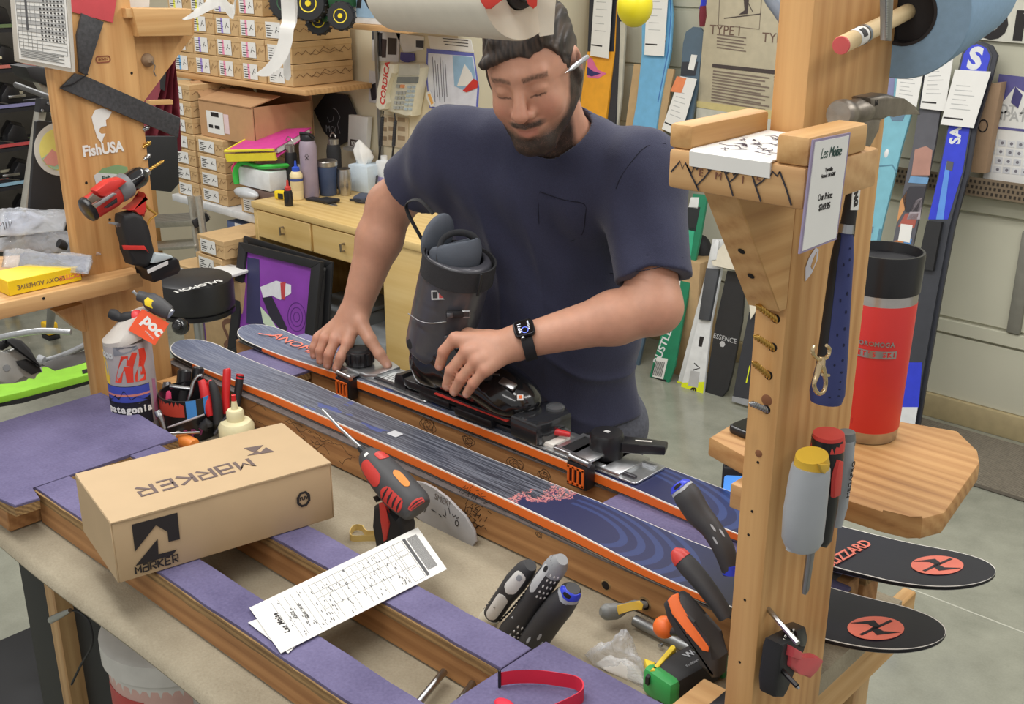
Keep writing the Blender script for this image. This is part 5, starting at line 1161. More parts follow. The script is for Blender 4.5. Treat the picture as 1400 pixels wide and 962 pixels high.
# bits stuck into the edge of the left post behind the drill
for x0, y0, x1, y1, m_, lb in ((450, 70, 535, 15, MGOLD, 'gold drill bit stuck in the left post edge above the red drill'), (465, 140, 535, 95, MSTEEL, 'silver drill bit in the left post edge just above the drill chuck')):
 a = DX(x0, y0, -2.185); e = DX(x1, y1, -2.16); twist_bit('drill_bit', lb, a, e - a, (e - a).length, .005, m_, 'drill bits in the left post')
a = UX(187, 181, -2.185); e = UX(205, 173, -2.165); twist_bit('drill_bit', 'long silver drill bit in the left post edge under the black square', a, e - a, (e - a).length, .005, MSTEEL, 'drill bits in the left post')
pc = empty_at('wire_clip', 'small gold wire clip hanging from the left post beside the drill handle', 'clip', UX(205, 298, -2.18)); rodpx('wire', [(196, 275, 1.6), (203, 285, 2), (214, 293, 2.2), (205, 300, 1.6), (200, 312, 1.4)], lambda x, y: UX(x, y, -2.15), MGOLD, pc, 8)
# ================================================================= behind the bench: leaning skis on the right wall
def leanp(y0, y1=4.27, h=1.65): return fr((0, y0, 0.002), (1, 0, 0), Vector((1, 0, 0)).cross(Vector((0, y1 - y0, h))))
def board(name, label, cat, pts, mat, y0=3.88, t=.014, group=None, zm=None, dy=0.0):
 mx = leanp(y0 + dy); q = LPs(mx, pts, zm); base = min(q, key=lambda p: p[1])
 o = empty_at(name, label, cat, mx @ Vector((base[0], base[1], 0)), group); b = B(); b.prism(q, t, mx, 0, .0012, 1); wobj('core', b, mat, o); return o, mx, t
def patch(o, mx, pts, mat, name='graphic', z=.0146, zm=None, t=.0006): b = B(); b.prism(LPs(mx, pts, zm), t, mx, z); return wobj(name, b, mat, o)
def hung_tag(o, mx, pts, n=6, z=.02, label='white'):
 tg = empty_at('price_tag', label, 'tag', mx @ Vector((*LP(mx, *pts[2], z), z))); b = B(); q = [LP(mx, *p, z) for p in pts]; b.prism(q, .0012, mx, z); wobj('sheet', b, MPAPER, tg); b = B()
 for i in range(n):
  v = .28 + .5 * i / n; a = Vector(q[0]).lerp(Vector(q[3]), v); d = Vector(q[1]).lerp(Vector(q[2]), v); b.stroke([tuple(a.lerp(d, .15)), tuple(a.lerp(d, .55 + .3 * ((i * 7) % 3) / 3))], .003, mx @ T(0, 0, z + .0012))
 v = .87; a = Vector(q[0]).lerp(Vector(q[3]), v); d = Vector(q[1]).lerp(Vector(q[2]), v); wobj('print_lines', b, M('faint_print', (186, 186, 184), 0.8), tg); b = B(); b.stroke([tuple(a.lerp(d, .03)), tuple(a.lerp(d, .62))], .006, mx @ T(0, 0, z + .0012)); wobj('tag_bar', b, MTX, tg); return tg
MLB = M('pale_blue_topsheet', (124, 184, 200), 0.4); MDK = M('dark_topsheet', (48, 50, 58), 0.4); MWHT = M('white_topsheet', (222, 224, 224), 0.4); MBLU = M('royal_blue', (52, 66, 206), 0.35)
GRS = 'skis leaning on the right wall'
o, mx, t = board('leaning_ski', 'pale teal blue ski leaning on the wall beside the hammer', 'ski', [(1207, 150), (1217, 80), (1258, 76), (1250, 148), (1235, 200), (1207, 315), (1190, 400), (1164, 592), (1131, 590), (1160, 400), (1177, 315), (1200, 200)], MLB, group=GRS)
patch(o, mx, [(1207, 155), (1212, 84), (1228, 82), (1222, 150)], M('lilac_edge', (130, 132, 170), 0.4)); patch(o, mx, [(1215, 152), (1242, 152), (1236, 166), (1222, 166)], M('slate_patch', (100, 128, 150), 0.5))
b = B(); b.stroke(LPs(mx, [(1192, 238), (1200, 228), (1222, 226), (1228, 236)]), .006, mx @ T(0, 0, t)); b.stroke(LPs(mx, [(1181, 312), (1184, 338), (1174, 348)]), .012, mx @ T(0, 0, t)); b.stroke(LPs(mx, [(1206, 313), (1200, 345)]), .012, mx @ T(0, 0, t)); wobj('graphic_lines', b, M('teal_line', (84, 132, 152), 0.5), o)
q = LP(mx, 1214, 210); wobj('logo_drop', B().lathe([(.012, 0), (.010, .001), (0, .001)], mx @ T(q[0], q[1], t) @ Matrix.Diagonal((.7, 1.4, 1, 1)), 14), MWHT, o); q = LP(mx, 1192, 314); wobj('rating_square', B().box((q[0], q[1], t + .0005), (.022, .026, .001), mx), M('slate_patch', (100, 128, 150)), o)
hung_tag(o, mx, [(1229, 84), (1265, 86), (1252, 152), (1223, 146)], z=.03, label='white price sheet hanging under the towel roll over the pale blue ski')
o, mx, t = board('leaning_ski', 'ski with cartoon patchwork graphic between pale blue and royal blue skis', 'ski', [(1266, 80), (1303, 76), (1288, 150), (1280, 200), (1262, 280), (1247, 350), (1221, 596), (1190, 594), (1219, 350), (1235, 270), (1250, 200), (1258, 150)], M('charcoal_topsheet', (92, 92, 98), 0.3), group=GRS, dy=.02)
for pts, c in (([(1253, 205), (1268, 200), (1277, 206), (1273, 240), (1248, 240)], (176, 132, 118)), ([(1247, 241), (1272, 243), (1270, 252), (1244, 250)], (112, 156, 196)), ([(1246, 255), (1268, 255), (1260, 290), (1240, 290), (1236, 270)], (58, 56, 62)), ([(1233, 275), (1242, 262), (1240, 285), (1228, 305)], (206, 148, 96)), ([(1252, 275), (1263, 270), (1260, 300), (1242, 300)], (170, 160, 166)), ([(1240, 292), (1258, 292), (1252, 312), (1230, 310)], (172, 92, 78)), ([(1224, 330), (1238, 326), (1234, 350), (1219, 350)], (206, 124, 64)), ([(1238, 330), (1249, 326), (1244, 352), (1234, 352)], (86, 140, 200))): patch(o, mx, pts, M('art_%d_%d_%d' % c, c, 0.4))
lbq = patch(o, mx, [(1234, 306), (1250, 308), (1246, 332), (1230, 329)], MPAPER, 'barcode_label', .0156)
hung_tag(o, mx, [(1268, 80), (1304, 74), (1292, 152), (1258, 148)], z=.03, label='white price sheet hanging over the cartoon patchwork ski')
# brown gap behind
S_ = [(1312, 95), (1318, 70), (1326, 60), (1338, 57), (1352, 63), (1359, 76), (1354, 96), (1330, 175), (1320, 235), (1300, 310), (1283, 400), (1262, 520), (1252, 582), (1226, 582), (1237, 500), (1255, 400), (1268, 320), (1285, 235), (1298, 170)]
o2, mx2, t2 = board('leaning_ski', 'dark ski standing directly behind the royal blue ski', 'ski', [(x + 7, y) for x, y in S_], M('dark_topsheet', (48, 50, 58)), group=GRS, dy=.035)
o, mx, t = board('leaning_ski', 'royal blue ski with a white letter S on its tip', 'ski', S_, M('grey_black_body', (62, 64, 70), 0.35), group=GRS, dy=.015)
patch(o, mx, [(1315, 95), (1320, 74), (1328, 64), (1338, 61), (1350, 66), (1356, 78), (1351, 96), (1328, 175), (1318, 235), (1298, 300), (1271, 300), (1287, 235), (1300, 170)], MBLU); patch(o, mx, [(1238, 495), (1263, 495), (1258, 556), (1231, 556)], MBLU); patch(o, mx, [(1231, 556), (1257, 556), (1253, 580), (1228, 580)], MWHT)
patch(o, mx, [(1296, 222), (1302, 222), (1292, 300), (1282, 300)], M('sky_stripe', (96, 150, 230), 0.35), z=.0156); patch(o, mx, [(1297, 220), (1306, 222), (1304, 234), (1295, 232)], M('charcoal_topsheet', (92, 92, 98)), z=.0158)
q = LP(mx, 1335, 82); wtext('S', .105, MWHT, o, mx @ T(q[0], q[1], t + .0014), bold=.005); q = LP(mx, 1309, 186); wtext('SA', .055, MWHT, o, mx @ T(q[0], q[1], t + .0014) @ rot('Z', 98), bold=.002)
wobj('binding_plate', B().prism(LPs(mx, [(1272, 302), (1292, 304), (1280, 370), (1258, 366)]), .02, mx, t), MBLKM, o)
hung_tag(o, mx, [(1306, 95), (1355, 98), (1331, 175), (1286, 170)], z=.034, label='large white price sheet hanging under the letter S')
# skis left of the tool post
o, mx, t = board('leaning_snowboard', 'orange and pink snowboard standing behind the shoulder of the person', 'snowboard', [(812, -40), (848, -40), (843, 70), (836, 122), (786, 512), (744, 508), (806, 70)], M('orange_topsheet', (240, 168, 48), 0.4), y0=3.92)
patch(o, mx, [(810, -40), (848, -40), (842, 71), (806, 71)], M('dark_topsheet', (48, 50, 58))); patch(o, mx, [(806, 78), (812, 80), (820, 96), (832, 101), (820, 108), (806, 106)], M('pink_graphic', (222, 112, 160), 0.4)); patch(o, mx, [(806, 92), (814, 98), (824, 101), (812, 105), (805, 103)], M('navy_graphic', (52, 50, 110), 0.4), z=.0156)
hung_tag(o, mx, [(815, -40), (840, -40), (832, 80), (807, 76)], z=.03, label='white price sheet hanging over the orange snowboard')
o, mx, t = board('leaning_ski', 'narrow black ski edge beside the orange snowboard', 'ski', [(845, -40), (851, -40), (849, 60), (842, 200), (800, 514), (791, 514), (838, 126)], MDK, y0=3.95, group=GRS)
o, mx, t = board('cover_strip', 'pale vertical strip standing beside the black ski edge', 'strip', [(850, 30), (858, 30), (852, 130), (804, 512), (798, 512), (846, 130)], M('pale_strip', (196, 192, 176), 0.6), y0=3.98)
o, mx, t = board('cardboard_strip', 'tan cardboard strip standing left of the sky blue board', 'cardboard', [(869, 88), (879, 89), (870, 200), (824, 516), (813, 515), (862, 140)], M('tan_cardboard', (188, 158, 116), 0.8), y0=3.94)
o, mx, t = board('leaning_snowboard', 'sky blue snowboard standing behind the shoulder of the person', 'snowboard', [(880, -40), (916, -40), (922, 20), (919, 70), (905, 140), (846, 522), (806, 517), (873, 140), (880, 75)], M('sky_blue_topsheet', (112, 176, 216), 0.4), y0=3.9)
b = B(); b.stroke(LPs(mx, [(917, -30), (920, 20), (916, 70), (902, 140)]), .006, mx @ T(0, 0, t)); wobj('edge_line', b, M('blue_line', (70, 120, 180), 0.4), o); q = LP(mx, 910, 55); wtext('S', .05, MTX, o, mx @ T(q[0], q[1], t + .0006), bold=.002)
hung_tag(o, mx, [(886, -40), (916, -40), (908, 77), (881, 75)], z=.03, label='white price sheet hanging over the sky blue snowboard')
yb = UD(868, 8, 3.35); ybm = empty_at('yellow_balloon', 'yellow balloon hanging in front of the sky blue board', 'balloon', yb)
wobj('balloon', B().ball(tuple(yb), (.054, .054, .062), None, 28, 16), M('yellow_rubber', (238, 222, 44), 0.28, var=0.02), ybm); wobj('string', B().tube([yb + Vector((0, 0, .06)), yb + Vector((0, 0, .5))], .001, 6), MPAPER, ybm)
o, mx, t = board('cardboard_strip', 'tan cardboard strip standing right of the sky blue board', 'cardboard', [(914, 94), (924, 95), (910, 175), (858, 520), (847, 519), (902, 170)], M('tan_cardboard', (188, 158, 116)), y0=3.93)
o, mx, t = board('leaning_ski', 'slate ski with barcode and orange note beside the type chart', 'ski', [(936, 60), (940, 44), (950, 37), (960, 38), (965, 46), (957, 110), (945, 180), (872, 516), (846, 512), (928, 170)], M('slate_topsheet', (84, 104, 120), 0.35), y0=3.96, group=GRS)
patch(o, mx, [(935, 85), (957, 85), (953, 104), (933, 104)], MDK); patch(o, mx, [(948, 75), (956, 76), (951, 97), (943, 95)], MPAPER, 'barcode_label', .0152)
tg = hung_tag(o, mx, [(930, 104), (953, 108), (930, 188), (905, 176)], z=.03, label='slanted white price sheet with orange note on the slate ski')
patch(tg, mx, [(931, 105), (944, 108), (937, 128), (922, 126)], M('orange_note', (232, 138, 90), 0.7), 'sticky_note', .0318)
gp_ = empty_at('goggle_strap', 'blue and red goggle strap hanging above the slate ski', 'strap', UY(962, 34, 4.05)); rodpx('strap', [(966, -30, 6), (962, 5, 6), (960, 12, 6)], lambda x, y: UY(x, y, 4.05), M('royal_blue', (52, 66, 206)), gp_, 10, flat=.5); rodpx('pouch', [(961, 8, 6), (961, 22, 7), (960, 36, 5)], lambda x, y: UY(x, y, 4.05), M('maroon_cloth', (118, 38, 50), 0.8), gp_, 12, flat=.6)
# type chart poster
TP = PLY(4.20); tp = empty_at('skier_type_chart', 'tan cardboard skier type chart standing behind the post', 'poster', UY(1010, 150, 4.2)); slab('panel', [(970, -40), (1120, -40), (1110, 165), (955, 140), (958, 100)], TP, .012, M('poster_tan', (192, 182, 156), 0.7), tp, bev=.001); TQ = PLY(4.193)
slab('lower_strip', [(953, 138), (1110, 158), (1108, 172), (953, 146)], PLY(4.192), .006, M('straw_strip', (206, 190, 132), 0.7), tp); slab('lower_sheet', [(953, 147), (1110, 168), (1106, 230), (950, 186)], PLY(4.192), .005, M('pale_panel', (200, 198, 184), 0.7), tp)
c = LP(TQ, 991, 42); MBR2 = M('brown_print', (112, 88, 76), 0.7); [wtext(w, .055, MBR2, tp, TQ @ T(c[0] + dx, c[1], 0)) for w, dx in (('TYPE', -.015), ('I', .07))]; c = LP(TQ, 1064, 53); [wtext(w, .055, MBR2, tp, TQ @ T(c[0] + dx, c[1], 0)) for w, dx in (('TYPE', -.015), ('II', .075))]
b = B(); b.stroke(LPs(TQ, [(985, -30), (982, 34), (1038, 40), (1043, -25)]), .003, TQ)
for i in range(5): b.stroke(LPs(TQ, [(980, 47 + i * 4.4), (1020 - 3 * (i % 2), 52 + i * 4.6)]), .005, TQ)
for i in range(11): b.stroke(LPs(TQ, [(975 - i * .3, 97 + i * 4.0), (1052 - (i % 3) * 6, 107 + i * 4.3)]), .006, TQ)
for i in range(9): b.stroke(LPs(TQ, [(1058, 105 + i * 4.4), (1084, 109 + i * 4.4)]), .006, TQ)
wobj('print_lines', b, M('brown_grey_print', (126, 112, 100), 0.8), tp); b = B(); b.prism(LPs(TQ, [(974, 87), (1090, 99), (1090, 105), (974, 92)]), .0008, TQ); wobj('heading_bar', b, M('dark_print', (74, 64, 62), 0.7), tp)
b = B(); b.prism(LPs(TQ, [(1016, -20), (1026, -20), (1023, 8), (1022, 19), (1010, 20), (1018, 14), (1017, 0)]), .0008, TQ); b.stroke(LPs(TQ, [(990, 25), (1040, 19)]), .004, TQ); b.stroke(LPs(TQ, [(1022, 2), (1029, 16)]), .003, TQ); wobj('skier_print', b, M('dark_print', (74, 64, 62)), tp)
# lower racked skis
P5 = (860, 240, 3.006); GR2 = 'skis standing in front of the right wall'
o, mx, t = board('leaning_ski', 'green ski with barcode label under the elbow of the person', 'ski', [(270, 75), (330, 80), (300, 250), (250, 480), (195, 780), (165, 862), (85, 845), (140, 650), (210, 400), (240, 220)], M('green_topsheet', (40, 130, 96), 0.35), group=GR2, zm=P5)
for pts, c in (([(250, 130), (300, 130), (280, 230), (235, 220)], (40, 44, 46)), ([(240, 215), (278, 215), (262, 330), (238, 330)], (60, 176, 136)), ([(262, 90), (296, 90), (290, 135), (252, 130)], (226, 228, 226)), ([(88, 825), (160, 838), (160, 862), (86, 846)], (32, 36, 38)), ([(190, 500), (225, 505), (205, 600), (170, 600)], (70, 96, 92))): patch(o, mx, pts, M('art_%d_%d_%d' % c, c, 0.4), zm=P5)
patch(o, mx, [(122, 745), (168, 752), (148, 836), (104, 825)], MPAPER, 'barcode_label', .0152, P5); b = B()
for i in range(9): b.stroke(LPs(mx, [(118 - i * 0 + i * 4.5, 760 + i * .8), (104 + i * 4.5, 818 + i * 1)], P5), .003, mx @ T(0, 0, .0160))
wobj('barcode', b, MTX, o); q = LP(mx, 860 + 150 / 3, 240 + 690 / 3); wtext('RUSTLER', .05, MWHT, o, mx @ T(q[0], q[1], t + .0006) @ rot('Z', 78), bold=.001); patch(o, mx, [(205, 410), (222, 408), (215, 480), (198, 485)], MPAPER, 'tag_label', .0152, P5)
o, mx, t = board('leaning_ski', 'second white ski half hidden behind the white and yellow one', 'ski', [(340, 330), (385, 270), (330, 600), (225, 875), (202, 868)], MWHT, group=GR2, zm=P5, dy=.03); patch(o, mx, [(205, 842), (228, 848), (225, 875), (202, 868)], M('neon_yellow', (228, 240, 40), 0.4), zm=P5)
o, mx, t = board('leaning_ski', 'white ski with neon yellow tail and dark plate', 'ski', [(350, 260), (395, 262), (385, 400), (345, 600), (310, 910), (214, 890), (290, 600), (320, 420)], MWHT, group=GR2, zm=P5)
patch(o, mx, [(225, 850), (318, 846), (310, 908), (216, 888)], M('neon_yellow', (228, 240, 40)), zm=P5); wobj('binding_plate', B().prism(LPs(mx, [(332, 380), (385, 384), (345, 596), (300, 590)], P5), .018, mx, t, .003), M('charcoal_plate', (74, 76, 80), 0.5), o)
q = LP(mx, 860 + 268 / 3, 240 + 880 / 3); wtext('e', .06, MTX, o, mx @ T(q[0], q[1], t + .0012) @ rot('Z', 96), bold=.002); wobj('key_mark', B().prism(LPs(mx, [(298, 660), (316, 662), (306, 704), (292, 700)], P5), .0008, mx, t, 0), MTX, o); b = B(); b.stroke(LPs(mx, [(275, 770), (298, 790), (270, 798)], P5), .006, mx @ T(0, 0, t)); wobj('arrow_mark', b, MTX, o); patch(o, mx, [(262, 800), (298, 806), (290, 870), (250, 862)], M('label_pale', (186, 186, 186)), 'code_label', .0152, P5)
o, mx, t = board('leaning_ski', 'plain black wide ski to the right of the white ski', 'ski', [(410, 390), (486, 398), (470, 600), (430, 810), (412, 880), (390, 906), (345, 904), (320, 885), (360, 620)], M('black_topsheet', (44, 45, 48), 0.4), group=GR2, zm=P5, dy=.02)
q = LP(mx, 860 + 400 / 3, 240 + 668 / 3); wtext('ESSENCE', .03, M('label_pale', (186, 186, 186)), o, mx @ T(q[0], q[1], t + .0006)); q = LP(mx, 860 + 390 / 3, 240 + 690 / 3); wobj('crest', B().lathe([(.014, 0), (0, .0008)], mx @ T(q[0], q[1], t), 6), M('label_pale', (186, 186, 186)), o)
o, mx, t = board('leaning_ski', 'black ski with small yellow lettering close to the tool post', 'ski', [(500, 560), (560, 560), (530, 800), (505, 950), (430, 925), (460, 760)], M('ink_topsheet', (52, 54, 60), 0.4), group=GR2, zm=P5, dy=-.02)
patch(o, mx, [(502, 780), (506, 780), (492, 850), (487, 850)], M('neon_yellow', (228, 240, 40)), zm=P5); patch(o, mx, [(432, 905), (505, 920), (503, 948), (430, 926)], M('frayed_silver', (150, 152, 154), 0.5), zm=P5)
cb2 = empty_at('tall_box', 'tan cardboard box standing between the green and white skis', 'box', UZ(945, 500, 0)); b = B(); pz = UZ(943, 500, 0); wobj('carton', B().box((pz.x + .03, 4.05, .27), (.16, .16, .54), None, .003), M('tan_cardboard', (188, 158, 116)), cb2)
cc = empty_at('boot_bag', 'rumpled black bag stuffed between green ski and wall', 'bag', UY(955, 395, 4.1)); b = B(); c0 = UY(956, 362, 4.12); b.ball(tuple(c0), (.07, .06, .14), None, 16, 12); wobj('bag', b, MBLKM, cc)
cl_ = empty_at('paper_sheet', 'creased cream paper sheet hanging over the racked skis', 'paper', UY(1000, 340, 3.86)); CM = leanp(3.80); slab('sheet', [(340, 345), (372, 300), (415, 248), (470, 350), (548, 485), (520, 560), (500, 590), (490, 470), (482, 395), (420, 385), (345, 368)], CM, .003, M('cream_paper', (224, 216, 196), 0.8), cl_, zm=P5)
slab('hook', [(340, 300), (362, 262), (372, 270), (360, 345), (336, 350)], CM, .012, MWHT, cl_, zm=P5, bev=.002)
# ledge goods and wall prints
cdb = empty_at('ledge_carton', 'brown cardboard box standing on the perforated ledge', 'box', UY(1335, 240, 4.2)); slab('carton', [(1341, 116), (1373, 112), (1350, 236), (1317, 232)], PLY(4.245), .05, M('brown_cardboard', (160, 132, 104), 0.8), cdb, bev=.001); c = LP(PLY(4.2195), 1344, 172); b = B(); b.stroke([(.016 * math.cos(a), .022 * math.sin(a)) for a in [2 * math.pi * i / 20 for i in range(20)]], .005, PLY(4.2195) @ T(c[0], c[1], 0), .0006, True); wobj('print_ring', b, MTX, cdb)
CA = PLY(4.288); cal = empty_at('compatibility_chart', 'purple headed boot and binding compatibility chart on the grey wall', 'poster', UY(1380, 245, 4.29)); slab('sheet', [(1366, 101), (1460, 112), (1450, 262), (1344, 243)], CA, .004, MPAPER, cal); CB_ = PLY(4.2855); slab('photo', [(1366, 101), (1460, 112), (1456, 160), (1388, 118), (1372, 138), (1360, 140)], CB_, .0008, M('purple_print', (96, 92, 150), 0.6), cal)
slab('skier_print', [(1388, 118), (1398, 130), (1392, 148), (1382, 140)], PLY(4.2845), .0008, M('purple_dark', (72, 68, 120), 0.6), cal); c = LP(CB_, 1398, 152); wtext('BOOT AND', .048, M('chart_grey', (182, 182, 180)), cal, CB_ @ T(c[0] - .03, c[1], 0), bold=.001); c = LP(CB_, 1398, 161); wtext('COMPATIBILITY', .048, M('chart_grey', (182, 182, 180)), cal, CB_ @ T(c[0] - .01, c[1], 0), bold=.001)
b = B(); b.prism(LPs(CB_, [(1356, 172), (1456, 182), (1456, 186), (1355, 175)]), .0008, CB_); wobj('rule', b, M('purple_print', (96, 92, 150)), cal)
for rr in range(4):
 for k in range(5):
  x, y = 1358 + k * 12.5 - rr * 2.2, 194 + rr * 12 + k * 1.3; b = B(); b.prism(LPs(CB_, [(x - 5, y - 5), (x + 5, y - 4), (x + 4, y + 5), (x - 6, y + 4)]), .0006, CB_); wobj('chart_cell', b, M('cell_a', (206, 208, 212), 0.7) if (rr + k) % 2 else M('cell_b', (220, 221, 222), 0.7), cal); c = LP(CB_, x, y); wobj('cell_dot', B().lathe([(.006, .0007), (0, .0011)], CB_ @ T(c[0], c[1], 0), 10), M('cell_ink', (122, 120, 128), 0.7), cal)
sgn = empty_at('wall_sign', 'pale wall sign with large black lettering at the top right', 'sign', UY(1380, 60, 4.29)); slab('panel', [(1290, -60), (1480, -60), (1480, 66), (1290, 50)], PLY(4.2935), .003, M('sign_pale', (212, 210, 196), 0.6), sgn); c = LP(PLY(4.291), 1373, 28); [wtext(ch, .20, M('black_print', (38, 34, 34)), sgn, PLY(4.291) @ T(c[0] + dx, c[1], 0), bold=.008) for ch, dx in (('o', -.04), ('n', .085))]
# ================================================================= back left: wall shelf with boxes
MKR = M('kraft_boot_box', (206, 172, 124), 0.75, var=0.05); MPNK = M('label_pink', (242, 150, 180), 0.6); MPRP = M('label_purple', (160, 142, 214), 0.6); MYLW = M('label_yellow', (236, 232, 90), 0.6); MBL2 = M('label_blue', (110, 176, 230), 0.6)
def boot_box(w, d, h, stripe, label, group, mx):
 o = thing('boot_box', label, 'box', mx, group)          # local: x along wall, front at y=0, bottom z=0
 obj('carton', B().box((w / 2, d / 2, h / 2), (w - .004, d - .002, h - .003), None, .0015, 1), MKR, o)
 obj('lid', B().box((w / 2, d / 2, h - .014), (w - .001, d + .002, .024), None, .0015, 1), MKR, o)
 F = fr((0, -.0022, 0), (1, 0, 0), (0, -1, 0)); lb = obj('label', B().prism(rect(w * .12, w * .68, h * .12, h * .82), .0008, F), MPAPER, o)
 b = B(); random.seed(int(w * 1000) + len(label))
 for i in range(5): b.stroke([(w * .16, h * (.22 + i * .11)), (w * (.3 + .05 * (i % 3)), h * (.22 + i * .11))], .0035, F @ T(0, 0, .0009))
 b.stroke([(w * .48, h * .35), (w * .56, h * .62), (w * .52, h * .5), (w * .62, h * .4)], .003, F @ T(0, 0, .0009)); obj('label_print', b, MTX, lb)
 if stripe: obj('label_stripe', B().prism(rect(w * .30, w * .38, h * .12, h * .82), .0006, F @ T(0, 0, .0005)), stripe, lb)
 G = fr((w + .0012, 0, 0), (0, 1, 0), (1, 0, 0)); b = B(); b.stroke([(d * u, h * v) for u, v in ((.04, .40), (.10, .55), (.16, .42), (.22, .58), (.30, .38), (.38, .60), (.44, .45), (.52, .70), (.62, .50), (.70, .62), (.78, .42), (.86, .66), (.93, .46), (.98, .55))], .003, G); b.stroke([(d * u, h * v) for u, v in ((.30, .44), (.40, .36), (.50, .52), (.60, .40), (.72, .50), (.84, .38))], .002, G); b.stroke([(w * .74, h * .3), (w * .82, h * .62), (w * .88, h * .42), (w * .97, h * .55)], .0025, F); obj('mountain_line', b, M('brown_line', (128, 98, 66), 0.8), o)
 return o
shl = thing('wall_shelf', 'wooden wall shelf stacked with tan boot boxes at the back', 'shelf', T(-4.6, 3.22, 1.235))
wobj('board', B().box((-4.70, 3.21, 1.224), (1.30, .38, .024), None, .003), WPX, shl); wobj('bracket', B().prism([(0, 0), (.33, 0), (0, -.10)], .02, fr((-4.22, 3.40, 1.21), (0, -1, 0), (1, 0, 0))), MWHT, shl)
for x in (-4.36, -4.02): wobj('wall_standard', B().box((x, 3.412, 1.1), (.022, .014, 1.3), None, .002, 1), M('zinc_standard', (150, 150, 146), 0.5, 0.6), shl)
colr = [MBL2, MPRP, MPNK, MPNK, None]; names = ['leftmost', 'second', 'third', 'fourth', 'rightmost']; rows = ['bottom', 'second', 'third', 'fourth', 'top']; cn = {id(MBL2): 'blue', id(MPRP): 'purple', id(MPNK): 'pink', id(MYLW): 'yellow'}
bw, bh = .198, .097
for rr in range(5):
 for k in range(5):
  if k == 4 and rr > 2: continue
  st = colr[k] if rr < 2 else [MYLW, MYLW, MPRP, MPNK, None][k]
  lb = 'boot box with %s label, %s row, %s on the wall shelf' % ((cn[id(st)] + ' striped') if st else 'plain white', rows[rr], names[k])
  boot_box(bw, .34, bh, st, lb, 'boot boxes on the wall shelf', T(-5.155 + k * bw + random.uniform(-.003, .003), 3.045 + random.uniform(-.006, .006), 1.237 + rr * bh))
# white table with stacked boxes
wt_ = thing('white_table', 'white trestle table stacked with boxes beside the desk', 'table', T(-4.6, 3.15, 0)); wobj('top', B().box((-4.60, 3.15, .633), (.90, .50, .034), None, .004), MWHT, wt_)
for x in (-5.0, -4.2): wobj('leg', B().box((x, 3.35, .308), (.04, .04, .615), None, .003), MWHT, wt_)
sh_ = .079
for i in range(7): boot_box(.20, .34, sh_, None, 'boot box, number %s from the bottom in the tall corner stack' % ['one', 'two', 'three', 'four', 'five', 'six', 'seven'][i], 'boot boxes on the white table', T(-5.03 + random.uniform(-.006, .006), 2.925, .651 + i * sh_))
for i in range(4): boot_box(.23, .36, sh_, None, 'boot box, number %s from the bottom under the open carton' % ['one', 'two', 'three', 'four'][i], 'boot boxes on the white table', T(-4.815 + random.uniform(-.006, .006), 2.925, .651 + i * sh_))
oc = thing('open_carton', 'large open cardboard carton with white label on the stacked boxes', 'box', T(-4.80, 2.95, .651 + 4 * sh_ + .001)); MKD = M('carton_brown', (190, 148, 106), 0.8, var=0.05)
for n_, c, s in (('wall', (.22, .004, .085), (.44, .008, .17)), ('wall', (.22, .336, .085), (.44, .008, .17)), ('wall', (.004, .17, .085), (.008, .33, .17)), ('wall', (.436, .17, .085), (.008, .33, .17)), ('base', (.22, .17, .004), (.44, .33, .008))): obj(n_, B().box(c, s), MKD, oc)
obj('flap', B().box((.22, .08, 0), (.43, .17, .005), T(0, .0, .172) @ rot('X', 12)), MKD, oc); obj('flap', B().box((.22, .03, .0), (.44, .06, .005), T(0, .338, .17) @ rot('X', 100)), MKD, oc); obj('flap', B().box((-.05, .17, 0), (.12, .30, .005), T(0, 0, .175) @ rot('Y', 38)), MKD, oc)
F = fr((0, -.0006, 0), (1, 0, 0), (0, -1, 0)); lb = obj('label', B().prism(rect(.06, .20, .02, .125), .0008, F), MPAPER, oc); b = B(); b.prism(rect(.10, .165, .10, .12), .0005, F @ T(0, 0, .0009)); b.prism(rect(.075, .11, .045, .06), .0005, F @ T(0, 0, .0009)); b.prism(rect(.125, .165, .045, .06), .0005, F @ T(0, 0, .0009)); obj('label_print', b, MTX, lb); obj('shipping_label', B().prism(rect(.205, .245, .03, .12), .0008, F), M('pink_white_label', (232, 206, 206), 0.7), oc)
lbx = boot_box(.22, .2, .09, None, 'white labelled box with orange edge on the table beside the desk', None, T(-4.46, 2.915, .651)); obj('orange_strip', B().box((.11, .05, .092), (.2, .1, .003)), M('orange_note', (232, 138, 90)), lbx)
bnd = thing('ring_binder', 'pink ring binder with yellow edge lying tilted on the table stack', 'binder', fr((-4.30, 2.98, .965), (.95, .3, .10), (-.1, -.22, 1))); obj('cover', B().box((0, .02, .03), (.27, .30, .004), None, .001), M('magenta_cover', (212, 66, 150), 0.5), bnd); obj('cover', B().box((0, .02, -.0), (.27, .30, .004), T(0, 0, 0) @ rot('X', 4), .001), M('magenta_cover', (212, 66, 150)), bnd)
b = B(); b.box((0, -.134, .031), (.275, .012, .008)); b.box((-.137, .02, .031), (.010, .30, .008)); b.box((0, -.134, 0), (.275, .012, .034)); obj('yellow_edge', b, M('yellow_trim', (240, 222, 60), 0.5), bnd); obj('pages', B().box((.01, .03, .015), (.24, .26, .022)), MPAPER, bnd)
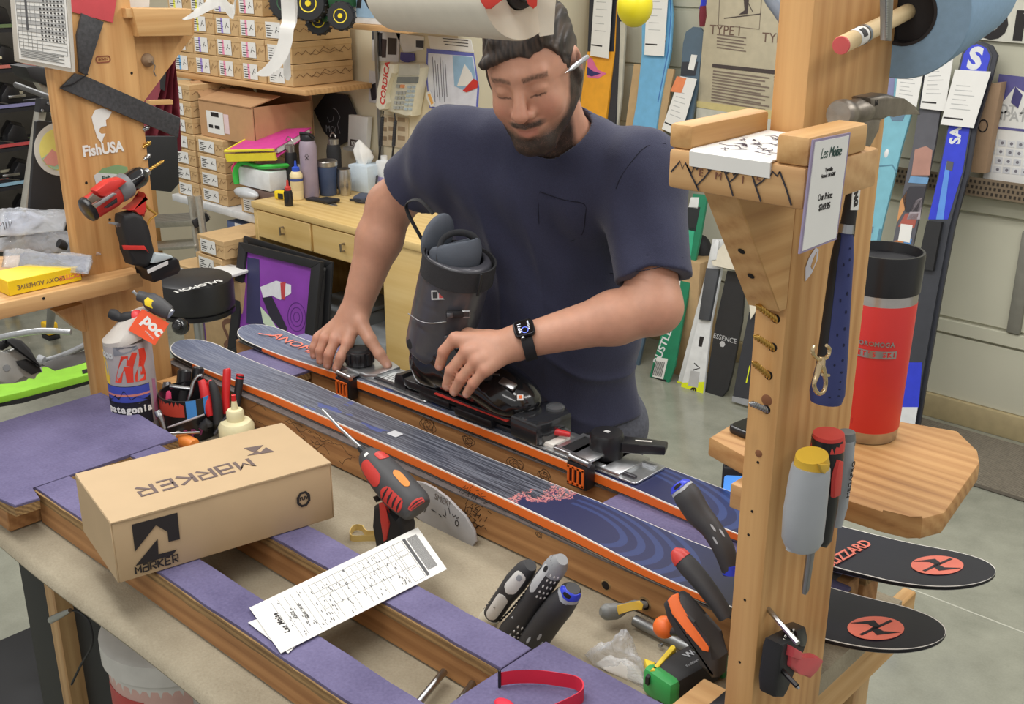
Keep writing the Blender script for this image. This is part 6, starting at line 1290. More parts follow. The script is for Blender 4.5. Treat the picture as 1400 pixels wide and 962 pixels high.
gbx = thing('white_tote_box', 'white box with green cloth over it under the pink binder', 'box', T(-4.27, 2.98, .80)); obj('box', B().box((0, 0, .04), (.24, .22, .085), None, .003), MWHT, gbx); b = B(); b.tube(smooth_path([(-.135, -.11, .0), (-.13, -.115, .06), (-.09, -.10, .10), (.02, -.09, .095), (.10, -.08, .105), (.13, .02, .10)], 5), .018, 10, flat=.6); obj('green_cloth', b, M('green_cloth', (70, 200, 80), 0.8), gbx); b = B(); b.tube(smooth_path([(-.15, -.1, .03), (-.17, -.1, .06), (-.145, -.1, .085)], 5), .013, 8); obj('pink_cloth', b, M('hot_pink', (232, 70, 120), 0.7), gbx)
bag0 = thing('plastic_bag', 'clear crumpled bag and dark box under the white tote', 'bag', T(-4.25, 2.95, .741)); obj('inner_box', B().box((.02, .02, .026), (.22, .2, .05), None, .003), M('umber_box', (110, 88, 78), 0.7), bag0); b = B(); b.ball((-.06, -.1, .03), (.09, .03, .026), None, 18, 10); obj('film', b, M('cloudy_film', (196, 198, 200), 0.25), bag0)
und = thing('parcel', 'blue and white parcel hanging under the white table edge', 'parcel', T(-4.42, 3.02, .52)); obj('box', B().box((0, 0, .035), (.36, .2, .06), None, .002), M('slate_blue_box', (92, 108, 146), 0.7), und); obj('label', B().box((-.06, -.102, .04), (.10, .003, .05)), MPAPER, und); obj('bracket', B().box((.12, 0, .075), (.06, .2, .04)), MWHT, und)
# ================================================================= desk
MDS = wood('maple_desk', (212, 178, 112), (226, 196, 134), 0, 0.6, 0.45, knots=False, dark=(200, 164, 98))
dk = thing('desk', 'light maple desk with two drawers against the back wall', 'desk', T(-3.55, 3.05, 0))
wobj('desk_top', B().box((-3.54, 3.06, .765), (1.18, .62, .03), None, .003), MDS, dk); wobj('side_panel', B().box((-4.117, 3.06, .375), (.026, .60, .75), None, .002, 1), MDS, dk); wobj('front_rail', B().box((-3.70, 2.775, .685), (.82, .02, .13), None, .001, 1), MDS, dk)
pd = wobj('pedestal', B().box((-3.11, 3.05, .375), (.32, .58, .748), None, .003), MDS, dk); wobj('back_panel', B().box((-3.7, 3.33, .45), (.82, .02, .58)), MDS, dk)
for x0, x1 in ((-4.095, -3.715), (-3.705, -3.285)):
 dd_ = wobj('drawer', B().box(((x0 + x1) / 2, 2.761, .685), (x1 - x0 - .006, .016, .118), None, .002, 1), MDS, dk); xc = lerp(x0, x1, .5); h = B(); h.tube([(xc, 2.753, .67), (xc, 2.735, .67), (xc, 2.733, .70), (xc, 2.753, .70)], .005, 8); wobj('handle', h, M('nickel_handle', (150, 140, 124), 0.3, 0.9), dd_)
def at_desk(px, py): p = UZ(px, py, .7805); return p
GB = 'bottles and cups on the desk'
def bottle(name, label, cat, px, py, prof, mat, extra=None, z=.7805):
 p = UZ(px, py, z); o = thing(name, label, cat, T(p.x, p.y, z + .0004)); obj('body', B().lathe(prof, None, 28), mat, o); return o
o = bottle('water_bottle', 'tall lavender steel water bottle with black strap lid on the desk', 'bottle', 425, 269, [(.036, 0), (.038, .004), (.038, .225), (.033, .245), (.030, .25)], M('lavender_coat', (156, 142, 156), 0.4)); obj('lid', B().lathe([(.031, .25), (.031, .268), (.028, .275), (0, .275)], None, 24), MBLK, o); obj('lid_strap', B().tube([(-.03, -.01, .262), (-.02, -.02, .282), (.03, -.01, .282), (.036, .01, .262)], .006, 8), MBLK, o); b = B(); a = math.radians(-47); F = frz((.0384 * math.cos(a), .0384 * math.sin(a), .185), (math.cos(a), math.sin(a), 0), (-math.sin(a), math.cos(a), 0)); b.stroke([(-.008, -.014), (.008, .004), (0, .012), (-.008, .004), (.008, -.014)], .0022, F, .0008); obj('figure_logo', b, MTX, o)
o = bottle('water_bottle', 'slim black bottle with steel top and loop beside the lavender bottle', 'bottle', 401, 262, [(.026, 0), (.027, .004), (.027, .17), (.022, .18)], MBLKM); obj('cap', B().lathe([(.021, .18), (.021, .212), (0, .212)], None, 20), MBRU, o); obj('loop', B().tube(smooth_path([(-.022, 0, .195), (-.03, 0, .22), (-.015, 0, .245), (.012, 0, .24), (.022, 0, .21)], 5), .003, 8), MBRU, o)
o = bottle('glue_bottle', 'cream glue bottle with blue cap on the desk', 'bottle', 407, 272, [(.026, 0), (.028, .004), (.028, .11), (.020, .122), (.012, .126)], M('cream_glue', (232, 214, 166), 0.4)); obj('cap', B().lathe([(.017, .122), (.017, .14), (.006, .145), (.004, .168), (0, .168)], None, 18), M('blue_cap', (48, 84, 196), 0.4), o); obj('label', B().lathe([(.0284, .04), (.0284, .10)], None, 28, cap=False), M('glue_label', (216, 196, 150), 0.6), o); obj('label_band', B().lathe([(.0287, .082), (.0287, .094)], None, 28, cap=False), M('glue_blue', (62, 78, 140), 0.6), o)
o = bottle('dropper_bottle', 'small black bottle with red spout in front of the glue bottle', 'bottle', 395, 281, [(.018, 0), (.019, .004), (.019, .055), (.016, .066), (.010, .07)], MBLK); obj('cap', B().lathe([(.014, .066), (.014, .08), (.006, .086), (.004, .11), (0, .11)], None, 16), M('red_cap_plastic', (200, 62, 56)), o)
o = bottle('travel_mug', 'navy blue travel mug with steel rim on the desk', 'mug', 449, 266, [(.036, 0), (.038, .003), (.046, .13), (.043, .132)], M('navy_coat', (62, 78, 110), 0.42)); obj('rim', B().lathe([(.046, .13), (.048, .132), (.048, .150), (.044, .155), (0, .155)], None, 28), MBRU, o)
tb_ = thing('thermos_cup', 'small black thermos with steel top standing behind the navy mug', 'thermos', T(*(UZ(452, 258, .7805) + Vector((0, .03, 0))))); obj('body', B().lathe([(.03, 0), (.034, .17), (.028, .20)], None, 24), MBLKM, tb_); obj('cap', B().lathe([(.024, .20), (.024, .225), (0, .225)], None, 20), MBRU, tb_); obj('loop', B().tube([(.018 * math.cos(t), 0, .232 + .018 * math.sin(t)) for t in [math.pi * i / 10 for i in range(11)]], .003, 6), MBRU, tb_)
o = bottle('steel_pitcher', 'small brushed steel pitcher beside the navy mug', 'pitcher', 472, 266, [(.026, 0), (.034, .05), (.03, .10), (.027, .115), (.030, .118)], MBRU)
tbx = thing('tissue_box', 'pale blue tissue box with white tissue on the desk', 'tissue box', T(*UZ(492, 262, .7805)) @ rot('Z', 8)); obj('box', B().box((0, .05, .06), (.115, .115, .12), None, .003), M('pale_blue_card', (200, 214, 224), 0.7), tbx); b = B(); b.rings([[Vector((r * (1 + .35 * math.sin(3 * t + z * 40)) * math.cos(t) - z * .2 + .01, .05 + r * (1 + .3 * math.cos(2 * t)) * math.sin(t), z)) for t in [2 * math.pi * i / 24 for i in range(24)]] for r, z in ((.03, .12), (.042, .15), (.036, .18), (.016, .21), (.002, .225))]); obj('tissue', b, MPAPER, tbx, 70)
for px, py, w, h, lb in ((520, 262, .07, .14, 'white lotion carton with lilac print on the desk'), (545, 258, .06, .12, 'plain white bottle at the back of the desk')):
 o = thing('white_bottle', lb, 'bottle', T(*UZ(px, py, .7805))); obj('body', B().box((0, .03, h / 2), (w, .05, h), None, .01), MWHT, o); obj('cap', B().lathe([(.015, h), (.015, h + .02), (0, h + .02)], T(0, .03, 0), 16), MWHT, o); obj('print', B().box((0, .0045, h * .4), (w * .6, .001, .02)), M('lilac_print', (170, 160, 210), 0.6), o)
o = thing('tape_measure', 'yellow and black tape measure at the corner of the desk', 'tape measure', T(*UZ(381, 273, .7805)) @ rot('Z', 15)); obj('case', B().box((0, .02, .019), (.052, .036, .038), None, .006), M('tape_yellow', (238, 208, 36), 0.4), o); obj('side_plate', B().box((.010, .0015, .016), (.028, .002, .024), None, .0005, 1), MBLKM, o)
o = thing('key_wallet', 'black folded wallet with keys lying on the desk', 'wallet', T(*UZ(447, 276, .7805)) @ rot('Z', -6)); obj('fold', B().box((0, 0, .008), (.11, .07, .014), rot('Y', -5), .004), MBLKM, o); obj('fold', B().box((-.05, -.005, .006), (.10, .05, .008), rot('Z', 16), .003), MBLK, o); obj('key', B().box((.06, -.03, .003), (.07, .012, .003), rot('Z', 10), .001), MSTEEL, o); obj('key_ring', B().tube([(.075 + .014 * math.cos(t), -.015 + .014 * math.sin(t), .003) for t in [2 * math.pi * i / 14 for i in range(14)]], .0016, 6, loop=True), MSTEEL, o)
# telephone
WF = PLY(3.405); Z4 = (330, 0, 4.0)
tel = empty_at('wall_telephone', 'cream push-button telephone with red printed handset on the back wall', 'telephone', UY(540, 150, 3.42)); MTEL = M('ivory_plastic', (222, 218, 196), 0.45)
slab('base', [(790, 350), (830, 340), (985, 348), (1002, 370), (955, 632), (930, 628), (770, 590), (760, 570)], PLY(3.385), .06, MTEL, tel, bev=.006, zm=Z4)
hs = slab('handset', [(790, 355), (820, 340), (850, 350), (848, 400), (820, 440), (800, 510), (812, 560), (800, 595), (770, 600), (752, 580), (760, 480)], PLY(3.345), .04, M('ivory_light', (232, 228, 208), 0.45), tel, bev=.008, zm=Z4); c = LP(PLY(3.324), 330 + 785 / 4, 455 / 4); wtext('CORDICA', .044, M('red_lettering', (206, 60, 56), 0.5), hs, PLY(3.3236) @ T(c[0], c[1], 0) @ rot('Z', 76), bold=.001)
slab('display', [(855, 420), (970, 420), (965, 455), (850, 452)], PLY(3.353), .004, M('lcd_grey', (128, 134, 132), 0.3), tel, zm=Z4); slab('card_panel', [(868, 350), (975, 352), (972, 412), (858, 415)], PLY(3.353), .003, M('panel_grey', (196, 196, 184), 0.5), tel, zm=Z4)
for i in range(4):
 for j in range(3): x, y = 848 + j * 19 - i * 5, 498 + i * 27; slab('button', [(x, y), (x + 14, y + 2), (x + 12, y + 18), (x - 2, y + 16)], PLY(3.352), .006, M('button_grey', (170, 174, 170), 0.5), tel, zm=Z4)
for i in range(6):
 for j in range(2): x, y = 912 + j * 24 - i * 4, 468 + i * 24; slab('button', [(x, y), (x + 17, y + 2), (x + 15, y + 14), (x - 2, y + 12)], PLY(3.352), .006, M('button_blue', (180, 196, 204), 0.5), tel, zm=Z4)
for i in range(2): x, y = 848 + i * 24, 462; slab('button', [(x, y), (x + 20, y + 2), (x + 18, y + 18), (x - 2, y + 16)], PLY(3.352), .006, [M('button_grey', (170, 174, 170)), M('button_orange', (226, 150, 100), 0.5)][i], tel, zm=Z4)
cd = empty_at('coiled_phone_cord', 'black coiled telephone cord drooping from the wall telephone to the desk', 'cord', UZ(520, 270, .785)); b = B()
def coil(pa, pb, turns, r):
 pa, pb = Vector(pa), Vector(pb); return [pa.lerp(pb, i / (turns * 8)) + Vector((r * math.cos(2 * math.pi * i / 8), r * .6 * math.sin(2 * math.pi * i / 8), 0)) for i in range(turns * 8 + 1)]
Yc = 3.30
P1 = [UY(330 + x / 4, y / 4, Yc) for x, y in ((778, 605), (772, 640), (760, 800), (745, 940))]; P2 = [UY(330 + x / 4, y / 4, Yc) for x, y in ((838, 620), (842, 660), (832, 800), (815, 940))]
for Q in (P1, P2): b.tube(coil(Q[1], Q[2], 22, .008), .003, 5); b.tube([Q[0], Q[1]], .003, 6)
E1 = [UZ(503, 272, .79)]; b.tube(smooth_path([P1[2], P1[3], UD(512, 262, 4.75), UZ(500, 272, .792), UZ(478, 273, .79)], 6), .005, 8); b.tube(smooth_path([P2[2], P2[3], UD(527, 262, 4.7), UZ(505, 276, .792), UZ(485, 275, .79)], 6), .005, 8)
wobj('cord', b, MBLKM, cd)
kp = thing('keypad_remote', 'dark blue grey keypad lying on the desk under the cord', 'keypad', T(*UZ(508, 274, .7805)) @ rot('Z', 20)); obj('case', B().box((0, 0, .012), (.15, .07, .022), rot('X', 6), .008), M('slate_plastic', (74, 80, 96), 0.5), kp)
# things pinned on the back wall
def pinned(name, label, cat, pts, mat, zm=Z4, Y=3.416, t=.003, detail=None): o = empty_at(name, label, cat, UY(zm[0] + pts[-1][0] / zm[2], zm[1] + pts[-1][1] / zm[2], Y)); slab('sheet', pts, PLY(Y), t, mat, o, zm=zm); return o
PD = PLY(3.4140)
o = pinned('skier_photo', 'snowy photo of two dark clothed skiers pinned over the telephone', 'photo', [(715, 165), (870, 180), (860, 340), (718, 330)], M('photo_snow', (206, 206, 208), 0.4))
for pts, c in (([(735, 180), (770, 180), (768, 310), (735, 305)], (40, 40, 48)), ([(765, 210), (795, 215), (790, 315), (768, 315)], (64, 52, 56)), ([(715, 172), (760, 175), (740, 215), (715, 215)], (70, 72, 78)), ([(800, 205), (850, 210), (848, 300), (800, 298)], (58, 50, 48))): slab('figure', pts, PD, .0008, M('art_%d_%d_%d' % c, c, 0.5), o, zm=Z4)
o = pinned('skier_photo', 'small snowy photo of a lone skier left of the telephone', 'photo', [(700, 385), (770, 395), (755, 565), (698, 560)], M('photo_snow', (206, 206, 208))); slab('figure', [(715, 460), (740, 450), (756, 470), (735, 545), (712, 550), (705, 490)], PD, .0008, M('art_40_40_48', (40, 40, 48)), o, zm=Z4)
o = pinned('sticker_sheet', 'white sheet with dark sticker pinned above the telephone keys', 'sheet', [(845, 180), (1000, 200), (995, 270), (890, 290)], MPAPER); slab('sticker', [(955, 220), (998, 222), (995, 262), (955, 258)], PD, .0008, MDK, o, zm=Z4)
o = pinned('purple_pouch', 'purple patch pinned above the telephone', 'patch', [(872, 285), (945, 292), (948, 330), (900, 345), (868, 325)], M('purple_patch', (82, 78, 140), 0.6), Y=3.409)
o = pinned('laminated_certificate', 'laminated sheet with blue border and snow drawing left of the head', 'sheet', [(1015, 265), (1270, 290), (1300, 480), (1290, 640), (1030, 590), (1010, 420)], M('blue_border', (104, 112, 190), 0.4)); slab('paper', [(1022, 290), (1268, 308), (1290, 480), (1280, 620), (1032, 580), (1018, 420)], PD, .0008, M('pale_lilac_paper', (222, 226, 238), 0.4), o, zm=Z4)
slab('snow_picture', [(1155, 302), (1262, 312), (1290, 480), (1230, 500), (1165, 470)], PLY(3.4130), .0008, M('snow_blue', (150, 186, 214), 0.5), o, zm=Z4); slab('snow_peak', [(1180, 470), (1220, 350), (1258, 400), (1275, 470)], PLY(3.4120), .0008, MPAPER, o, zm=Z4); slab('red_word', [(1210, 495), (1270, 430), (1292, 445), (1290, 480), (1230, 505)], PLY(3.411), .0008, M('red_word', (206, 58, 50), 0.5), o, zm=Z4)
b = B(); [b.stroke(LPs(PLY(3.413), [(1045 + i * 14, 310 + (i % 3) * 20), (1060 + i * 13, 560 - (i % 2) * 30)], Z4), .004, PLY(3.413)) for i in range(6)]; wobj('handwriting', b, M('grey_ink', (120, 120, 132), 0.7), o)
o = pinned('lined_paper', 'white lined paper pinned behind the laminated sheet', 'paper', [(1020, 195), (1255, 215), (1270, 285), (1035, 268)], MPAPER, Y=3.4175); b = B(); [b.stroke(LPs(PLY(3.4155), [(1100 + 6 * i, 210 + i * 16), (1240, 222 + i * 16)], Z4), .003, PLY(3.4155)) for i in range(3)]; wobj('lines', b, MTX, o)
o = pinned('oval_sticker', 'white oval sticker with orange centre at the edge of the laminated sheet', 'sticker', [(1010, 508), (1030, 496), (1058, 560), (1052, 580), (1036, 584), (1010, 530)], MPAPER, Y=3.408); slab('centre', [(1018, 515), (1032, 512), (1050, 565), (1038, 572)], PLY(3.406), .0008, M('sticker_orange', (232, 176, 96), 0.6), o, zm=Z4)
o = pinned('brown_calendar', 'sepia price list pinned on the wall under the telephone', 'list', [(745, 620), (915, 645), (912, 815), (748, 790)], M('sepia_paper', (206, 190, 160), 0.7)); b = B(); [b.prism(LPs(PD, [(755 + 50 * (i % 3), 640 + 50 * (i // 3)), (795 + 50 * (i % 3), 645 + 50 * (i // 3)), (795 + 50 * (i % 3), 668 + 50 * (i // 3)), (755 + 50 * (i % 3), 664 + 50 * (i // 3))], Z4), .0006, PD) for i in range(9)]; wobj('print_blocks', b, M('sepia_print', (158, 136, 108), 0.7), o)
o = pinned('heptagon_sign', 'black seven sided chalk sign leaning on the back wall', 'sign', [(400, 602), (470, 505), (580, 520), (628, 625), (605, 760), (530, 800), (455, 720)], M('chalk_black', (40, 40, 44), 0.7), Y=3.40, t=.01); MCH = M('chalk', (150, 150, 156), 0.9); q = LP(PLY(3.394), 330 + 490 / 4, 708 / 4); wtext('MOI', .045, MCH, o, PLY(3.3945) @ T(q[0], q[1], 0)); b = B(); b.stroke(LPs(PLY(3.3945), [(500, 590), (520, 600), (540, 640), (525, 680), (540, 730)], Z4), .003, PLY(3.3945)); b.stroke(LPs(PLY(3.3945), [(470, 640), (480, 668), (500, 660), (505, 635)], Z4), .003, PLY(3.3945)); wobj('chalk_marks', b, MCH, o)
o = empty_at('leaflet_holder', 'clear holder with white leaflets and dark tag on the back wall', 'holder', UY(490, 205, 3.38)); slab('leaflets', [(600, 625), (705, 640), (690, 825), (595, 800)], PLY(3.39), .03, MPAPER, o, zm=Z4, bev=.002); slab('tag', [(597, 760), (655, 770), (650, 810), (596, 795)], PLY(3.372), .004, M('dark_print', (74, 64, 62)), o, zm=Z4); q = LP(PLY(3.3696), 330 + 625 / 4, 787 / 4); wtext('KNIC', .026, MPAPER, o, PLY(3.3695) @ T(q[0], q[1], 0), bold=.001); slab('holder_base', [(580, 800), (700, 825), (695, 838), (580, 815)], PLY(3.37), .05, M('clear_plastic_grey', (176, 178, 176), 0.3), o, zm=Z4)
# upper shelf with the K2 carton and the toy truck
us = empty_at('upper_wall_shelf', 'upper wooden wall shelf holding the blue and white carton', 'shelf', UY(505, 36, 3.0)); p0_, p1_ = UY(412, 27, 3.08), UY(560, 42, 3.08); wobj('board', B().box(((p0_.x + .12 + p1_.x) / 2, 3.24, p1_.z - .0), (p1_.x - p0_.x - .12, .34, .022), None, .002), WPX, us)
kz = p1_.z + .0115; k2 = thing('carton', 'white carton with blue picture and black K2 letters on the upper shelf', 'box', T(UY(484, 30, 3.1).x, 3.1, kz)); obj('box', B().box((.13, .1, .09), (.30, .2, .18), None, .003), MWHT, k2); F = fr((0, -.0006, 0), (1, 0, 0), (0, -1, 0)); obj('picture', B().prism(rect(.02, .25, .025, .18), .0008, F), M('ice_blue_print', (150, 178, 200), 0.5), k2); text('K2', .16, MBK, k2, F @ T(.11, .115, .0012), bold=.006, shear=.25)
tk = thing('toy_tractor', 'green toy tractor with yellow wheel hubs on top of the boot boxes', 'toy', T(*UY(425, 30, 3.12))); MTG = M('tractor_green', (40, 84, 52), 0.45); MTY = M('hub_yellow', (236, 210, 40), 0.4)
def wheel(px, py, rpx, Y, hub=True, n=(.55, -.8, .1)):
 c = UY(px, py, Y); r = rpx * (c - CAM).dot(FW) / FPX; mx = frz(c, n); w = obj('tyre', B().lathe([(r * .55, -r * .38), (r * .92, -r * .36), (r, -r * .22), (r, r * .22), (r * .92, r * .36), (r * .55, r * .38)], mx, 26), MBLKM); w.parent = tk; w.matrix_local = par_inv(tk)
 b = B(); [b.box((r * 1.0 * math.cos(t), r * 1.0 * math.sin(t), 0), (r * .12, r * .10, r * .6), mx @ T(0, 0, 0)) for t in [2 * math.pi * i / 16 for i in range(16)]]; wobj('tread', b, MBLKM, w)
 wobj('hub', B().lathe([(r * .56, r * .30), (r * .50, r * .40), (r * .2, r * .30), (r * .16, r * .44), (0, r * .44)], mx, 20), MTY if hub else MTG, w)
for a in ((424, 5, 24, 3.0, True), (393, 4, 24, 3.08, False), (467, 22, 19, 2.98, True), (437, 28, 19, 3.06, True)): wheel(*a)
wobj('body', B().box((0, 0, 0), (.20, .10, .07), frz(UY(440, 3, 3.1), (0, -.2, 1), (.9, .3, 0)), .015), MTG, tk); wobj('axle', B().tube([UY(424, 5, 3.02), UY(393, 4, 3.1)], .012, 10), MTG, tk); wobj('axle', B().tube([UY(467, 22, 3.0), UY(437, 28, 3.08)], .012, 10), MTG, tk); wobj('hood', B().box((0, 0, 0), (.12, .07, .06), frz(UY(470, 0, 3.08), (0, -.2, 1), (.9, .3, 0)), .012), MTG, tk)
# framed pictures against the desk
PFm = fr((0, 2.565, 0), (1, 0, 0), Vector((1, 0, 0)).cross(Vector((0, .14, .65)))); Z5 = (200, 200, 3.434)
pf = empty_at('picture_frame', 'black framed purple ski picture leaning against the desk', 'picture', UZ(380, 470, .25)); oq = [LP(PFm, *p) for p in ((332, 331), (444, 358), (428, 520), (316, 480))]; cx_, cy_ = sum(a for a, _ in oq) / 4, sum(a for _, a in oq) / 4
inn = [(cx_ + (a - cx_) * .80, cy_ + (c - cy_) * .86) for a, c in oq]
for i in range(4): b = B(); b.prism([oq[i], oq[(i + 1) % 4], inn[(i + 1) % 4], inn[i]], .022, PFm, 0, .002); wobj('frame_bar', b, MBLKM, pf)
b = B(); b.prism(inn, .006, PFm, .004); pic = wobj('print', b, M('violet_print', (140, 66, 172), 0.35, var=0.12, scale=9), pf)
for pts, c, z in (([(485, 520), (540, 530), (545, 760), (620, 860), (480, 830)], (56, 56, 96), .0105), ([(545, 660), (620, 630), (690, 650), (690, 690), (640, 720), (600, 700), (560, 710)], (226, 226, 232), .011), ([(640, 640), (665, 635), (660, 720), (645, 715)], (196, 70, 76), .0115), ([(555, 710), (600, 705), (670, 850), (665, 890), (590, 800)], (44, 40, 56), .0112), ([(545, 750), (590, 800), (640, 880), (560, 830)], (206, 222, 196), .0113)): b = B(); b.prism(LPs(PFm, pts, Z5), .0006, PFm, z); wobj('print_shape', b, M('art_%d_%d_%d' % c, c, 0.4), pic)
b = B(); c = LP(PFm, 200 + 715 / 3.434, 200 + 800 / 3.434); [b.stroke([(c[0] + r * math.cos(t), c[1] + r * math.sin(t)) for t in [2 * math.pi * i / 28 for i in range(28)]], .003, PFm @ T(0, 0, .0105), .0005, True) for r in (.02, .04, .06)]; wobj('print_rings', b, M('dark_violet', (92, 40, 128), 0.4), pic)
p2 = empty_at('picture_frame', 'second black frame standing behind the purple picture', 'picture', UZ(440, 470, .25)); PF2 = fr((0, 2.63, 0), (1, 0, 0), Vector((1, 0, 0)).cross(Vector((0, .105, .65)))); oq = [LP(PF2, *p) for p in ((336, 322), (457, 358), (446, 520), (326, 480))]; cx_, cy_ = sum(a for a, _ in oq) / 4, sum(a for _, a in oq) / 4; inn = [(cx_ + (a - cx_) * .88, cy_ + (c - cy_) * .9) for a, c in oq]
for i in range(4): b = B(); b.prism([oq[i], oq[(i + 1) % 4], inn[(i + 1) % 4], inn[i]], .012, PF2, 0, .002); wobj('frame_bar', b, MBLKM, p2)
b = B(); b.prism(inn, .004, PF2, .002); wobj('backing', b, M('backing_grey', (120, 118, 116), 0.8), p2)
# under the desk
o = thing('paper_stack', 'stack of white paper trays under the desk beside the pedestal', 'papers', T(-3.42, 2.95, 0)); [obj('tray', B().box((0, 0, .03 + i * .062), (.24, .33, .05), None, .004), MWHT if i % 2 else M('tray_grey', (150, 156, 160), 0.6), o) for i in range(5)]
o = thing('grey_bin', 'grey plastic bin standing under the desk', 'bin', T(-3.78, 2.98, 0)); obj('bin', B().box((0, 0, .16), (.28, .34, .32), None, .015), M('bin_grey', (142, 146, 148), 0.6), o); obj('lid', B().box((0, 0, .33), (.30, .36, .02), None, .006), M('tray_grey', (150, 156, 160)), o)
# stool
sp = UZ(268, 402, .56); st = thing('stool', 'round black padded shop stool behind the left tool post', 'stool', T(sp.x, sp.y, 0)); ks = (sp - CAM).dot(FW) / FPX; rs_ = 51.5 * ks; H_ = .56
obj('cushion', B().lathe([(rs_ * .93, H_ - .055), (rs_ * .99, H_ - .045), (rs_, H_ - .02), (rs_, H_ + .04), (rs_ * .97, H_ + .062), (rs_ * .85, H_ + .072), (0, H_ + .076)], None, 48), M('black_vinyl', (38, 38, 40), 0.42, bump=0.05), st); obj('seat_rim', B().lathe([(rs_ * .94, H_ - .075), (rs_ * .99, H_ - .07), (rs_ * .99, H_ - .055), (rs_ * .9, H_ - .053)], None, 48), M('rim_black', (40, 40, 42), 0.3, 0.4), st)
obj('post', B().lathe([(.03, .06), (.03, .3), (.022, .3), (.022, H_ - .07)], None, 20), MSTEEL, st); obj('under_plate', B().lathe([(.08, H_ - .085), (.1, H_ - .075)], None, 24), MBLKM, st)
for i in range(5): t = 2 * math.pi * i / 5; obj('leg', B().tube([(0, 0, .08), (.2 * math.cos(t), .2 * math.sin(t), .055), (.26 * math.cos(t), .26 * math.sin(t), .03)], [.02, .016, .012], 10), MBLKM, st); obj('caster', B().lathe([(.02, -.012), (.025, 0), (.02, .012)], T(.26 * math.cos(t), .26 * math.sin(t), .025) @ rot('X', 90), 14), MBLK, st)
d_ = (UZ(310, 392, H_ + .07) - UZ(248, 408, H_ + .07)); text('SALOMON', .042, MPAPER, st, T(-sp.x, -sp.y, 0) @ fr(UZ(271, 391, H_ + .0755), -d_, (0, 0, 1)) @ T(0, 0, .0006), bold=.001)
ob = thing('height_lever', 'glossy black ball lever under the stool seat', 'lever', T(*UZ(248, 447, .45))) if False else None
o = obj('lever_ball', B().ball(tuple(UD(247, 446, 4.05) - Vector((sp.x, sp.y, 0))), .032, None, 18, 10), MSHELL, st)
# floor cartons near the stool
for i, (px, py, Y, w, h, d, lb, m_) in enumerate(((270, 368, 2.62, .21, .085, .36, 'lower labelled box on the floor stack behind the stool', None), (272, 344, 2.62, .21, .085, .36, 'upper labelled box on the floor stack behind the stool', None), (238, 380, 2.60, .20, .08, .3, 'open tan box on the floor left of the labelled stack', None))):
 p = UY(px, py, Y); bx_ = boot_box(w, d, h, None, lb, 'boxes on the floor behind the stool', T(p.x, Y, p.z))
fs = thing('floor_carton', 'large tan carton with brown swirl print on the floor behind the stool', 'box', T(UY(270, 372, 2.62).x - .12, 2.62, 0)); zt_ = UY(270, 368, 2.62).z - .002; obj('carton', B().box((.2, .18, zt_ / 2), (.52, .36, zt_), None, .004), M('tan_cardboard', (188, 158, 116)), fs); b = B(); F = fr((0, -.0006, 0), (1, 0, 0), (0, -1, 0)); [b.stroke([(.36 + .06 * math.cos(t) * (1 + .2 * math.sin(3 * t)), zt_ * .45 + .05 * math.sin(t) - .1 * k) for t in [2 * math.pi * i / 16 for i in range(16)]], .022, F, .0008, True) for k in range(2)]; obj('swirl_print', b, M('brown_swirl', (120, 84, 66), 0.7), fs)
o = thing('white_carton_lid', 'white carton lid lying on the box behind the stool', 'lid', T(*UY(295, 376, 2.55))); obj('lid', B().box((.02, .05, .01), (.16, .14, .012), rot('Z', 8), .002), MPAPER, o)
wp2 = thing('wooden_plank', 'brown wooden plank standing on the floor left of the step ladder', 'plank', T(*UY(207, 360, 2.9))); p = UY(205, 300, 2.9); obj('plank', B().box((0, 0, 0), (.14, .03, 1.3), T(p.x - UY(207, 360, 2.9).x, 0, .65 - UY(207, 360, 2.9).z), .003), WPZ, wp2)
# step ladder
MLAD = M('ladder_aluminium', (190, 186, 174), 0.42, 0.7, 0.1, 60); PLd = lambda x, y: UY(x, y, 2.8)
ld = empty_at('step_ladder', 'aluminium step ladder with ribbed treads behind the left post', 'ladder', UY(270, 400, 2.8))
for n_, a, d_, w in (('rail', (261, 268), (279, 400), .03), ('rail', (271, 268), (290, 400), .02)): rodpx(n_, [(*a, 5), (*d_, 5)], PLd, MLAD, ld, 8)
for y in (306, 340):
 q = [PLd(196, y + 12 * 0), PLd(272, y - 4 if y == 306 else y - 6)]; dv = (q[1] - q[0]); mxl = fr(q[0].lerp(q[1], .5), dv, (0, -.3, 1)); tr_ = wobj('tread', B().box((0, .02, 0), (dv.length, .09, .03 if y == 306 else .016), mxl, .003), MLAD, ld)
 if y == 306: b = B(); [b.box((0, -.02 + i * .012, .016), (dv.length - .02, .005, .003), mxl) for i in range(8)]; wobj('tread_ribs', b, M('rib_grey', (160, 156, 146), 0.5, 0.6), tr_); wobj('tread_cap', B().box((dv.length / 2, .01, -.002), (.016, .09, .04), mxl, .006), MBLKM, tr_)
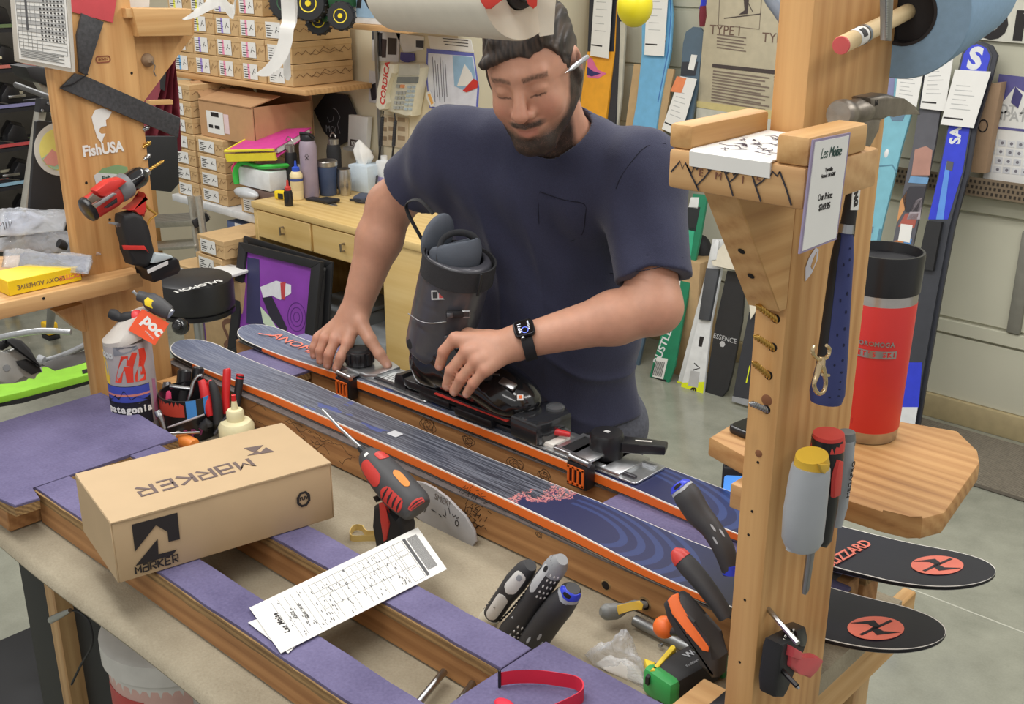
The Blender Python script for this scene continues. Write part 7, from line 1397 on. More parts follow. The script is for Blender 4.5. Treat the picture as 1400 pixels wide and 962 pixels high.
# ================================================================= far left: rental rack of skis
rk = thing('rental_rack', 'dark steel rack of rental skis at the far left', 'rack', T(-6.3, 2.6, 0)); MRK = M('rack_steel', (52, 52, 56), 0.5, 0.4)
for y in (1.55, 3.30): wobj('upright', B().box((-6.35, y, 1.0), (.05, .05, 2.0), None, .003), MRK, rk); wobj('upright', B().box((-6.75, y, 1.0), (.05, .05, 2.0), None, .003), MRK, rk)
cols = [(190, 60, 66), (150, 190, 214), (196, 82, 84), (146, 144, 190), (206, 120, 110), (110, 130, 90), (190, 192, 196)]; nm = ['red', 'ice blue', 'crimson', 'lilac', 'salmon', 'olive', 'silver']; rws = ['lowest', 'second', 'third', 'fourth', 'fifth', 'sixth', 'seventh', 'top']
for i in range(8):
 z = .32 + i * .215; wobj('arm', B().box((-6.55, 1.6, z - .012), (.44, .03, .02)), MRK, rk); wobj('arm', B().box((-6.55, 3.2, z - .012), (.44, .03, .02)), MRK, rk); wobj('rail', B().box((-6.40, 2.4, z - .012), (.03, 1.7, .02)), MRK, rk)
 for k in range(2):
  o = thing('rental_ski', '%s edged rental ski in the %s row of the rack, %s pair' % (nm[(i + 3 * k) % 7], rws[i], ['front', 'back'][k]), 'ski', T(-6.44 - k * .14, 2.42 + .05 * k, z), 'rental skis on the far left rack')
  obj('core', B().box((0, 0, .012), (.10, 1.70, .02), None, .003, 1), MDK, o); obj('edge_band', B().box((.0505, 0, .012), (.003, 1.66, .018)), M('edge_%d' % ((i + 3 * k) % 7), cols[(i + 3 * k) % 7], 0.4), o)
  tp_ = obj('toe_piece', B().prism([(-.06, 0), (.07, 0), (.06, .05), (.02, .07), (-.04, .06)], .07, fr((.035, -.05, .022), (0, 1, 0), (1, 0, 0)) @ T(0, 0, -.07), bev=.008), MBLK, o); hp = obj('heel_piece', B().prism([(-.05, 0), (.08, 0), (.06, .08), (.0, .10), (-.04, .05)], .07, fr((.035, .32, .022), (0, 1, 0), (1, 0, 0)) @ T(0, 0, -.07), bev=.008), MBLK, o); obj('toe_piece', B().prism([(-.06, 0), (.07, 0), (.06, .05), (.02, .07), (-.04, .06)], .07, fr((.035, -.55, .022), (0, 1, 0), (1, 0, 0)) @ T(0, 0, -.07), bev=.008), MBLK, o)
  obj('release_lever', B().box((.042, .36 - .1 * (i % 3), .06), (.012, .10, .016), None, .004), [M('lever_cream', (222, 214, 186), 0.5), MSTEEL][(i + k) % 2], hp); obj('brake_wire', B().tube([(.045, .05, .02), (.055, .2, .05), (.05, .3, .025)], .004, 6), MSTEEL, o); obj('screw_plate', B().box((.04, -.3, .03), (.012, .22, .014), None, .003), MSTEEL, o)
wl = struct('wall_left', B().box((-7.2, 2.2, 1.5), (.08, 5.0, 3.0)), M('dim_wall', (120, 116, 110), 0.8))
# step stool and black board behind the chart
SLP = PLX(-2.75); sl = empty_at('folding_ladder', 'folding ladder with black top cap standing behind the left post', 'ladder', UX(70, 300, -2.75))
slab('top_cap', [(23, 90), (34, 88), (80, 95), (78, 118), (62, 118), (40, 110), (30, 104)], SLP, .09, MBLKM, sl, bev=.006); rail = [(48, 112), (62, 112), (74, 140), (66, 142)]; slab('rail', rail, PLX(-2.74), .03, MLAD, sl, bev=.002); slab('hinge', [(52, 134), (82, 138), (84, 152), (50, 153)], PLX(-2.73), .03, MBLKM, sl, bev=.003)
for x, y in ((66, 141), (58, 151), (71, 150), (79, 147)): p = UX(x, y, -2.712); wobj('rivet', B().lathe([(.004, 0), (.003, .002), (0, .002)], frz(p, (1, 0, 0)), 10), MSTEEL, sl)
slab('leg', [(50, 152), (60, 152), (36, 330), (24, 330)], PLX(-2.77), .03, MLAD, sl, bev=.002); slab('leg', [(70, 152), (82, 150), (100, 200), (90, 200)], PLX(-2.77), .03, MLAD, sl, bev=.002)
for x0, y0, x1, y1 in ((16, 425, 30, 330), (75, 462, 72, 415)): pass
ft = [UZ(15, 428, 0), UZ(70, 462, 0)]
for f_, up_ in zip(ft, (UX(38, 300, -2.9), UX(78, 395, -3.6))): wobj('foot_leg', B().tube([f_ + Vector((0, 0, .05)), f_ + Vector((0, 0, .05)) + (up_ - f_) * .9], .018, 10), M('leg_grey', (140, 140, 138), 0.5, 0.4), sl); wobj('rubber_foot', B().box((f_.x, f_.y, .012), (.08, .06, .024), None, .006), MBLKM, sl); wobj('foot_cap', B().box((f_.x, f_.y, .055), (.075, .055, .06), None, .008), M('foot_yellow', (236, 190, 40), 0.5), sl)
bbd = empty_at('black_display_board', 'black board with round mountain sticker behind the left post', 'board', UX(70, 346, -2.36)); slab('board', [(48, 166), (52, 164), (86, 168), (110, 170), (125, 345), (34, 345)], PLX(-2.36), .012, MBLKM, bbd, bev=.002)
c = LP(PLX(-2.3535), 82, 204); kq = (UX(82, 204, -2.35) - CAM).dot(FW) / FPX; rr_ = 35 * kq * 1.03; FQ = PLX(-2.3538) @ T(c[0], c[1], 0)
stq = wobj('round_sticker', B().lathe([(rr_, 0), (rr_, .0006), (0, .0006)], FQ, 40), M('sticker_pale', (206, 208, 204)), bbd); wobj('sky', B().lathe([(rr_ * .80, .0006), (rr_ * .80, .0011), (0, .0011)], FQ, 40), M('sticker_yellow', (232, 226, 130), 0.6), stq)
for pts, cl, z in (([(-.75, -.25), (-.3, .02), (.0, -.28), (.15, -.2), (.78, -.12), (.72, -.35), (.3, -.74), (-.35, -.72), (-.68, -.42)], (168, 206, 176), .0012), ([(-.72, -.3), (-.32, .05), (.12, -.38), (-.3, -.6), (-.6, -.5)], (224, 158, 150), .0016), ([(-.1, -.62), (.25, -.35), (.62, -.5), (.3, -.74), (0, -.76)], (66, 52, 60), .0018)): b = B(); b.prism([(x * rr_, y * rr_) for x, y in pts], .0005, FQ, z); wobj('sticker_shape', b, M('art_%d_%d_%d' % cl, cl, 0.6), stq)
wobj('sun', B().lathe([(rr_ * .15, .0012), (0, .0018)], FQ @ T(.05 * rr_ * 0, rr_ * .02, 0), 20), M('sun_gold', (230, 188, 70), 0.6), stq)
rod_ = empty_at('steel_rod', 'silver rod running from behind into the left post', 'rod', UX(86, 140, -2.22)); rodpx('rod', [(22, 116, 4), (60, 130, 4), (85, 139, 4)], lambda x, y: UX(x, y, -2.215 - (86 - x) * .006), MSTEEL, rod_, 10)
jk = empty_at('red_jacket', 'dark red jacket hanging between the left post and the boxes', 'jacket', UX(220, 190, -3.2)); JX = -3.2; b = B(); n = 26; qs = []
for i in range(14):
 v = i / 13; yy = lerp(78, 205, v); xl, xr = lerp(222, 182, v), lerp(238, 241, v); row = []
 for k in range(n): u = k / (n - 1); p = UX(lerp(xl, xr, u), yy, JX); row.append(p + Vector((.03 * math.sin(u * 19 + v * 2) + .012 * math.sin(u * 41), 0, 0)))
 qs.append(row + [q + Vector((-.05, 0, 0)) for q in row[::-1]])
b.rings(qs); wobj('cloth', b, M('maroon_cloth', (118, 38, 50)), jk, 80); slab('dark_trim', [(220, 96), (226, 98), (224, 124), (220, 122)], PLX(-3.13), .01, MBLKM, jk); slab('hanger_bar', [(202, 137), (234, 136), (234, 142), (202, 143)], PLX(-3.10), .02, WPY, jk)
bp_ = empty_at('standing_board', 'black board standing on the floor between left post and boot boxes', 'board', UX(220, 262, -3.0)); slab('panel', [(188, 186), (240, 186), (243, 250), (232, 262), (196, 258)], PLX(-3.02), .02, MBLKM, bp_, bev=.002)
rwp = empty_at('wire_basket_paper', 'white printed leaflet lying on the upper left post shelf', 'leaflet', UX(190, 10, -2.22)); slab('leaflet', [(170, -20), (205, -20), (203, 9), (172, 12)], PLX(-2.23), .006, MPAPER, rwp)
# ================================================================= loose things on the bench
def frac(Q, u, v): a = Vector(Q[0]).lerp(Vector(Q[1]), u); d = Vector(Q[3]).lerp(Vector(Q[2]), u); return tuple(a.lerp(d, v))
RZ = PLZ(.9590); Q = [LP(RZ, *p) for p in ((341, 831), (571, 721), (611, 778), (384, 893))]
rc = empty_at('work_order', 'white printed work order sheet lying across the purple strips', 'paper', UZ(384, 893, .958)); b = B(); b.prism(Q, .0006, RZ); wobj('sheet', b, MPAPER, rc)
b = B(); b.prism(LPs(PLZ(.9572), [(339, 851), (352, 846), (420, 815), (440, 850), (394, 893)]), .0005, PLZ(.9572)); wobj('under_sheet', b, M('paper_shade', (222, 221, 216), 0.8), rc)
RT_ = RZ @ T(0, 0, .0007); b = B(); random.seed(5)
for i in range(22):
 u = .10 + i * .034; b.stroke([frac(Q, u, .10), frac(Q, u, .94 if i % 3 else .7)], .0005, RT_)
for v in (.12, .30, .42, .66): b.stroke([frac(Q, .30, v), frac(Q, .86, v)], .0005, RT_)
for u, v, w, h in ((.80, .12, .07, .28), (.80, .40, .07, .3), (.80, .7, .07, .25)): b.stroke([frac(Q, u, v), frac(Q, u + w, v), frac(Q, u + w, v + h), frac(Q, u, v + h)], .0007, RT_, .0004, True)
wobj('form_lines', b, M('form_grey', (150, 150, 150), 0.8), rc); b = B()
for i in range(110):
 u = random.uniform(.12, .78); v = random.uniform(.12, .9); L = random.uniform(.02, .06); b.stroke([frac(Q, u, v), frac(Q, u, v + L)], .0011, RT_)
for i in range(16): b.stroke([frac(Q, .905 + .004 * i, .12), frac(Q, .905 + .004 * i, .86)], .0005, RT_)
wobj('print', b, M('print_dark_grey', (96, 96, 98), 0.8), rc); b = B(); b.prism([frac(Q, .878, .1), frac(Q, .896, .1), frac(Q, .896, .95), frac(Q, .878, .95)], .0004, RT_); wobj('dark_bar', b, M('chart_dark', (86, 86, 88)), rc)
sd = Vector(Q[0]) - Vector(Q[3])
def rtext(s, u, v, size, **k): c = frac(Q, u, v); wtext(s, size, MTX, rc, RT_ @ fr((c[0], c[1], 0), (sd.x, sd.y, 0), (0, 0, 1)), **k)
rtext('Les Moise', .085, .52, .011, bold=.0004, spacing=1.2); rtext('40603', .16, .5, .0085); rtext('WORK ORDER', .21, .5, .0065)
# ---- cordless screwdriver standing in the gap
PS_ = lambda x, y: UY(x, y, 1.075); ZV = (420, 540, 4.007)
def sv(x, y, r): return (420 + x / 4.007, 540 + y / 4.007, r / 4.007)
cs = empty_at('cordless_screwdriver', 'black and red cordless screwdriver with long bit standing in the gap', 'screwdriver', UZ(540, 750, .886)); MDG = M('charcoal_rubber', (66, 66, 68), 0.55)
rodpx('bit', [sv(84, 80, 9), sv(180, 180, 9), sv(300, 292, 10)], PS_, MSTEEL, cs, 8); rodpx('collet', [sv(285, 285, 16), sv(305, 305, 22), sv(325, 325, 34)], PS_, MBLK, cs, 16)
bd_ = rodpx('housing', [sv(318, 318, 42), sv(345, 348, 70), sv(400, 410, 92), sv(500, 520, 108), sv(590, 605, 96), sv(612, 630, 70)], PS_, MDG, cs, 28, sm=4)
dp = (UY(540, 640, 1.075) - CAM).dot(FW) / FPX / 4.007; nrm = (CAM - UY(540, 650, 1.075)).normalized()
def svp(off): c = UY(420 + 480 / 4.007, 540 + 500 / 4.007, 1.075) + nrm * off * dp * 1.08; return frz(c, nrm)
SVP = [sv(318, 318, 42), sv(345, 348, 70), sv(400, 410, 92), sv(500, 520, 108), sv(590, 605, 96), sv(612, 630, 70)]
slab('handle', [(400, 590), (440, 575), (470, 620), (540, 650), (560, 720), (545, 900), (420, 900), (405, 700)], PLY(1.075), .036, MBLKM, cs, bev=.009, zm=ZV, seg=3); slab('handle_inlay', [(398, 590), (432, 575), (440, 640), (456, 700), (440, 790), (424, 800), (410, 690)], PLY(1.058), .006, MREDT, cs, bev=.002, zm=ZV); slab('trigger', [(375, 550), (400, 540), (415, 570), (395, 582)], PLY(1.075), .016, MBLK, cs, bev=.003, zm=ZV)
for nm_, u0, u1, a0, a1, m_ in (('red_side_grip', .24, .52, 8, 62, MREDT), ('red_vent', .56, .78, 12, 66, MREDT), ('red_top_patch', .26, .40, -72, -22, MREDT), ('red_rear_vent', .84, .97, -42, 28, MREDT), ('orange_label', .52, .70, -44, -20, M('orange_label', (224, 140, 60), 0.5)), ('dial_mark', .16, .22, -10, 12, MPAPER)): inlay(nm_, SVP, PS_, u0, u1, a0, a1, m_, bd_)
for i in range(4): inlay('vent_slot', SVP, PS_, .59 + i * .048, .607 + i * .048, 16, 60, MBLKM, bd_, 1.045, 4)
for i in range(2): inlay('vent_slot', SVP, PS_, .872 + i * .045, .886 + i * .045, -36, 22, MBLKM, bd_, 1.05, 4)
# ---- grey fin leaning on the beam
fn = empty_at('scraper_fin', 'grey pointed plastic fin with doodled face leaning on the front beam', 'fin', UY(650, 745, 1.19)); FN = fr((0, 1.185, .886), (1, 0, 0), (0, -1, .12)); slab('fin', [(585, 468), (640, 476), (700, 508), (770, 560), (870, 660), (918, 740), (928, 800), (905, 835), (860, 830), (750, 770), (640, 690), (585, 655)], FN, .006, M('fin_grey', (164, 162, 162), 0.4), fn, bev=.001, zm=ZV)
FN2 = FN @ T(0, 0, .0034); b = B(); [b.stroke(LPs(FN2, pts, ZV), .0012, FN2) for pts in ([(680, 625), (705, 640)], [(720, 650), (735, 665)], [(755, 625), (760, 660)], [(775, 615), (782, 650)], [(795, 650), (800, 665), (815, 658), (820, 675), (830, 668)], [(635, 610), (652, 622), (640, 640)], [(742, 655), (760, 668)])]; b.stroke([(LP(FN2, 420 + 820 / 4.007, 540 + 700 / 4.007)[0] + .004 * math.cos(t), LP(FN2, 420 + 820 / 4.007, 540 + 700 / 4.007)[1] + .005 * math.sin(t)) for t in [2 * math.pi * i / 14 for i in range(14)]], .0014, FN2, .0004, True); wobj('doodle', b, MTX, fn)
c = LP(FN2, 420 + 740 / 4.007, 540 + 575 / 4.007); wtext('SMEK!', .015, M('fin_pen', (120, 112, 108), 0.7), fn, FN2 @ T(c[0], c[1], 0) @ rot('Z', -4))
yb_ = empty_at('rubber_band', 'tan rubber band looped on the beige carpet behind the work order', 'rubber band', UZ(490, 740, .887)); pth = [UZ(420 + x / 4.007, 540 + y / 4.007, .8865) for x, y in ((430, 800), (330, 800), (245, 800), (235, 770), (260, 742), (300, 745), (330, 775), (430, 768))]; b = B(); pp_ = smooth_path(pth, 5); b.rings([[p, p + Vector((0, 0, .012)), p + Vector((.001, .0014, .012)), p + Vector((.001, .0014, 0))] for p in pp_]); wobj('band', b, M('tan_rubber', (206, 178, 108), 0.6), yb_, 60)
# ---- handles standing behind the second strip
PT = lambda x, y: UY(x, y, 1.035); ZT = (600, 700, 3.3333)
def zt_(x, y, r=None): return (600 + x / 3.3333, 700 + y / 3.3333) + ((r / 3.3333,) if r is not None else ())
MCH2 = M('charcoal_handle', (58, 58, 60), 0.55, bump=0.05); MWP = M('white_handle', (228, 226, 220), 0.4)
def handle_tool(name, label, prof, mat, plane, cat='screwdriver', group='screwdriver handles around the bench gap'):
 x, y, _ = prof[0]; o = empty_at(name, label, cat, plane(x, y), group); h = rodpx('handle', prof, plane, mat, o, 22, sm=4); return o, h
def facing(px, py, plane, off): p = plane(px, py); n = (CAM - p).normalized(); return frz(p + n * off, n)
def onh(o, name, pts, plane, off, mat, t=.003, bev=.0008, zm=ZT): c = [(zm[0] + x / zm[2], zm[1] + y / zm[2]) for x, y in pts]; cx = sum(p[0] for p in c) / len(c); cy = sum(p[1] for p in c) / len(c); return slab(name, pts, facing(cx, cy, plane, off * 1.10), t + .002, mat, o, bev=bev, zm=zm)
px2m = (PT(720, 830) - CAM).dot(FW) / FPX
o, h = handle_tool('screwdriver', 'black ribbed screwdriver handle with white inlays, leftmost of three handles', [zt_(190, 545, 30), zt_(225, 490, 40), zt_(255, 450, 44), zt_(300, 385, 46), zt_(350, 320, 54), zt_(395, 265, 48), zt_(418, 240, 30)], MCH2, PT)
PW = [zt_(190, 545, 30), zt_(225, 490, 40), zt_(255, 450, 44), zt_(300, 385, 46), zt_(350, 320, 54), zt_(395, 265, 48), zt_(418, 240, 30)]; inlay('white_inlay', PW, PT, .30, .58, -42, 34, MWP, h); inlay('white_inlay', PW, PT, .62, .88, -38, 34, MWP, h); inlay('button', PW, PT, .78, .85, -14, 14, MGREY, h, 1.06, 6); rodpx('collar', [zt_(180, 560, 40), zt_(225, 490, 46), zt_(245, 465, 45)], PT, M('cream_collar', (226, 220, 200), 0.5), h, 20);
b = B()
for i in range(15):
 for sgn_ in (-1, 1): t = i / 14; cxx, cyy = lerp(248, 405, t), lerp(465, 270, t); nx, ny = .78 * sgn_, .62 * sgn_; rr = 44 + 8 * math.sin(t * 3); p = PT(*zt_(cxx + nx * rr, cyy + ny * rr)); b.box(tuple(p), (.0022, .006, .0022))
wobj('grip_ribs', b, MBLKM, h); f = facing(*zt_(272, 425), PT, 46 / 3.33 * px2m + .0022); text('PetTools', .0045, MTX, h, par_inv(h) @ (f @ rot('Z', 55)), bold=.0002)
o, h = handle_tool('screwdriver', 'charcoal screwdriver handle dotted with white studs, middle of three handles', [zt_(285, 610, 46), zt_(330, 545, 58), zt_(375, 490, 56), zt_(430, 400, 48), zt_(480, 320, 56), zt_(535, 245, 52), zt_(555, 222, 34)], MCH2, PT)
rodpx('grey_cap', [zt_(520, 265, 55), zt_(540, 238, 52), zt_(562, 214, 30)], PT, M('cap_grey', (150, 152, 154), 0.4), h, 20); PD2 = [zt_(285, 610, 46), zt_(330, 545, 58), zt_(375, 490, 56), zt_(430, 400, 48), zt_(480, 320, 56), zt_(535, 245, 52), zt_(555, 222, 34)]; inlay('grey_inlay', PD2, PT, .60, .86, -60, -14, M('pale_grey_inlay', (196, 198, 198), 0.4), h); inlay('hang_hole', PD2, PT, .79, .85, -46, -24, MBLKM, h, 1.06, 6)
for u0 in (.60, .14):
 for i in range(5):
  for j in range(3): inlay('stud', PD2, PT, u0 + i * .05, u0 + .02 + i * .05, 2 + j * 20, 10 + j * 20, MPAPER, h, 1.05, 3, 3)
f = facing(*zt_(350, 470), PT, 55 / 3.33 * px2m + .001); text('LISHI', .006, M('pale_grey_inlay', (196, 198, 198)), h, par_inv(h) @ (f @ rot('Z', -112)), bold=.0004)
def blue_handle(label, prof, plane, cap, hole, slots, zm=ZT, sc=3.3333, r=62):
 o, h = handle_tool('screwdriver', label, prof, MCH2, plane); k = (plane(*prof[-1][:2]) - CAM).dot(FW) / FPX / sc
 inlay('grey_rim', prof, plane, .74, .97, -88, 88, M('rim_grey', (168, 172, 178), 0.4), h, 1.03); inlay('blue_cap', prof, plane, .80, .995, -80, 80, M('blue_cap_plastic', (48, 66, 204), 0.35), h, 1.07); inlay('hang_hole', prof, plane, .835, .93, -34, 12, MHOL, h, 1.10, 8)
 for u, a in ((.22, -18), (.30, 10), (.24, 34)): inlay('slot_mark', prof, plane, u, u + .06, a - 5, a + 5, M('rim_grey', (168, 172, 178)), h, 1.04, 6, 3)
 return o
blue_handle('dark grey screwdriver with blue ring end, rightmost of three handles', [zt_(400, 640, 60), zt_(440, 575, 66), zt_(500, 490, 66), zt_(555, 420, 66), zt_(600, 365, 52), zt_(612, 345, 34)], PT, ([(528, 365), (545, 335), (590, 320), (630, 330), (648, 352), (600, 352), (575, 380)], [(525, 372), (545, 335), (620, 328), (652, 370), (640, 385), (610, 362), (570, 392)]), [(540, 360), (555, 340), (578, 345), (576, 372), (560, 374)], [[(448, 525), (465, 510), (470, 516), (456, 530)], [(448, 570), (462, 548), (470, 552), (456, 576)]])
# ---- handle sticking out of the beam hole
o = empty_at('awl', 'grey round handled awl with yellow tab sticking out of the beam hole', 'awl', UY(881, 826, 1.205)); hb3 = [(UY(884, 826, 1.207), .0045), (UY(868, 827, 1.19), .008), (UY(855, 831, 1.176), .0075), (UY(842, 835, 1.16), .0125), (UY(828, 836, 1.145), .0125), (UY(821, 836, 1.138), .006)]; b = B(); b.tube(smooth_path([p for p, _ in hb3], 4), [lerp(hb3[min(i // 4, 5)][1], hb3[min(i // 4 + 1, 5)][1], (i % 4) / 4) for i in range(21)], 20); wobj('handle', b, M('awl_grey', (126, 128, 126), 0.4), o)
slab('yellow_tab', [(812, 445), (812, 425), (880, 408), (915, 402), (932, 420), (925, 450), (905, 440), (870, 446), (820, 468)], facing(*zt_(870, 430), lambda x, y: UY(x, y, 1.165), .010), .004, MYEL, o, bev=.001, zm=ZT)
o = empty_at('steel_bar', 'dull steel bar lying along the foot of the front beam', 'bar', UZ(912, 873, .9)); b = B(); b.tube([UZ(868, 848, .897), UZ(957, 893, .897)], .0085, 14); wobj('bar', b, M('galvanised', (150, 152, 152), 0.45, 0.85), o); wobj('set_screw', B().lathe([(.003, 0), (.003, .006), (0, .006)], frz(UZ(905, 881, .892), (0, -1, .2)), 10), MSTEEL, o)
# ---- orange handled driver, black-red handle, upper blue handle
PO = lambda x, y: UY(x, y, 1.09)
o = empty_at('t_handle_driver', 'orange and black driver handle with orange ball beside the tool post', 'driver', PO(985, 920)); hd2 = slab('handle', [(1042, 402), (1062, 378), (1095, 366), (1125, 385), (1190, 480), (1240, 570), (1300, 650), (1292, 738), (1262, 742), (1232, 645), (1200, 640), (1120, 545), (1060, 470)], PLY(1.09), .030, MCH2, o, bev=.009, zm=ZT, seg=3); onh(hd2, 'orange_face', [(1042, 402), (1062, 378), (1092, 368), (1098, 385), (1095, 420), (1145, 490), (1200, 560), (1235, 610), (1228, 636), (1200, 630), (1120, 535), (1062, 462)], PO, .0178, MORG, .006, .002); onh(hd2, 'hang_hole', [(1064, 420), (1078, 415), (1088, 430), (1084, 442), (1070, 438)], PO, .019, MHOL); f = facing(*zt_(1130, 510), PO, .0195); text('pomoca', .0075, M('orange_emboss', (214, 92, 30), 0.5), hd2, par_inv(hd2) @ (f @ rot('Z', -58)), bold=.0003)
kb_ = (PO(910, 857) - CAM).dot(FW) / FPX; wobj('ball_knob', B().ball(tuple(PO(908, 857)), 15.5 * kb_, None, 22, 14), MORG, o); rodpx('stem', [zt_(1060, 540, 22), zt_(1110, 545, 20)], PO, MCH2, o, 12)
PRd = lambda x, y: UY(x, y, 1.12); o, h = handle_tool('screwdriver', 'black screwdriver handle with red domed end beside the tool post', [zt_(1310, 480, 36), zt_(1260, 400, 42), zt_(1200, 320, 46), zt_(1140, 250, 48), zt_(1100, 205, 42), zt_(1080, 185, 26)], MCH2, PRd); rodpx('red_dome', [zt_(1112, 218, 47), zt_(1092, 195, 42), zt_(1070, 175, 20)], PRd, MREDT, h, 20)
PU = lambda x, y: UY(x, y, 1.13); ZU = (640, 480, 3.3333)
def zu(x, y, r): return (640 + x / 3.3333, 480 + y / 3.3333, r / 3.3333)
o = blue_handle('tall grey screwdriver with blue ring end leaning beside the tool post', [zu(1200, 1010, 40), zu(1165, 900, 50), zu(1110, 810, 50), zu(1050, 740, 60), zu(1000, 660, 64), zu(970, 620, 52), zu(955, 600, 30)], PU, ([(912, 650), (915, 620), (950, 595), (1000, 598), (1030, 640), (1030, 655), (1000, 690), (985, 640), (940, 660)], [(908, 660), (915, 620), (950, 592), (1005, 598), (1038, 645), (1036, 660), (975, 692), (935, 676)]), [(968, 645), (985, 625), (1005, 632), (1008, 656), (990, 668)], [[(1100, 720), (1112, 715), (1124, 738), (1112, 742)], [(1150, 745), (1160, 738), (1172, 765), (1162, 770)], [(1102, 772), (1115, 768), (1126, 792), (1114, 796)]], ZU, 3.3333, 60)
rodpx('blue_collar', [(999, 770, 12), (1000, 782, 13)], PU, M('blue_cap_plastic', (48, 66, 204)), o, 16)
# ---- green and black bit box, yellow clamp, crumpled bag
a_, e_ = UZ(905, 940, .905), UZ(972, 903, .905); dv = e_ - a_; gb = thing('bit_box', 'black bit case with green ends lying by the wood block', 'tool case', fr(a_.lerp(e_, .5), dv, (0, 0, 1))); L_ = dv.length + .01
obj('case', B().box((0, 0, .004), (L_ * .86, .052, .040), None, .008), MBLKM, gb); obj('green_end', B().box((-L_ * .47, 0, .004), (L_ * .22, .056, .044), None, .010), M('wera_green', (66, 170, 92), 0.4), gb); obj('green_end', B().box((L_ * .46, 0, .004), (L_ * .10, .054, .042), None, .008), M('dark_green_end', (44, 120, 66), 0.4), gb); obj('latch', B().box((-L_ * .52, -.012, -.004), (.012, .02, .02), None, .003), MBLK, gb)
fl = fr((0, 0, .0248), (1, 0, 0), (0, 0, 1)); text('Wera', .016, MGREY, gb, fl @ T(.02, .006, 0), bold=.0004); text('Kraftform', .007, MGREY, gb, fl @ T(.0, -.010, 0))
o = empty_at('yellow_clamp', 'yellow and black spring clamp lying beside the crumpled bag', 'clamp', UZ(900, 912, .9)); slab('jaw', [(1055, 622), (1072, 618), (1080, 632), (985, 738), (962, 735)], PLZ(.925), .012, M('clamp_yellow', (238, 206, 52), 0.45), o, bev=.002, zm=ZT); slab('jaw', [(935, 682), (985, 700), (975, 740), (950, 735)], PLZ(.905), .014, M('clamp_yellow', (238, 206, 52)), o, bev=.002, zm=ZT); slab('pad', [(985, 705), (1010, 715), (955, 775), (940, 765)], PLZ(.918), .014, MBLKM, o, bev=.002, zm=ZT)
def pillow(name, pts, mx, h, mat, par, zm=None, seed=1, n=13, crinkle=.75):
 q = [Vector(p) for p in LPs(mx, pts, zm)]; out = []
 for i in range(len(q)):
  for k in range(6): out.append(q[i].lerp(q[(i + 1) % len(q)], k / 6))
 c = sum(out, Vector((0, 0))) / len(out); rnd = random.Random(seed); rings = []
 def zz(p, k, s): return s * h * (1 - k ** 2.2) * (1 + crinkle * noise.noise(Vector((p.x * 38, p.y * 38, seed))) + crinkle * .7 * abs(noise.noise(Vector((p.x * 90, p.y * 90, seed + 3)))))
 for s, ks in ((-.7, [.05] + [i / n for i in range(1, n)]), (1, [1] + [i / n for i in range(n - 1, 0, -1)] + [.05])):
  for k in ks: rings.append([mx @ Vector((*(c + (p - c) * k * (1 + .03 * noise.noise(Vector((p.x * 50, p.y * 50, seed))))), zz(c + (p - c) * k, k, s))) for p in out])
 return wobj(name, B().rings(rings), mat, par, 180)
def m_film(name, tint, w):
 m = bpy.data.materials.new(name); m.use_nodes = True; nt, bs = nodes_of(m); bs.inputs['Base Color'].default_value = (*lin(tint), 1); bs.inputs['Roughness'].default_value = 0.12; bs.inputs['Alpha'].default_value = w
 bumpn(nt, bs, noise_tex(nt, tcoord(nt), 55, 4, 0.6, 1.5), 0.9, 0.006); return m
MFILM = m_film('clear_polythene', (226, 230, 236), 0.34)
cbg = empty_at('crumpled_bag', 'crumpled clear plastic bag with white paper beside the yellow clamp', 'bag', UZ(845, 910, .886)); pillow('film', [(665, 650), (700, 620), (780, 603), (860, 625), (905, 655), (935, 700), (960, 760), (985, 810), (960, 815), (880, 765), (780, 720), (700, 690)], PLZ(.889), .035, MFILM, cbg, ZT, 4); pillow('paper_inside', [(710, 690), (760, 660), (850, 680), (920, 720), (950, 790), (860, 760), (760, 720)], PLZ(.888), .016, MPAPER, cbg, ZT, 6)
# ---- red strap on the right pad
rs2 = empty_at('red_strap', 'bright red webbing strap with black buckle lying on the purple pad', 'strap', UZ(690, 940, .956)); pth = [UZ(x, y, .9565) for x, y in ((684, 937), (705, 934), (735, 934), (765, 938), (785, 942), (795, 950), (793, 962), (770, 975), (730, 992), (690, 1000))]; b = B(); b.rings([[p, p + Vector((0, 0, .0205)), p + Vector((.0012, .0016, .0205)), p + Vector((.0012, .0016, 0))] for p in smooth_path(pth, 5)]); wobj('webbing', b, M('crimson_webbing', (216, 40, 66), 0.6), rs2, 60); wobj('buckle', B().box(tuple(UZ(683, 938, .9565) + Vector((0, 0, .0115))), (.003, .004, .027), None, .001), MBLK, rs2)
o = empty_at('red_tab', 'small red webbing end at the bottom edge of the purple pad', 'strap end', UZ(690, 962, .957)); wobj('tab', B().ball(tuple(UZ(690, 963, .959)), (.016, .010, .004), None, 14, 8), M('crimson_webbing', (216, 40, 66)), o)
for (x0, y0, x1, y1), lb in (((571, 962, 607, 918), 'bright steel rod spanning the gap left of the strap'), ((626, 962, 646, 934), 'short steel rod under the second strip by the strap')): o = empty_at('steel_rod', lb, 'rod', UZ(x1, y1, .90)); a, e = UZ(x0, y0, .905), UZ(x1, y1, .905); wobj('rod', B().tube([a - (e - a) * .4, e + (e - a) * .0], .0055, 14), MSTEEL, o)
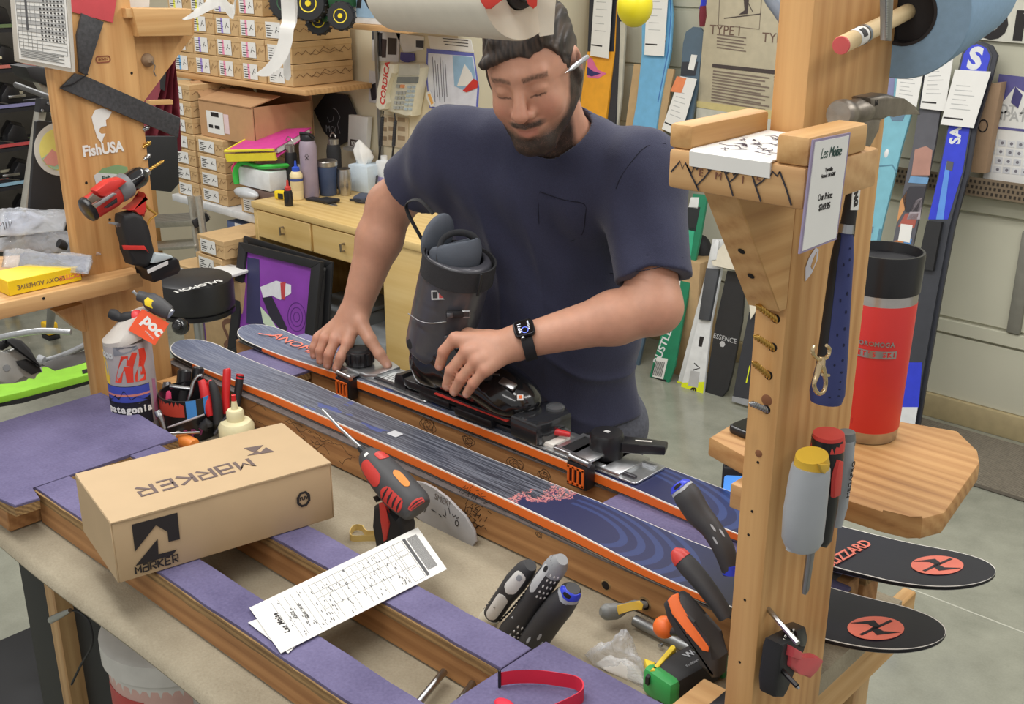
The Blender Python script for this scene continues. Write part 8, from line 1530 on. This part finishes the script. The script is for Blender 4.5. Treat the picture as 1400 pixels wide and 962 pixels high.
# ================================================================= cup corner at the left
def wrap(par, name, r, a0, a1, z0, z1, mat, n=10, zs=None):
 b = B(); b.rings([[Vector((rr * math.cos(R(lerp(a0, a1, i / n))), rr * math.sin(R(lerp(a0, a1, i / n))), z)) for rr, z in ((r, z0), (r + .0006, z0), (r + .0006, z1), (r, z1))] for i in range(n + 1)]); return obj(name, b, mat, par)
def wrap_poly(par, name, r, pts, mat):
 """outline in (degrees, height) bent round an upright cylinder"""
 b = B(); P = [];
 for i in range(len(pts)):
  a, c = pts[i], pts[(i + 1) % len(pts)]
  for k in range(4): P.append((lerp(a[0], c[0], k / 4), lerp(a[1], c[1], k / 4)))
 lo = [b.bm.verts.new((r * math.cos(R(a)), r * math.sin(R(a)), z)) for a, z in P]; hi = [b.bm.verts.new(((r + .0007) * math.cos(R(a)), (r + .0007) * math.sin(R(a)), z)) for a, z in P]; n = len(P)
 b.bm.faces.new(hi); b.bm.faces.new(lo[::-1]); [b.bm.faces.new((lo[i], lo[(i + 1) % n], hi[(i + 1) % n], hi[i])) for i in range(n)]; bmesh.ops.triangulate(b.bm, faces=b.bm.faces[:]); return obj(name, b, mat, par)
def cyl_text(par, s, r, a0, step, z, size, mat, **k):
 for i, ch in enumerate(s): a = R(a0 + i * step); text(ch, size, mat, par, frz((r * math.cos(a), r * math.sin(a), z), (math.cos(a), math.sin(a), 0), (-math.sin(a), math.cos(a), 0)), **k)
sb = Vector((-1.965, 1.085, CZ + .001)); sb.x, sb.y = UZ(190, 596, .886).xy; kd = (sb - CAM).dot(FW) / FPX; rb = 31 * kd; hbz = 142 * kd
bt = thing('cut_bottle_holder', 'cut off bottle covered in stickers holding small drivers on the bench', 'tool holder', T(*sb)); vz = math.degrees(math.atan2(CAM.y - sb.y, CAM.x - sb.x))
MBOT = M('cloudy_bottle', (172, 166, 166), 0.3); obj('body', B().lathe([(rb * .95, 0), (rb, .004), (rb, hbz * .92), (rb * .97, hbz)], None, 40), MBOT, bt)
obj('shoulder', B().rings([[Vector((rr * rb * math.cos(t) + ox * rb, rr * rb * math.sin(t) + oy * rb, z + .012 * math.cos(t - R(vz + 90)))) for t in [2 * math.pi * i / 36 for i in range(36)]] for rr, ox, oy, z in ((.97, 0, 0, hbz), (1.0, 0, 0, hbz + .012), (.84, .10, .12, hbz + .026), (.66, .28, .32, hbz + .05))]), M('white_shoulder', (206, 200, 192), 0.35), bt)
nb = (CAM - (sb + Vector((0, 0, hbz + .045)))).normalized(); SF = frz(sb + Vector((0, 0, hbz + .05)) + nb * rb * .75, nb); Z6 = (140, 420, 4.8111)
oz = slab('poc_sticker', [(205, 95), (262, 10), (440, 105), (345, 250), (170, 150)], SF, .003, M('poc_orange', (238, 88, 44), 0.5), bt, zm=Z6); c = LP(SF, 140 + 335 / 4.811, 420 + 122 / 4.811); wtext('poc', .030, MPAPER, oz, SF @ T(c[0], c[1], .0018) @ rot('Z', -22), bold=.0014); c = LP(SF, 140 + 310 / 4.811, 420 + 180 / 4.811); wtext('www.poc', .006, MPAPER, oz, SF @ T(c[0], c[1], .0018) @ rot('Z', -22))
wrap(bt, 'patagonia_label', rb, vz - 78, vz + 42, hbz * .20, hbz * .60, M('label_night', (24, 24, 38), 0.5)); wrap(bt, 'sky_band', rb + .0007, vz - 77, vz + 41, hbz * .44, hbz * .595, M('label_sky', (62, 76, 172), 0.5)); wrap(bt, 'horizon_band', rb + .0009, vz - 77, vz + 41, hbz * .50, hbz * .52, M('label_coral', (206, 130, 120), 0.5))
wrap_poly(bt, 'mountain_label', rb + .0012, [(vz - 76, hbz * .42), (vz - 76, hbz * .47), (vz - 60, hbz * .46), (vz - 46, hbz * .51), (vz - 36, hbz * .47), (vz - 22, hbz * .56), (vz - 8, hbz * .47), (vz + 6, hbz * .50), (vz + 24, hbz * .46), (vz + 40, hbz * .48), (vz + 40, hbz * .42)], M('label_night', (24, 24, 38))); cyl_text(bt, 'patagonia', rb + .002, vz - 66, 12.6, hbz * .365, .021, MPAPER, bold=.0008)
wrap(bt, 'red_label', rb, vz - 60, vz + 38, 0.002, hbz * .19, M('label_scarlet', (212, 46, 40), 0.5)); cyl_text(bt, 'THE', rb + .001, vz + 8, 9, hbz * .08, .012, MPAPER)
wrap_poly(bt, 'k2_sticker', rb, [(vz - 42, hbz * .64), (vz - 25, hbz * .64), (vz - 14, hbz * .80), (vz - 12, hbz * .64), (vz + 4, hbz * .64), (vz + 2, hbz * .74), (vz + 20, hbz * .92), (vz + 8, hbz * .93), (vz - 6, hbz * .82), (vz - 2, hbz * .90), (vz - 18, hbz * .90)], M('k2_red', (222, 62, 40), 0.5)); wrap_poly(bt, 'k2_sticker', rb, [(vz + 8, hbz * .64), (vz + 34, hbz * .64), (vz + 36, hbz * .70), (vz + 22, hbz * .70), (vz + 44, hbz * .86), (vz + 40, hbz * .95), (vz + 24, hbz * .95), (vz + 30, hbz * .86), (vz + 8, hbz * .70)], M('k2_red', (222, 62, 40)))
wrap_poly(bt, 'yellow_sticker', rb, [(vz - 86, hbz * .62), (vz - 62, hbz * .60), (vz - 60, hbz * .68), (vz - 70, hbz * .88), (vz - 88, hbz * .92)], M('sticker_amber', (236, 200, 52), 0.5)); wrap_poly(bt, 'photo_sticker', rb, [(vz - 36, hbz * .90), (vz - 10, hbz * .92), (vz + 22, hbz * .96), (vz + 22, hbz * .985), (vz - 36, hbz * .985)], M('photo_grey', (120, 122, 130), 0.5)); cyl_text(bt, 'ooo', rb + .0008, vz - 72, 13, hbz * .90, .022, M('pale_grey_inlay', (196, 198, 198)), bold=.001); wrap_poly(bt, 'pink_sticker', rb, [(vz + 50, hbz * .2), (vz + 66, hbz * .22), (vz + 68, hbz * .6), (vz + 54, hbz * .62)], M('sticker_mauve', (170, 110, 140), 0.5))
PBt = lambda x, y: UD(x, y, (sb - CAM).dot(FW) * .958)
o = empty_at('stubby_driver', 'black driver with red ball tip lying across the cut bottle', 'screwdriver', PBt(186, 431)); rodpx('handle', [(150, 428, 6), (156, 430, 8), (164, 434, 6), (172, 434, 8), (182, 433, 8)], PBt, MBLKM, o, 16, sm=3); wobj('red_ball', B().ball(tuple(PBt(187, 432)), 8.5 * kd, None, 18, 12), M('ball_red', (226, 72, 76), 0.4), o)
o = empty_at('stubby_driver', 'grey driver with yellow inlay lying on top of the cut bottle', 'screwdriver', PBt(215, 415)); h = rodpx('handle', [(189, 404, 7), (198, 407, 8), (205, 411, 12), (216, 418, 13), (227, 425, 11), (233, 428, 9)], PBt, MDG, o, 18, sm=3); rodpx('tip', [(182, 398, 3), (184, 400, 2), (191, 405, 3)], PBt, MSTEEL, o, 8); f = facing(206, 413, PBt, 12 * kd); slab('yellow_inlay', [(197, 410), (202, 406), (212, 412), (214, 420), (209, 422), (198, 417)], f, .003, M('tape_yellow', (238, 208, 36)), h, bev=.001); rodpx('end_cap', [(230, 426, 8), (234, 429, 7)], PBt, MSTEEL, h, 14)
# tool cup
cu = UZ(262, 590, .886); kc_ = (cu - CAM).dot(FW) / FPX; rcu = 38 * kc_; hcu = 60 * kc_
tc2 = thing('tool_cup', 'short black cup with red and blue tape full of tools', 'tool cup', T(cu.x, cu.y, .8865)); vz2 = math.degrees(math.atan2(CAM.y - cu.y, CAM.x - cu.x))
obj('cup', B().rings([[Vector((r * math.cos(t), r * math.sin(t), z)) for t in [2 * math.pi * i / 36 for i in range(36)]] for r, z in ((0.001, 0), (rcu * .95, 0), (rcu, hcu), (rcu * .95, hcu), (rcu * .9, .004), (.001, .004))], cap=False), MBLK, tc2); wrap(tc2, 'tape_band', rcu * .985, vz2 - 90, vz2 - 10, hcu * .62, hcu * .98, M('tape_red', (190, 66, 50), 0.5)); wrap(tc2, 'tape_band', rcu * .99, vz2 - 6, vz2 + 14, hcu * .58, hcu * 1.0, M('tape_blue', (70, 146, 222), 0.5)); wrap(tc2, 'tape_band', rcu * .99, vz2 + 30, vz2 + 44, hcu * .62, hcu * 1.02, M('tape_blue', (70, 146, 222))); cyl_text(tc2, 'spy', rcu * .995, vz2 - 12, 16, hcu * .28, .022, M('spy_mauve', (150, 66, 120), 0.5), bold=.0008)
PCu = lambda x, y: UD(x, y, (cu - CAM).dot(FW)); Z7 = (140, 420, 4.8111)
def pc(x, y, r): return (140 + x / 4.811, 420 + y / 4.811, r / 4.811)
def cup_tool(name, label, cat, parts, dd=0.0):
 o = empty_at(name, label, cat, PCu(*pc(*parts[0][1][0])[:2])); pl_ = lambda x, y: UD(x, y, (cu - CAM).dot(FW) + dd)
 for nm_, pts, m_, s in parts: rodpx(nm_, [pc(*p) for p in pts], pl_, m_, o, 14, sm=s)
 return o
cup_tool('marker_pen', 'hot pink marker standing at the left side of the tool cup', 'marker', [('barrel', [(430, 700, 28), (428, 600, 28)], M('marker_body', (70, 60, 66), 0.5), 0), ('cap', [(428, 625, 29), (424, 560, 27), (424, 548, 20)], M('hot_pink', (232, 70, 120)), 0)])
cup_tool('marker_pen', 'fat black capped marker at the back left of the tool cup', 'marker', [('barrel', [(520, 640, 36), (530, 500, 42)], MBLKM, 0), ('cap', [(532, 515, 46), (538, 420, 45), (540, 408, 34)], MBLK, 0)], .03)
cup_tool('marker_pen', 'second black capped marker behind the wrench in the tool cup', 'marker', [('barrel', [(600, 620, 34), (620, 470, 36)], MBLKM, 0), ('cap', [(622, 480, 41), (630, 400, 39), (632, 390, 28)], MBLK, 0)], .05)
cup_tool('wrench', 'chrome combination wrench hooked over the tool cup', 'wrench', [('handle', [(445, 518, 14), (520, 530, 16), (600, 540, 14)], MSTEEL, 0), ('jaw', [(560, 640, 14), (585, 560, 18), (600, 500, 16), (630, 455, 14), (655, 450, 12)], MSTEEL, 3)], -.03)
cup_tool('silver_socket', 'small silver bottle standing behind the pink marker', 'socket', [('body', [(430, 640, 30), (425, 520, 32), (424, 490, 24)], M('dull_silver', (140, 142, 146), 0.35, 0.8), 0)], .03)
pz_ = cup_tool('pliers', 'red and black handled pliers hanging on the right side of the tool cup', 'pliers', [('handle', [(650, 478, 22), (672, 540, 34), (690, 640, 36), (712, 715, 22)], MREDP, 4), ('handle', [(712, 485, 20), (735, 540, 30), (755, 640, 34), (760, 770, 30)], MBLKM, 4), ('handle_edge', [(700, 485, 18), (712, 500, 20), (722, 540, 16)], MREDP, 3)], -.05)
cup_tool('pliers', 'upright red pliers handle between tool cup and ski', 'pliers', [('handle', [(815, 700, 24), (810, 600, 26), (815, 500, 28), (820, 415, 26), (820, 402, 16)], MREDP, 3), ('jaw', [(812, 690, 20), (780, 770, 18), (740, 830, 12)], M('dark_metal', (84, 84, 88)), 2)], -.02)
cup_tool('utility_knife', 'red and black knife handle standing by the ski edge', 'knife', [('handle', [(880, 680, 20), (892, 560, 26), (905, 450, 26)], MBLKM, 0), ('red_cap', [(902, 470, 27), (906, 438, 24)], MREDP, 0), ('blade', [(845, 700, 8), (870, 600, 8)], MSTEEL, 0)], .0)
cup_tool('socket_driver', 'chrome socket driver leaning on the sticker bottle', 'socket', [('shaft', [(410, 820, 14), (390, 740, 18), (370, 690, 24)], MSTEEL, 0), ('head', [(378, 715, 26), (362, 680, 24)], MSTEEL, 0)], -.10)
cup_tool('steel_bar', 'flat steel tool lying in front of the tool cup', 'tool', [('bar', [(370, 832, 7), (470, 828, 9), (640, 822, 8)], MSTEEL, 0), ('rod', [(430, 790, 6), (560, 745, 8), (670, 705, 6)], M('clear_rod', (166, 160, 164), 0.2), 0)], -.09)
cup_tool('allen_set', 'dark folded hex key set lying beside the glue bottle', 'hex keys', [('key', [(740, 835, 14), (800, 740, 12), (840, 690, 8)], M('dark_metal', (84, 84, 88)), 0), ('knob', [(660, 800, 34), (690, 760, 36), (705, 790, 24)], MBLKM, 2)], -.06)
gz = UZ(325, 603, .886); kg = (gz - CAM).dot(FW) / FPX; o = thing('glue_bottle', 'cream glue bottle with red nozzle cap behind the box', 'bottle', T(gz.x, gz.y, .8865)); obj('body', B().lathe([(23 * kg, 0), (24 * kg, .003), (24 * kg, 24 * kg), (20 * kg, 30 * kg), (13 * kg, 32 * kg)], None, 30), M('cream_plastic', (230, 222, 180), 0.45), o); obj('neck', B().lathe([(12 * kg, 31 * kg), (12 * kg, 44 * kg), (10 * kg, 47 * kg), (5 * kg, 48 * kg), (3 * kg, 62 * kg)], None, 22), M('cream_plastic', (230, 222, 180)), o); obj('red_tip', B().lathe([(3.4 * kg, 60 * kg), (3 * kg, 68 * kg), (0, 69 * kg)], None, 14), MREDP, o)
a, e = UZ(246, 600, .90), UZ(272, 612, .90); o = empty_at('pill_bottle', 'orange capped white vial lying on its side behind the box', 'vial', a); b = B(); dr_ = (e - a).normalized(); b.lathe([(0, -.014), (.013, -.013), (.0145, -.010), (.0145, .004)], frz(a, dr_), 24); wobj('white_cap', b, M('vial_white', (222, 216, 204), 0.4), o); wobj('vial', B().lathe([(.0148, .002), (.0150, .045), (.012, .05), (0, .05)], frz(a, dr_), 24), M('vial_orange', (226, 134, 56), 0.4), o)
o = empty_at('round_lid', 'round red lid lying between the two skis under the clamp', 'lid', UZ(427, 524, .9)); wobj('cap', B().lathe([(.022, 0), (.022, .016), (.016, .022), (0, .023)], T(*UZ(427, 528, .889)), 24), M('cap_red', (206, 66, 56), 0.5), o)
o = empty_at('wood_block', 'small pine block between left post and front ski tail', 'block', UZ(222, 505, .886)); p = UZ(222, 520, .886); wobj('block', B().box((-2.10, 1.16, .918), (.05, .05, .062), None, .003), WPZ, o)
# ================================================================= left shelf goods
ex = empty_at('epoxy_box', 'yellow epoxy adhesive box lying upside down on the left shelf', 'box', UX(60, 385, -2.16)); ya, yb2 = UX(12, 399, -2.150).y, UX(112, 382, -2.150).y; ex.matrix_world = T(-2.150, ya, 1.2005); MEX = M('epoxy_yellow', (242, 204, 30), 0.45)
obj('carton', B().box((-.045, (yb2 - ya) / 2, .0155), (.09, yb2 - ya, .030), None, .001, 1), MEX, ex); F = fr((.0004, 0, 0), (0, 1, 0), (1, 0, 0)); text('EPOXY ADHESIVE', .0125, M('brown_print', (112, 88, 76)), ex, F @ T((yb2 - ya) * .44, .0145, 0) @ rot('Z', 180)); text('LOCTITE', .013, M('orange_note', (232, 138, 90)), ex, F @ T((yb2 - ya) * .86, .0145, 0) @ rot('Z', 180), bold=.0006)
def tilt(x, y, z0, tz=.35): return frz(UZ(x, y, z0), (.35, -.45, 1))
ZL = (0, 270, 6.4118)
o = empty_at('clear_bag', 'clear zip bag with handwriting, topmost on the left shelf', 'bag', UZ(30, 350, 1.24)); pillow('film', [(-40, 110), (10, 103), (260, 106), (628, 118), (600, 200), (560, 290), (200, 330), (-60, 345)], tilt(45, 330, 1.275), .02, MFILM, o, ZL, 11); pillow('grey_contents', [(20, 130), (300, 130), (440, 190), (200, 320), (0, 330)], tilt(45, 330, 1.270), .014, M('dusty_blue_contents', (150, 156, 172), 0.6), o, ZL, 12)
b = B(); f = tilt(45, 330, 1.275) @ T(0, 0, .024); [b.stroke(LPs(f, pts, ZL), .0016, f) for pts in ([(5, 250), (25, 215), (45, 280)], [(50, 215), (60, 275)], [(75, 210), (85, 265), (105, 205)])]; wobj('handwriting', b, MTX, o)
o = empty_at('clear_bag', 'clear crinkled bag in the middle of the heap on the left shelf', 'bag', UZ(60, 365, 1.22)); pillow('film', [(-40, 360), (120, 330), (420, 300), (590, 290), (700, 330), (830, 420), (890, 500), (780, 520), (500, 490), (200, 480), (-40, 470)], tilt(70, 338, 1.250), .022, MFILM, o, ZL, 13); pillow('grey_contents', [(200, 360), (440, 330), (620, 330), (810, 440), (820, 500), (500, 480), (220, 450)], tilt(70, 338, 1.245), .014, M('grey_foam', (150, 148, 148), 0.8), o, ZL, 14)
o = empty_at('clear_bag', 'clear bag of dark screws, nearest on the left shelf', 'bag', UZ(60, 375, 1.235)); pillow('film', [(40, 455), (170, 470), (500, 492), (800, 505), (815, 560), (770, 672), (420, 640), (10, 610)], tilt(62, 356, 1.238), .016, MFILM, o, ZL, 15); pillow('screws', [(180, 480), (800, 515), (775, 660), (420, 630), (160, 600)], tilt(62, 356, 1.236), .011, M('screw_slate', (110, 114, 132), 0.5, 0.3, 0.4, 260, bump=0.8), o, ZL, 16)
o = empty_at('black_tube', 'black plastic tube end poking out behind the bags', 'tube', UX(100, 345, -2.25)); rodpx('tube', [(80, 332, 6), (95, 308 + 30, 7), (112, 341, 7.5), (121, 342, 6)], lambda x, y: UX(x, y, -2.23), MBLKM, o, 14)
o = empty_at('box_cutter', 'cream and black cutter lying at the shelf edge by the drill', 'cutter', UZ(138, 358, 1.203)); a, e = UZ(118, 361, 1.207), UZ(152, 350, 1.207); wobj('body', B().box((0, 0, 0), ((e - a).length * .7, .022, .012), fr(a.lerp(e, .35), e - a, (0, 0, 1)), .002), M('cream_collar', (226, 220, 200)), o); wobj('tip', B().box((0, 0, 0), ((e - a).length * .36, .026, .016), fr(a.lerp(e, .85), e - a, (0, 0, 1)), .003), MBLKM, o)
# ---- green snowboard with a binding on its stand
GZ = .62; gs = empty_at('green_snowboard', 'lime green snowboard with black edge on a stand behind the left post', 'snowboard', UZ(60, 520, GZ)); MGN = M('lime_topsheet', (150, 212, 62), 0.4)
slab('deck', [(-60, 534), (0, 520), (62, 505), (127, 495), (190, 482), (195, 500), (129, 514), (30, 540), (-60, 560)], PLZ(GZ), .02, MGN, gs, bev=.003); slab('base_edge', [(-60, 556), (0, 544), (30, 540), (129, 514), (195, 500), (195, 505), (129, 520), (30, 548), (0, 553), (-60, 566)], PLZ(GZ - .016), .014, MBLKM, gs); slab('grip_slot', [(112, 506), (128, 502), (129, 507), (113, 511)], PLZ(GZ + .0105), .002, MBLK, gs)
ZG = (0, 400, 5.344); PG = lambda x, y: UD(x, y, 2.80); PGk = 2.80 / FPX
sg_ = empty_at('binding', 'silver snowboard binding with black ankle strap on the lime board', 'binding', UZ(30, 525, GZ + .01)); fg = facing(30, 500, PG, 0)
slab('heel_cup', [(0, 450), (40, 420), (110, 400), (170, 430), (240, 490), (300, 540), (310, 580), (230, 600), (190, 640), (100, 660), (-40, 670), (-40, 460)], fg, .09, M('binding_silver', (196, 196, 192), 0.4, 0.3), sg_, bev=.012, zm=ZG, seg=3); slab('strap_pad', [(20, 345), (90, 330), (160, 350), (220, 410), (265, 490), (300, 540), (270, 545), (240, 500), (190, 440), (130, 390), (60, 360), (10, 365)], facing(30, 480, PG, .055), .03, MBLKM, sg_, bev=.006, zm=ZG); slab('buckle', [(115, 500), (190, 485), (290, 540), (305, 575), (230, 600), (200, 580), (160, 545), (130, 530)], facing(35, 502, PG, .05), .012, MBLKM, sg_, bev=.003, zm=ZG); slab('pivot_plate', [(20, 520), (80, 540), (85, 600), (30, 605)], facing(12, 505, PG, .05), .010, M('charcoal_plate', (74, 76, 80)), sg_, bev=.002, zm=ZG)
wobj('pivot_bolt', B().lathe([(.010, 0), (.008, .004), (0, .004)], facing(9, 503, PG, .058), 14), MSTEEL, sg_); slab('toe_pad', [(-40, 350), (60, 355), (70, 390), (20, 420), (-40, 410)], facing(5, 470, PG, .04), .03, MBLKM, sg_, bev=.005, zm=ZG)
slab('high_back', [(280, 520), (420, 480), (560, 440), (690, 400), (690, 490), (560, 530), (440, 560), (400, 570), (350, 545)], facing(90, 495, PG, -.05), .012, M('grey_highback', (120, 120, 120), 0.5), sg_, bev=.003, zm=ZG)
rodpx('frame_bar', [(-20, 466, 4), (20, 457, 4.5), (60, 452, 4.5), (97, 454, 4)], lambda x, y: UD(x, y, 3.1), MALU, sg_, 12, sm=3); rodpx('frame_bar', [(58, 494, 4), (80, 488, 4.5), (100, 480, 4.5), (116, 472, 4.5), (130, 466, 4)], lambda x, y: UD(x, y, 2.85), MALU, sg_, 12, sm=3); rodpx('pivot_knuckle', [(52, 492, 8), (60, 494, 7)], lambda x, y: UD(x, y, 2.83), MGREY, sg_, 14)
bs_ = thing('board_stand', 'black steel stand carrying the lime snowboard', 'stand', T(*UZ(18, 560, 0))); p = UD(16, 545, 2.72); wobj('column', B().box((p.x, p.y, GZ / 2 - .015), (.06, .05, GZ - .04), None, .003), MBLKM, bs_); wobj('foot', B().box((p.x, p.y, .012), (.5, .4, .024), None, .004), MBLKM, bs_); wobj('column', B().box((p.x - .1, p.y + 1.0, GZ / 2 - .015), (.06, .05, GZ - .04), None, .003), MBLKM, bs_)
# ================================================================= paper roll and loose strips overhead
ra, rb_ = UD(545, -12, 1.52), UD(712, -8, 1.28); rd_ = (rb_ - ra).normalized(); rr_r = 62 * 1.28 / FPX
pr = thing('paper_roll', 'white paper roll with red bow shapes hanging above the head', 'paper roll', frz(ra, rd_)); Lr = (rb_ - ra).length
obj('roll', B().rings([[Vector((r * math.cos(t), r * math.sin(t), z)) for t in [2 * math.pi * i / 48 for i in range(48)]] for r, z in ((.018, 0), (rr_r * .97, 0), (rr_r, .004), (rr_r, Lr - .004), (rr_r * .97, Lr), (.018, Lr - .004))], loop=True), M('roll_paper', (214, 208, 192), 0.8, var=0.03, scale=40), pr)
obj('core_plug', B().lathe([(.018, Lr - .02), (.016, Lr + .004), (0, Lr + .006)], None, 22), MBLKM, pr); MBOW = M('bow_red', (206, 60, 48), 0.55)
nn = (CAM - rb_).normalized(); fb_ = frz(rb_ + rd_ * .003, rd_); b = B()
for pts in ([(655, -30), (657, 2), (664, 12), (672, 12), (682, 2), (696, -6), (690, -30)], [(712, -20), (718, -4), (722, 6), (729, 12), (734, 8), (736, -20)]): slab('red_wing', pts, facing(690, 0, lambda x, y: UD(x, y, 1.285), rr_r * .72), .004, MBOW, pr, bev=.001)
slab('loose_sheet', [(732, -40), (762, -40), (757, 47), (738, 50), (728, 30)], facing(745, 10, lambda x, y: UD(x, y, 1.30), .0), .0015, M('roll_paper', (214, 208, 192)), pr); wobj('spindle', B().tube([ra - rd_ * .06, rb_ + rd_ * .02], .008, 12), MSTEEL, pr); wobj('hanger', B().tube([ra - rd_ * .05, Vector((ra.x, 1.10, 2.23))], .004, 8), MSTEEL, pr); ohr = thing('overhead_rail', 'wooden rail running overhead between the two tool posts', 'rail', T(-1.38, 1.10, 2.25)); obj('timber', B().box((0, 0, 0), (1.56, .09, .04), None, .003), WPX, ohr)
for o_, p_ in ((bar, UX(1213, -58, -.478)), (gl, UY(1040, -40, 1.215))): wobj('hanger', B().tube([p_, Vector((-.62, 1.10, 2.23))], .002, 6), MSTEEL, o_)
TOP = lambda p: Vector((p.x, 1.10, 2.23))
def ribbon(name, label, pts, D, w, mat):
 P = [UD(x, y, D) for x, y in pts]; P = smooth_path([TOP(P[0])] + P, 6); o = empty_at(name, label, 'paper strip', P[-1]); b = B(); rs = []
 wv = (RT * .9 + UP * -.15).normalized() * w
 for i, p in enumerate(P): k = 1 if i < len(P) - 1 else .35; n_ = (CAM - p).normalized() * .0006; rs.append([p - wv * .5 * k, p + wv * .5 * k, p + wv * .5 * k + n_, p - wv * .5 * k + n_])
 b.rings(rs); wobj('strip', b, mat, o, 60); return o
MRB = M('receipt_paper', (204, 202, 196), 0.7); rbn = ribbon('paper_strip', 'curled receipt strip hanging beside the toy tractor', [(392, -20), (392, 40), (386, 70), (374, 90), (356, 104)], 1.75, .022, MRB); ribbon('paper_strip', 'second receipt strip hanging straight against the boot boxes', [(400, -20), (392, 50), (393, 110)], 1.78, .012, MRB)
o = empty_at('paper_strip', 'curled white paper strip across the top of the boot boxes', 'paper strip', UD(252, 28, 1.9)); b = B(); P = smooth_path([TOP(UD(320, -6, 1.9))] + [UD(x, y, 1.9) for x, y in ((320, -6), (300, 8), (284, 16), (268, 24), (252, 28))], 6); wv = UP * .024; b.rings([[p, p + wv * (1 - .9 * (i / (len(P) - 1)) ** 3) + RT * .004 * math.sin(i), p + wv * (1 - .9 * (i / (len(P) - 1)) ** 3) - FW * .0006, p - FW * .0006] for i, p in enumerate(P)]); wobj('strip', b, MRB, o, 60)
# ================================================================= under the counter
MBIN = M('black_bin', (30, 32, 32), 0.6); ub = thing('storage_bin', 'large black plastic bin under the left end of the bench', 'bin', T(-1.93, 1.00, 0)); obj('bin', B().box((0, 0, .36), (.42, .44, .72), None, .02), MBIN, ub); obj('lid', B().box((0, 0, .735), (.44, .46, .03), None, .008), M('green_black_lid', (36, 46, 40), 0.6), ub); obj('rib', B().box((.0, -.225, .36), (.03, .012, .66), None, .003), MBIN, ub)
bk = UY(200, 850, .80); bu = thing('bucket', 'grey white plastic bucket with red printed label under the bench', 'bucket', T(bk.x + .10, .80, 0)); r_ = .115; zt2 = .76; MBU = M('bucket_white', (196, 194, 188), 0.5)
obj('pail', B().rings([[Vector((r * math.cos(t), r * math.sin(t), z)) for t in [2 * math.pi * i / 40 for i in range(40)]] for r, z in ((.001, 0), (r_ * .85, 0), (r_, zt2 * .95), (r_ * .97, zt2 * .95), (r_ * .82, .01), (.001, .01))], cap=False), MBU, bu); obj('lid', B().lathe([(r_ * 1.02, zt2 * .945), (r_ * 1.07, zt2 * .95), (r_ * 1.07, zt2 * 1.0), (r_ * .98, zt2 * 1.005), (0, zt2 * .99)], None, 40), MBU, bu); lb = wrap(bu, 'label', r_ * .99, -150, -20, zt2 * .76, zt2 * .93, M('bucket_label', (196, 160, 150), 0.6), 24); wrap(bu, 'label_mark', r_ * .995 + .0004, -110, -60, zt2 * .80, zt2 * .90, M('label_red', (176, 62, 60)), 16); obj('bail', B().tube([(r_ * math.cos(t), r_ * math.sin(t) * .3 - r_ * .6, zt2 * .9 - .10 * math.sin(t)) for t in [math.pi * i / 14 for i in range(15)]], .003, 8), MSTEEL, bu)
ub3 = copy_tree(ub, None, T(-2.43, .76, 0), 'added black bin darkening the floor beyond the left end of the bench'); ub2 = copy_tree(ub, None, T(-1.42, 1.22, 0), 'second black plastic bin under the middle of the bench'); o = empty_at('inspection_light', 'silver pen light clipped on the bench leg beside the bucket', 'light', UY(80, 840, .70)); rodpx('tube', [(70, 847, 5), (80, 842, 5), (96, 834, 3)], lambda x, y: UY(x, y, .71), MSTEEL, o, 12); rodpx('cable', [(96, 834, 1.6), (108, 836, 1.6), (122, 850, 1.6), (126, 880, 1.6), (110, 910, 1.6), (98, 935, 1.6)], lambda x, y: UY(x, y, .72), MBLKM, o, 8, sm=4)  # leftmost bin copy is added to darken the bright floor patch there
finish_text()
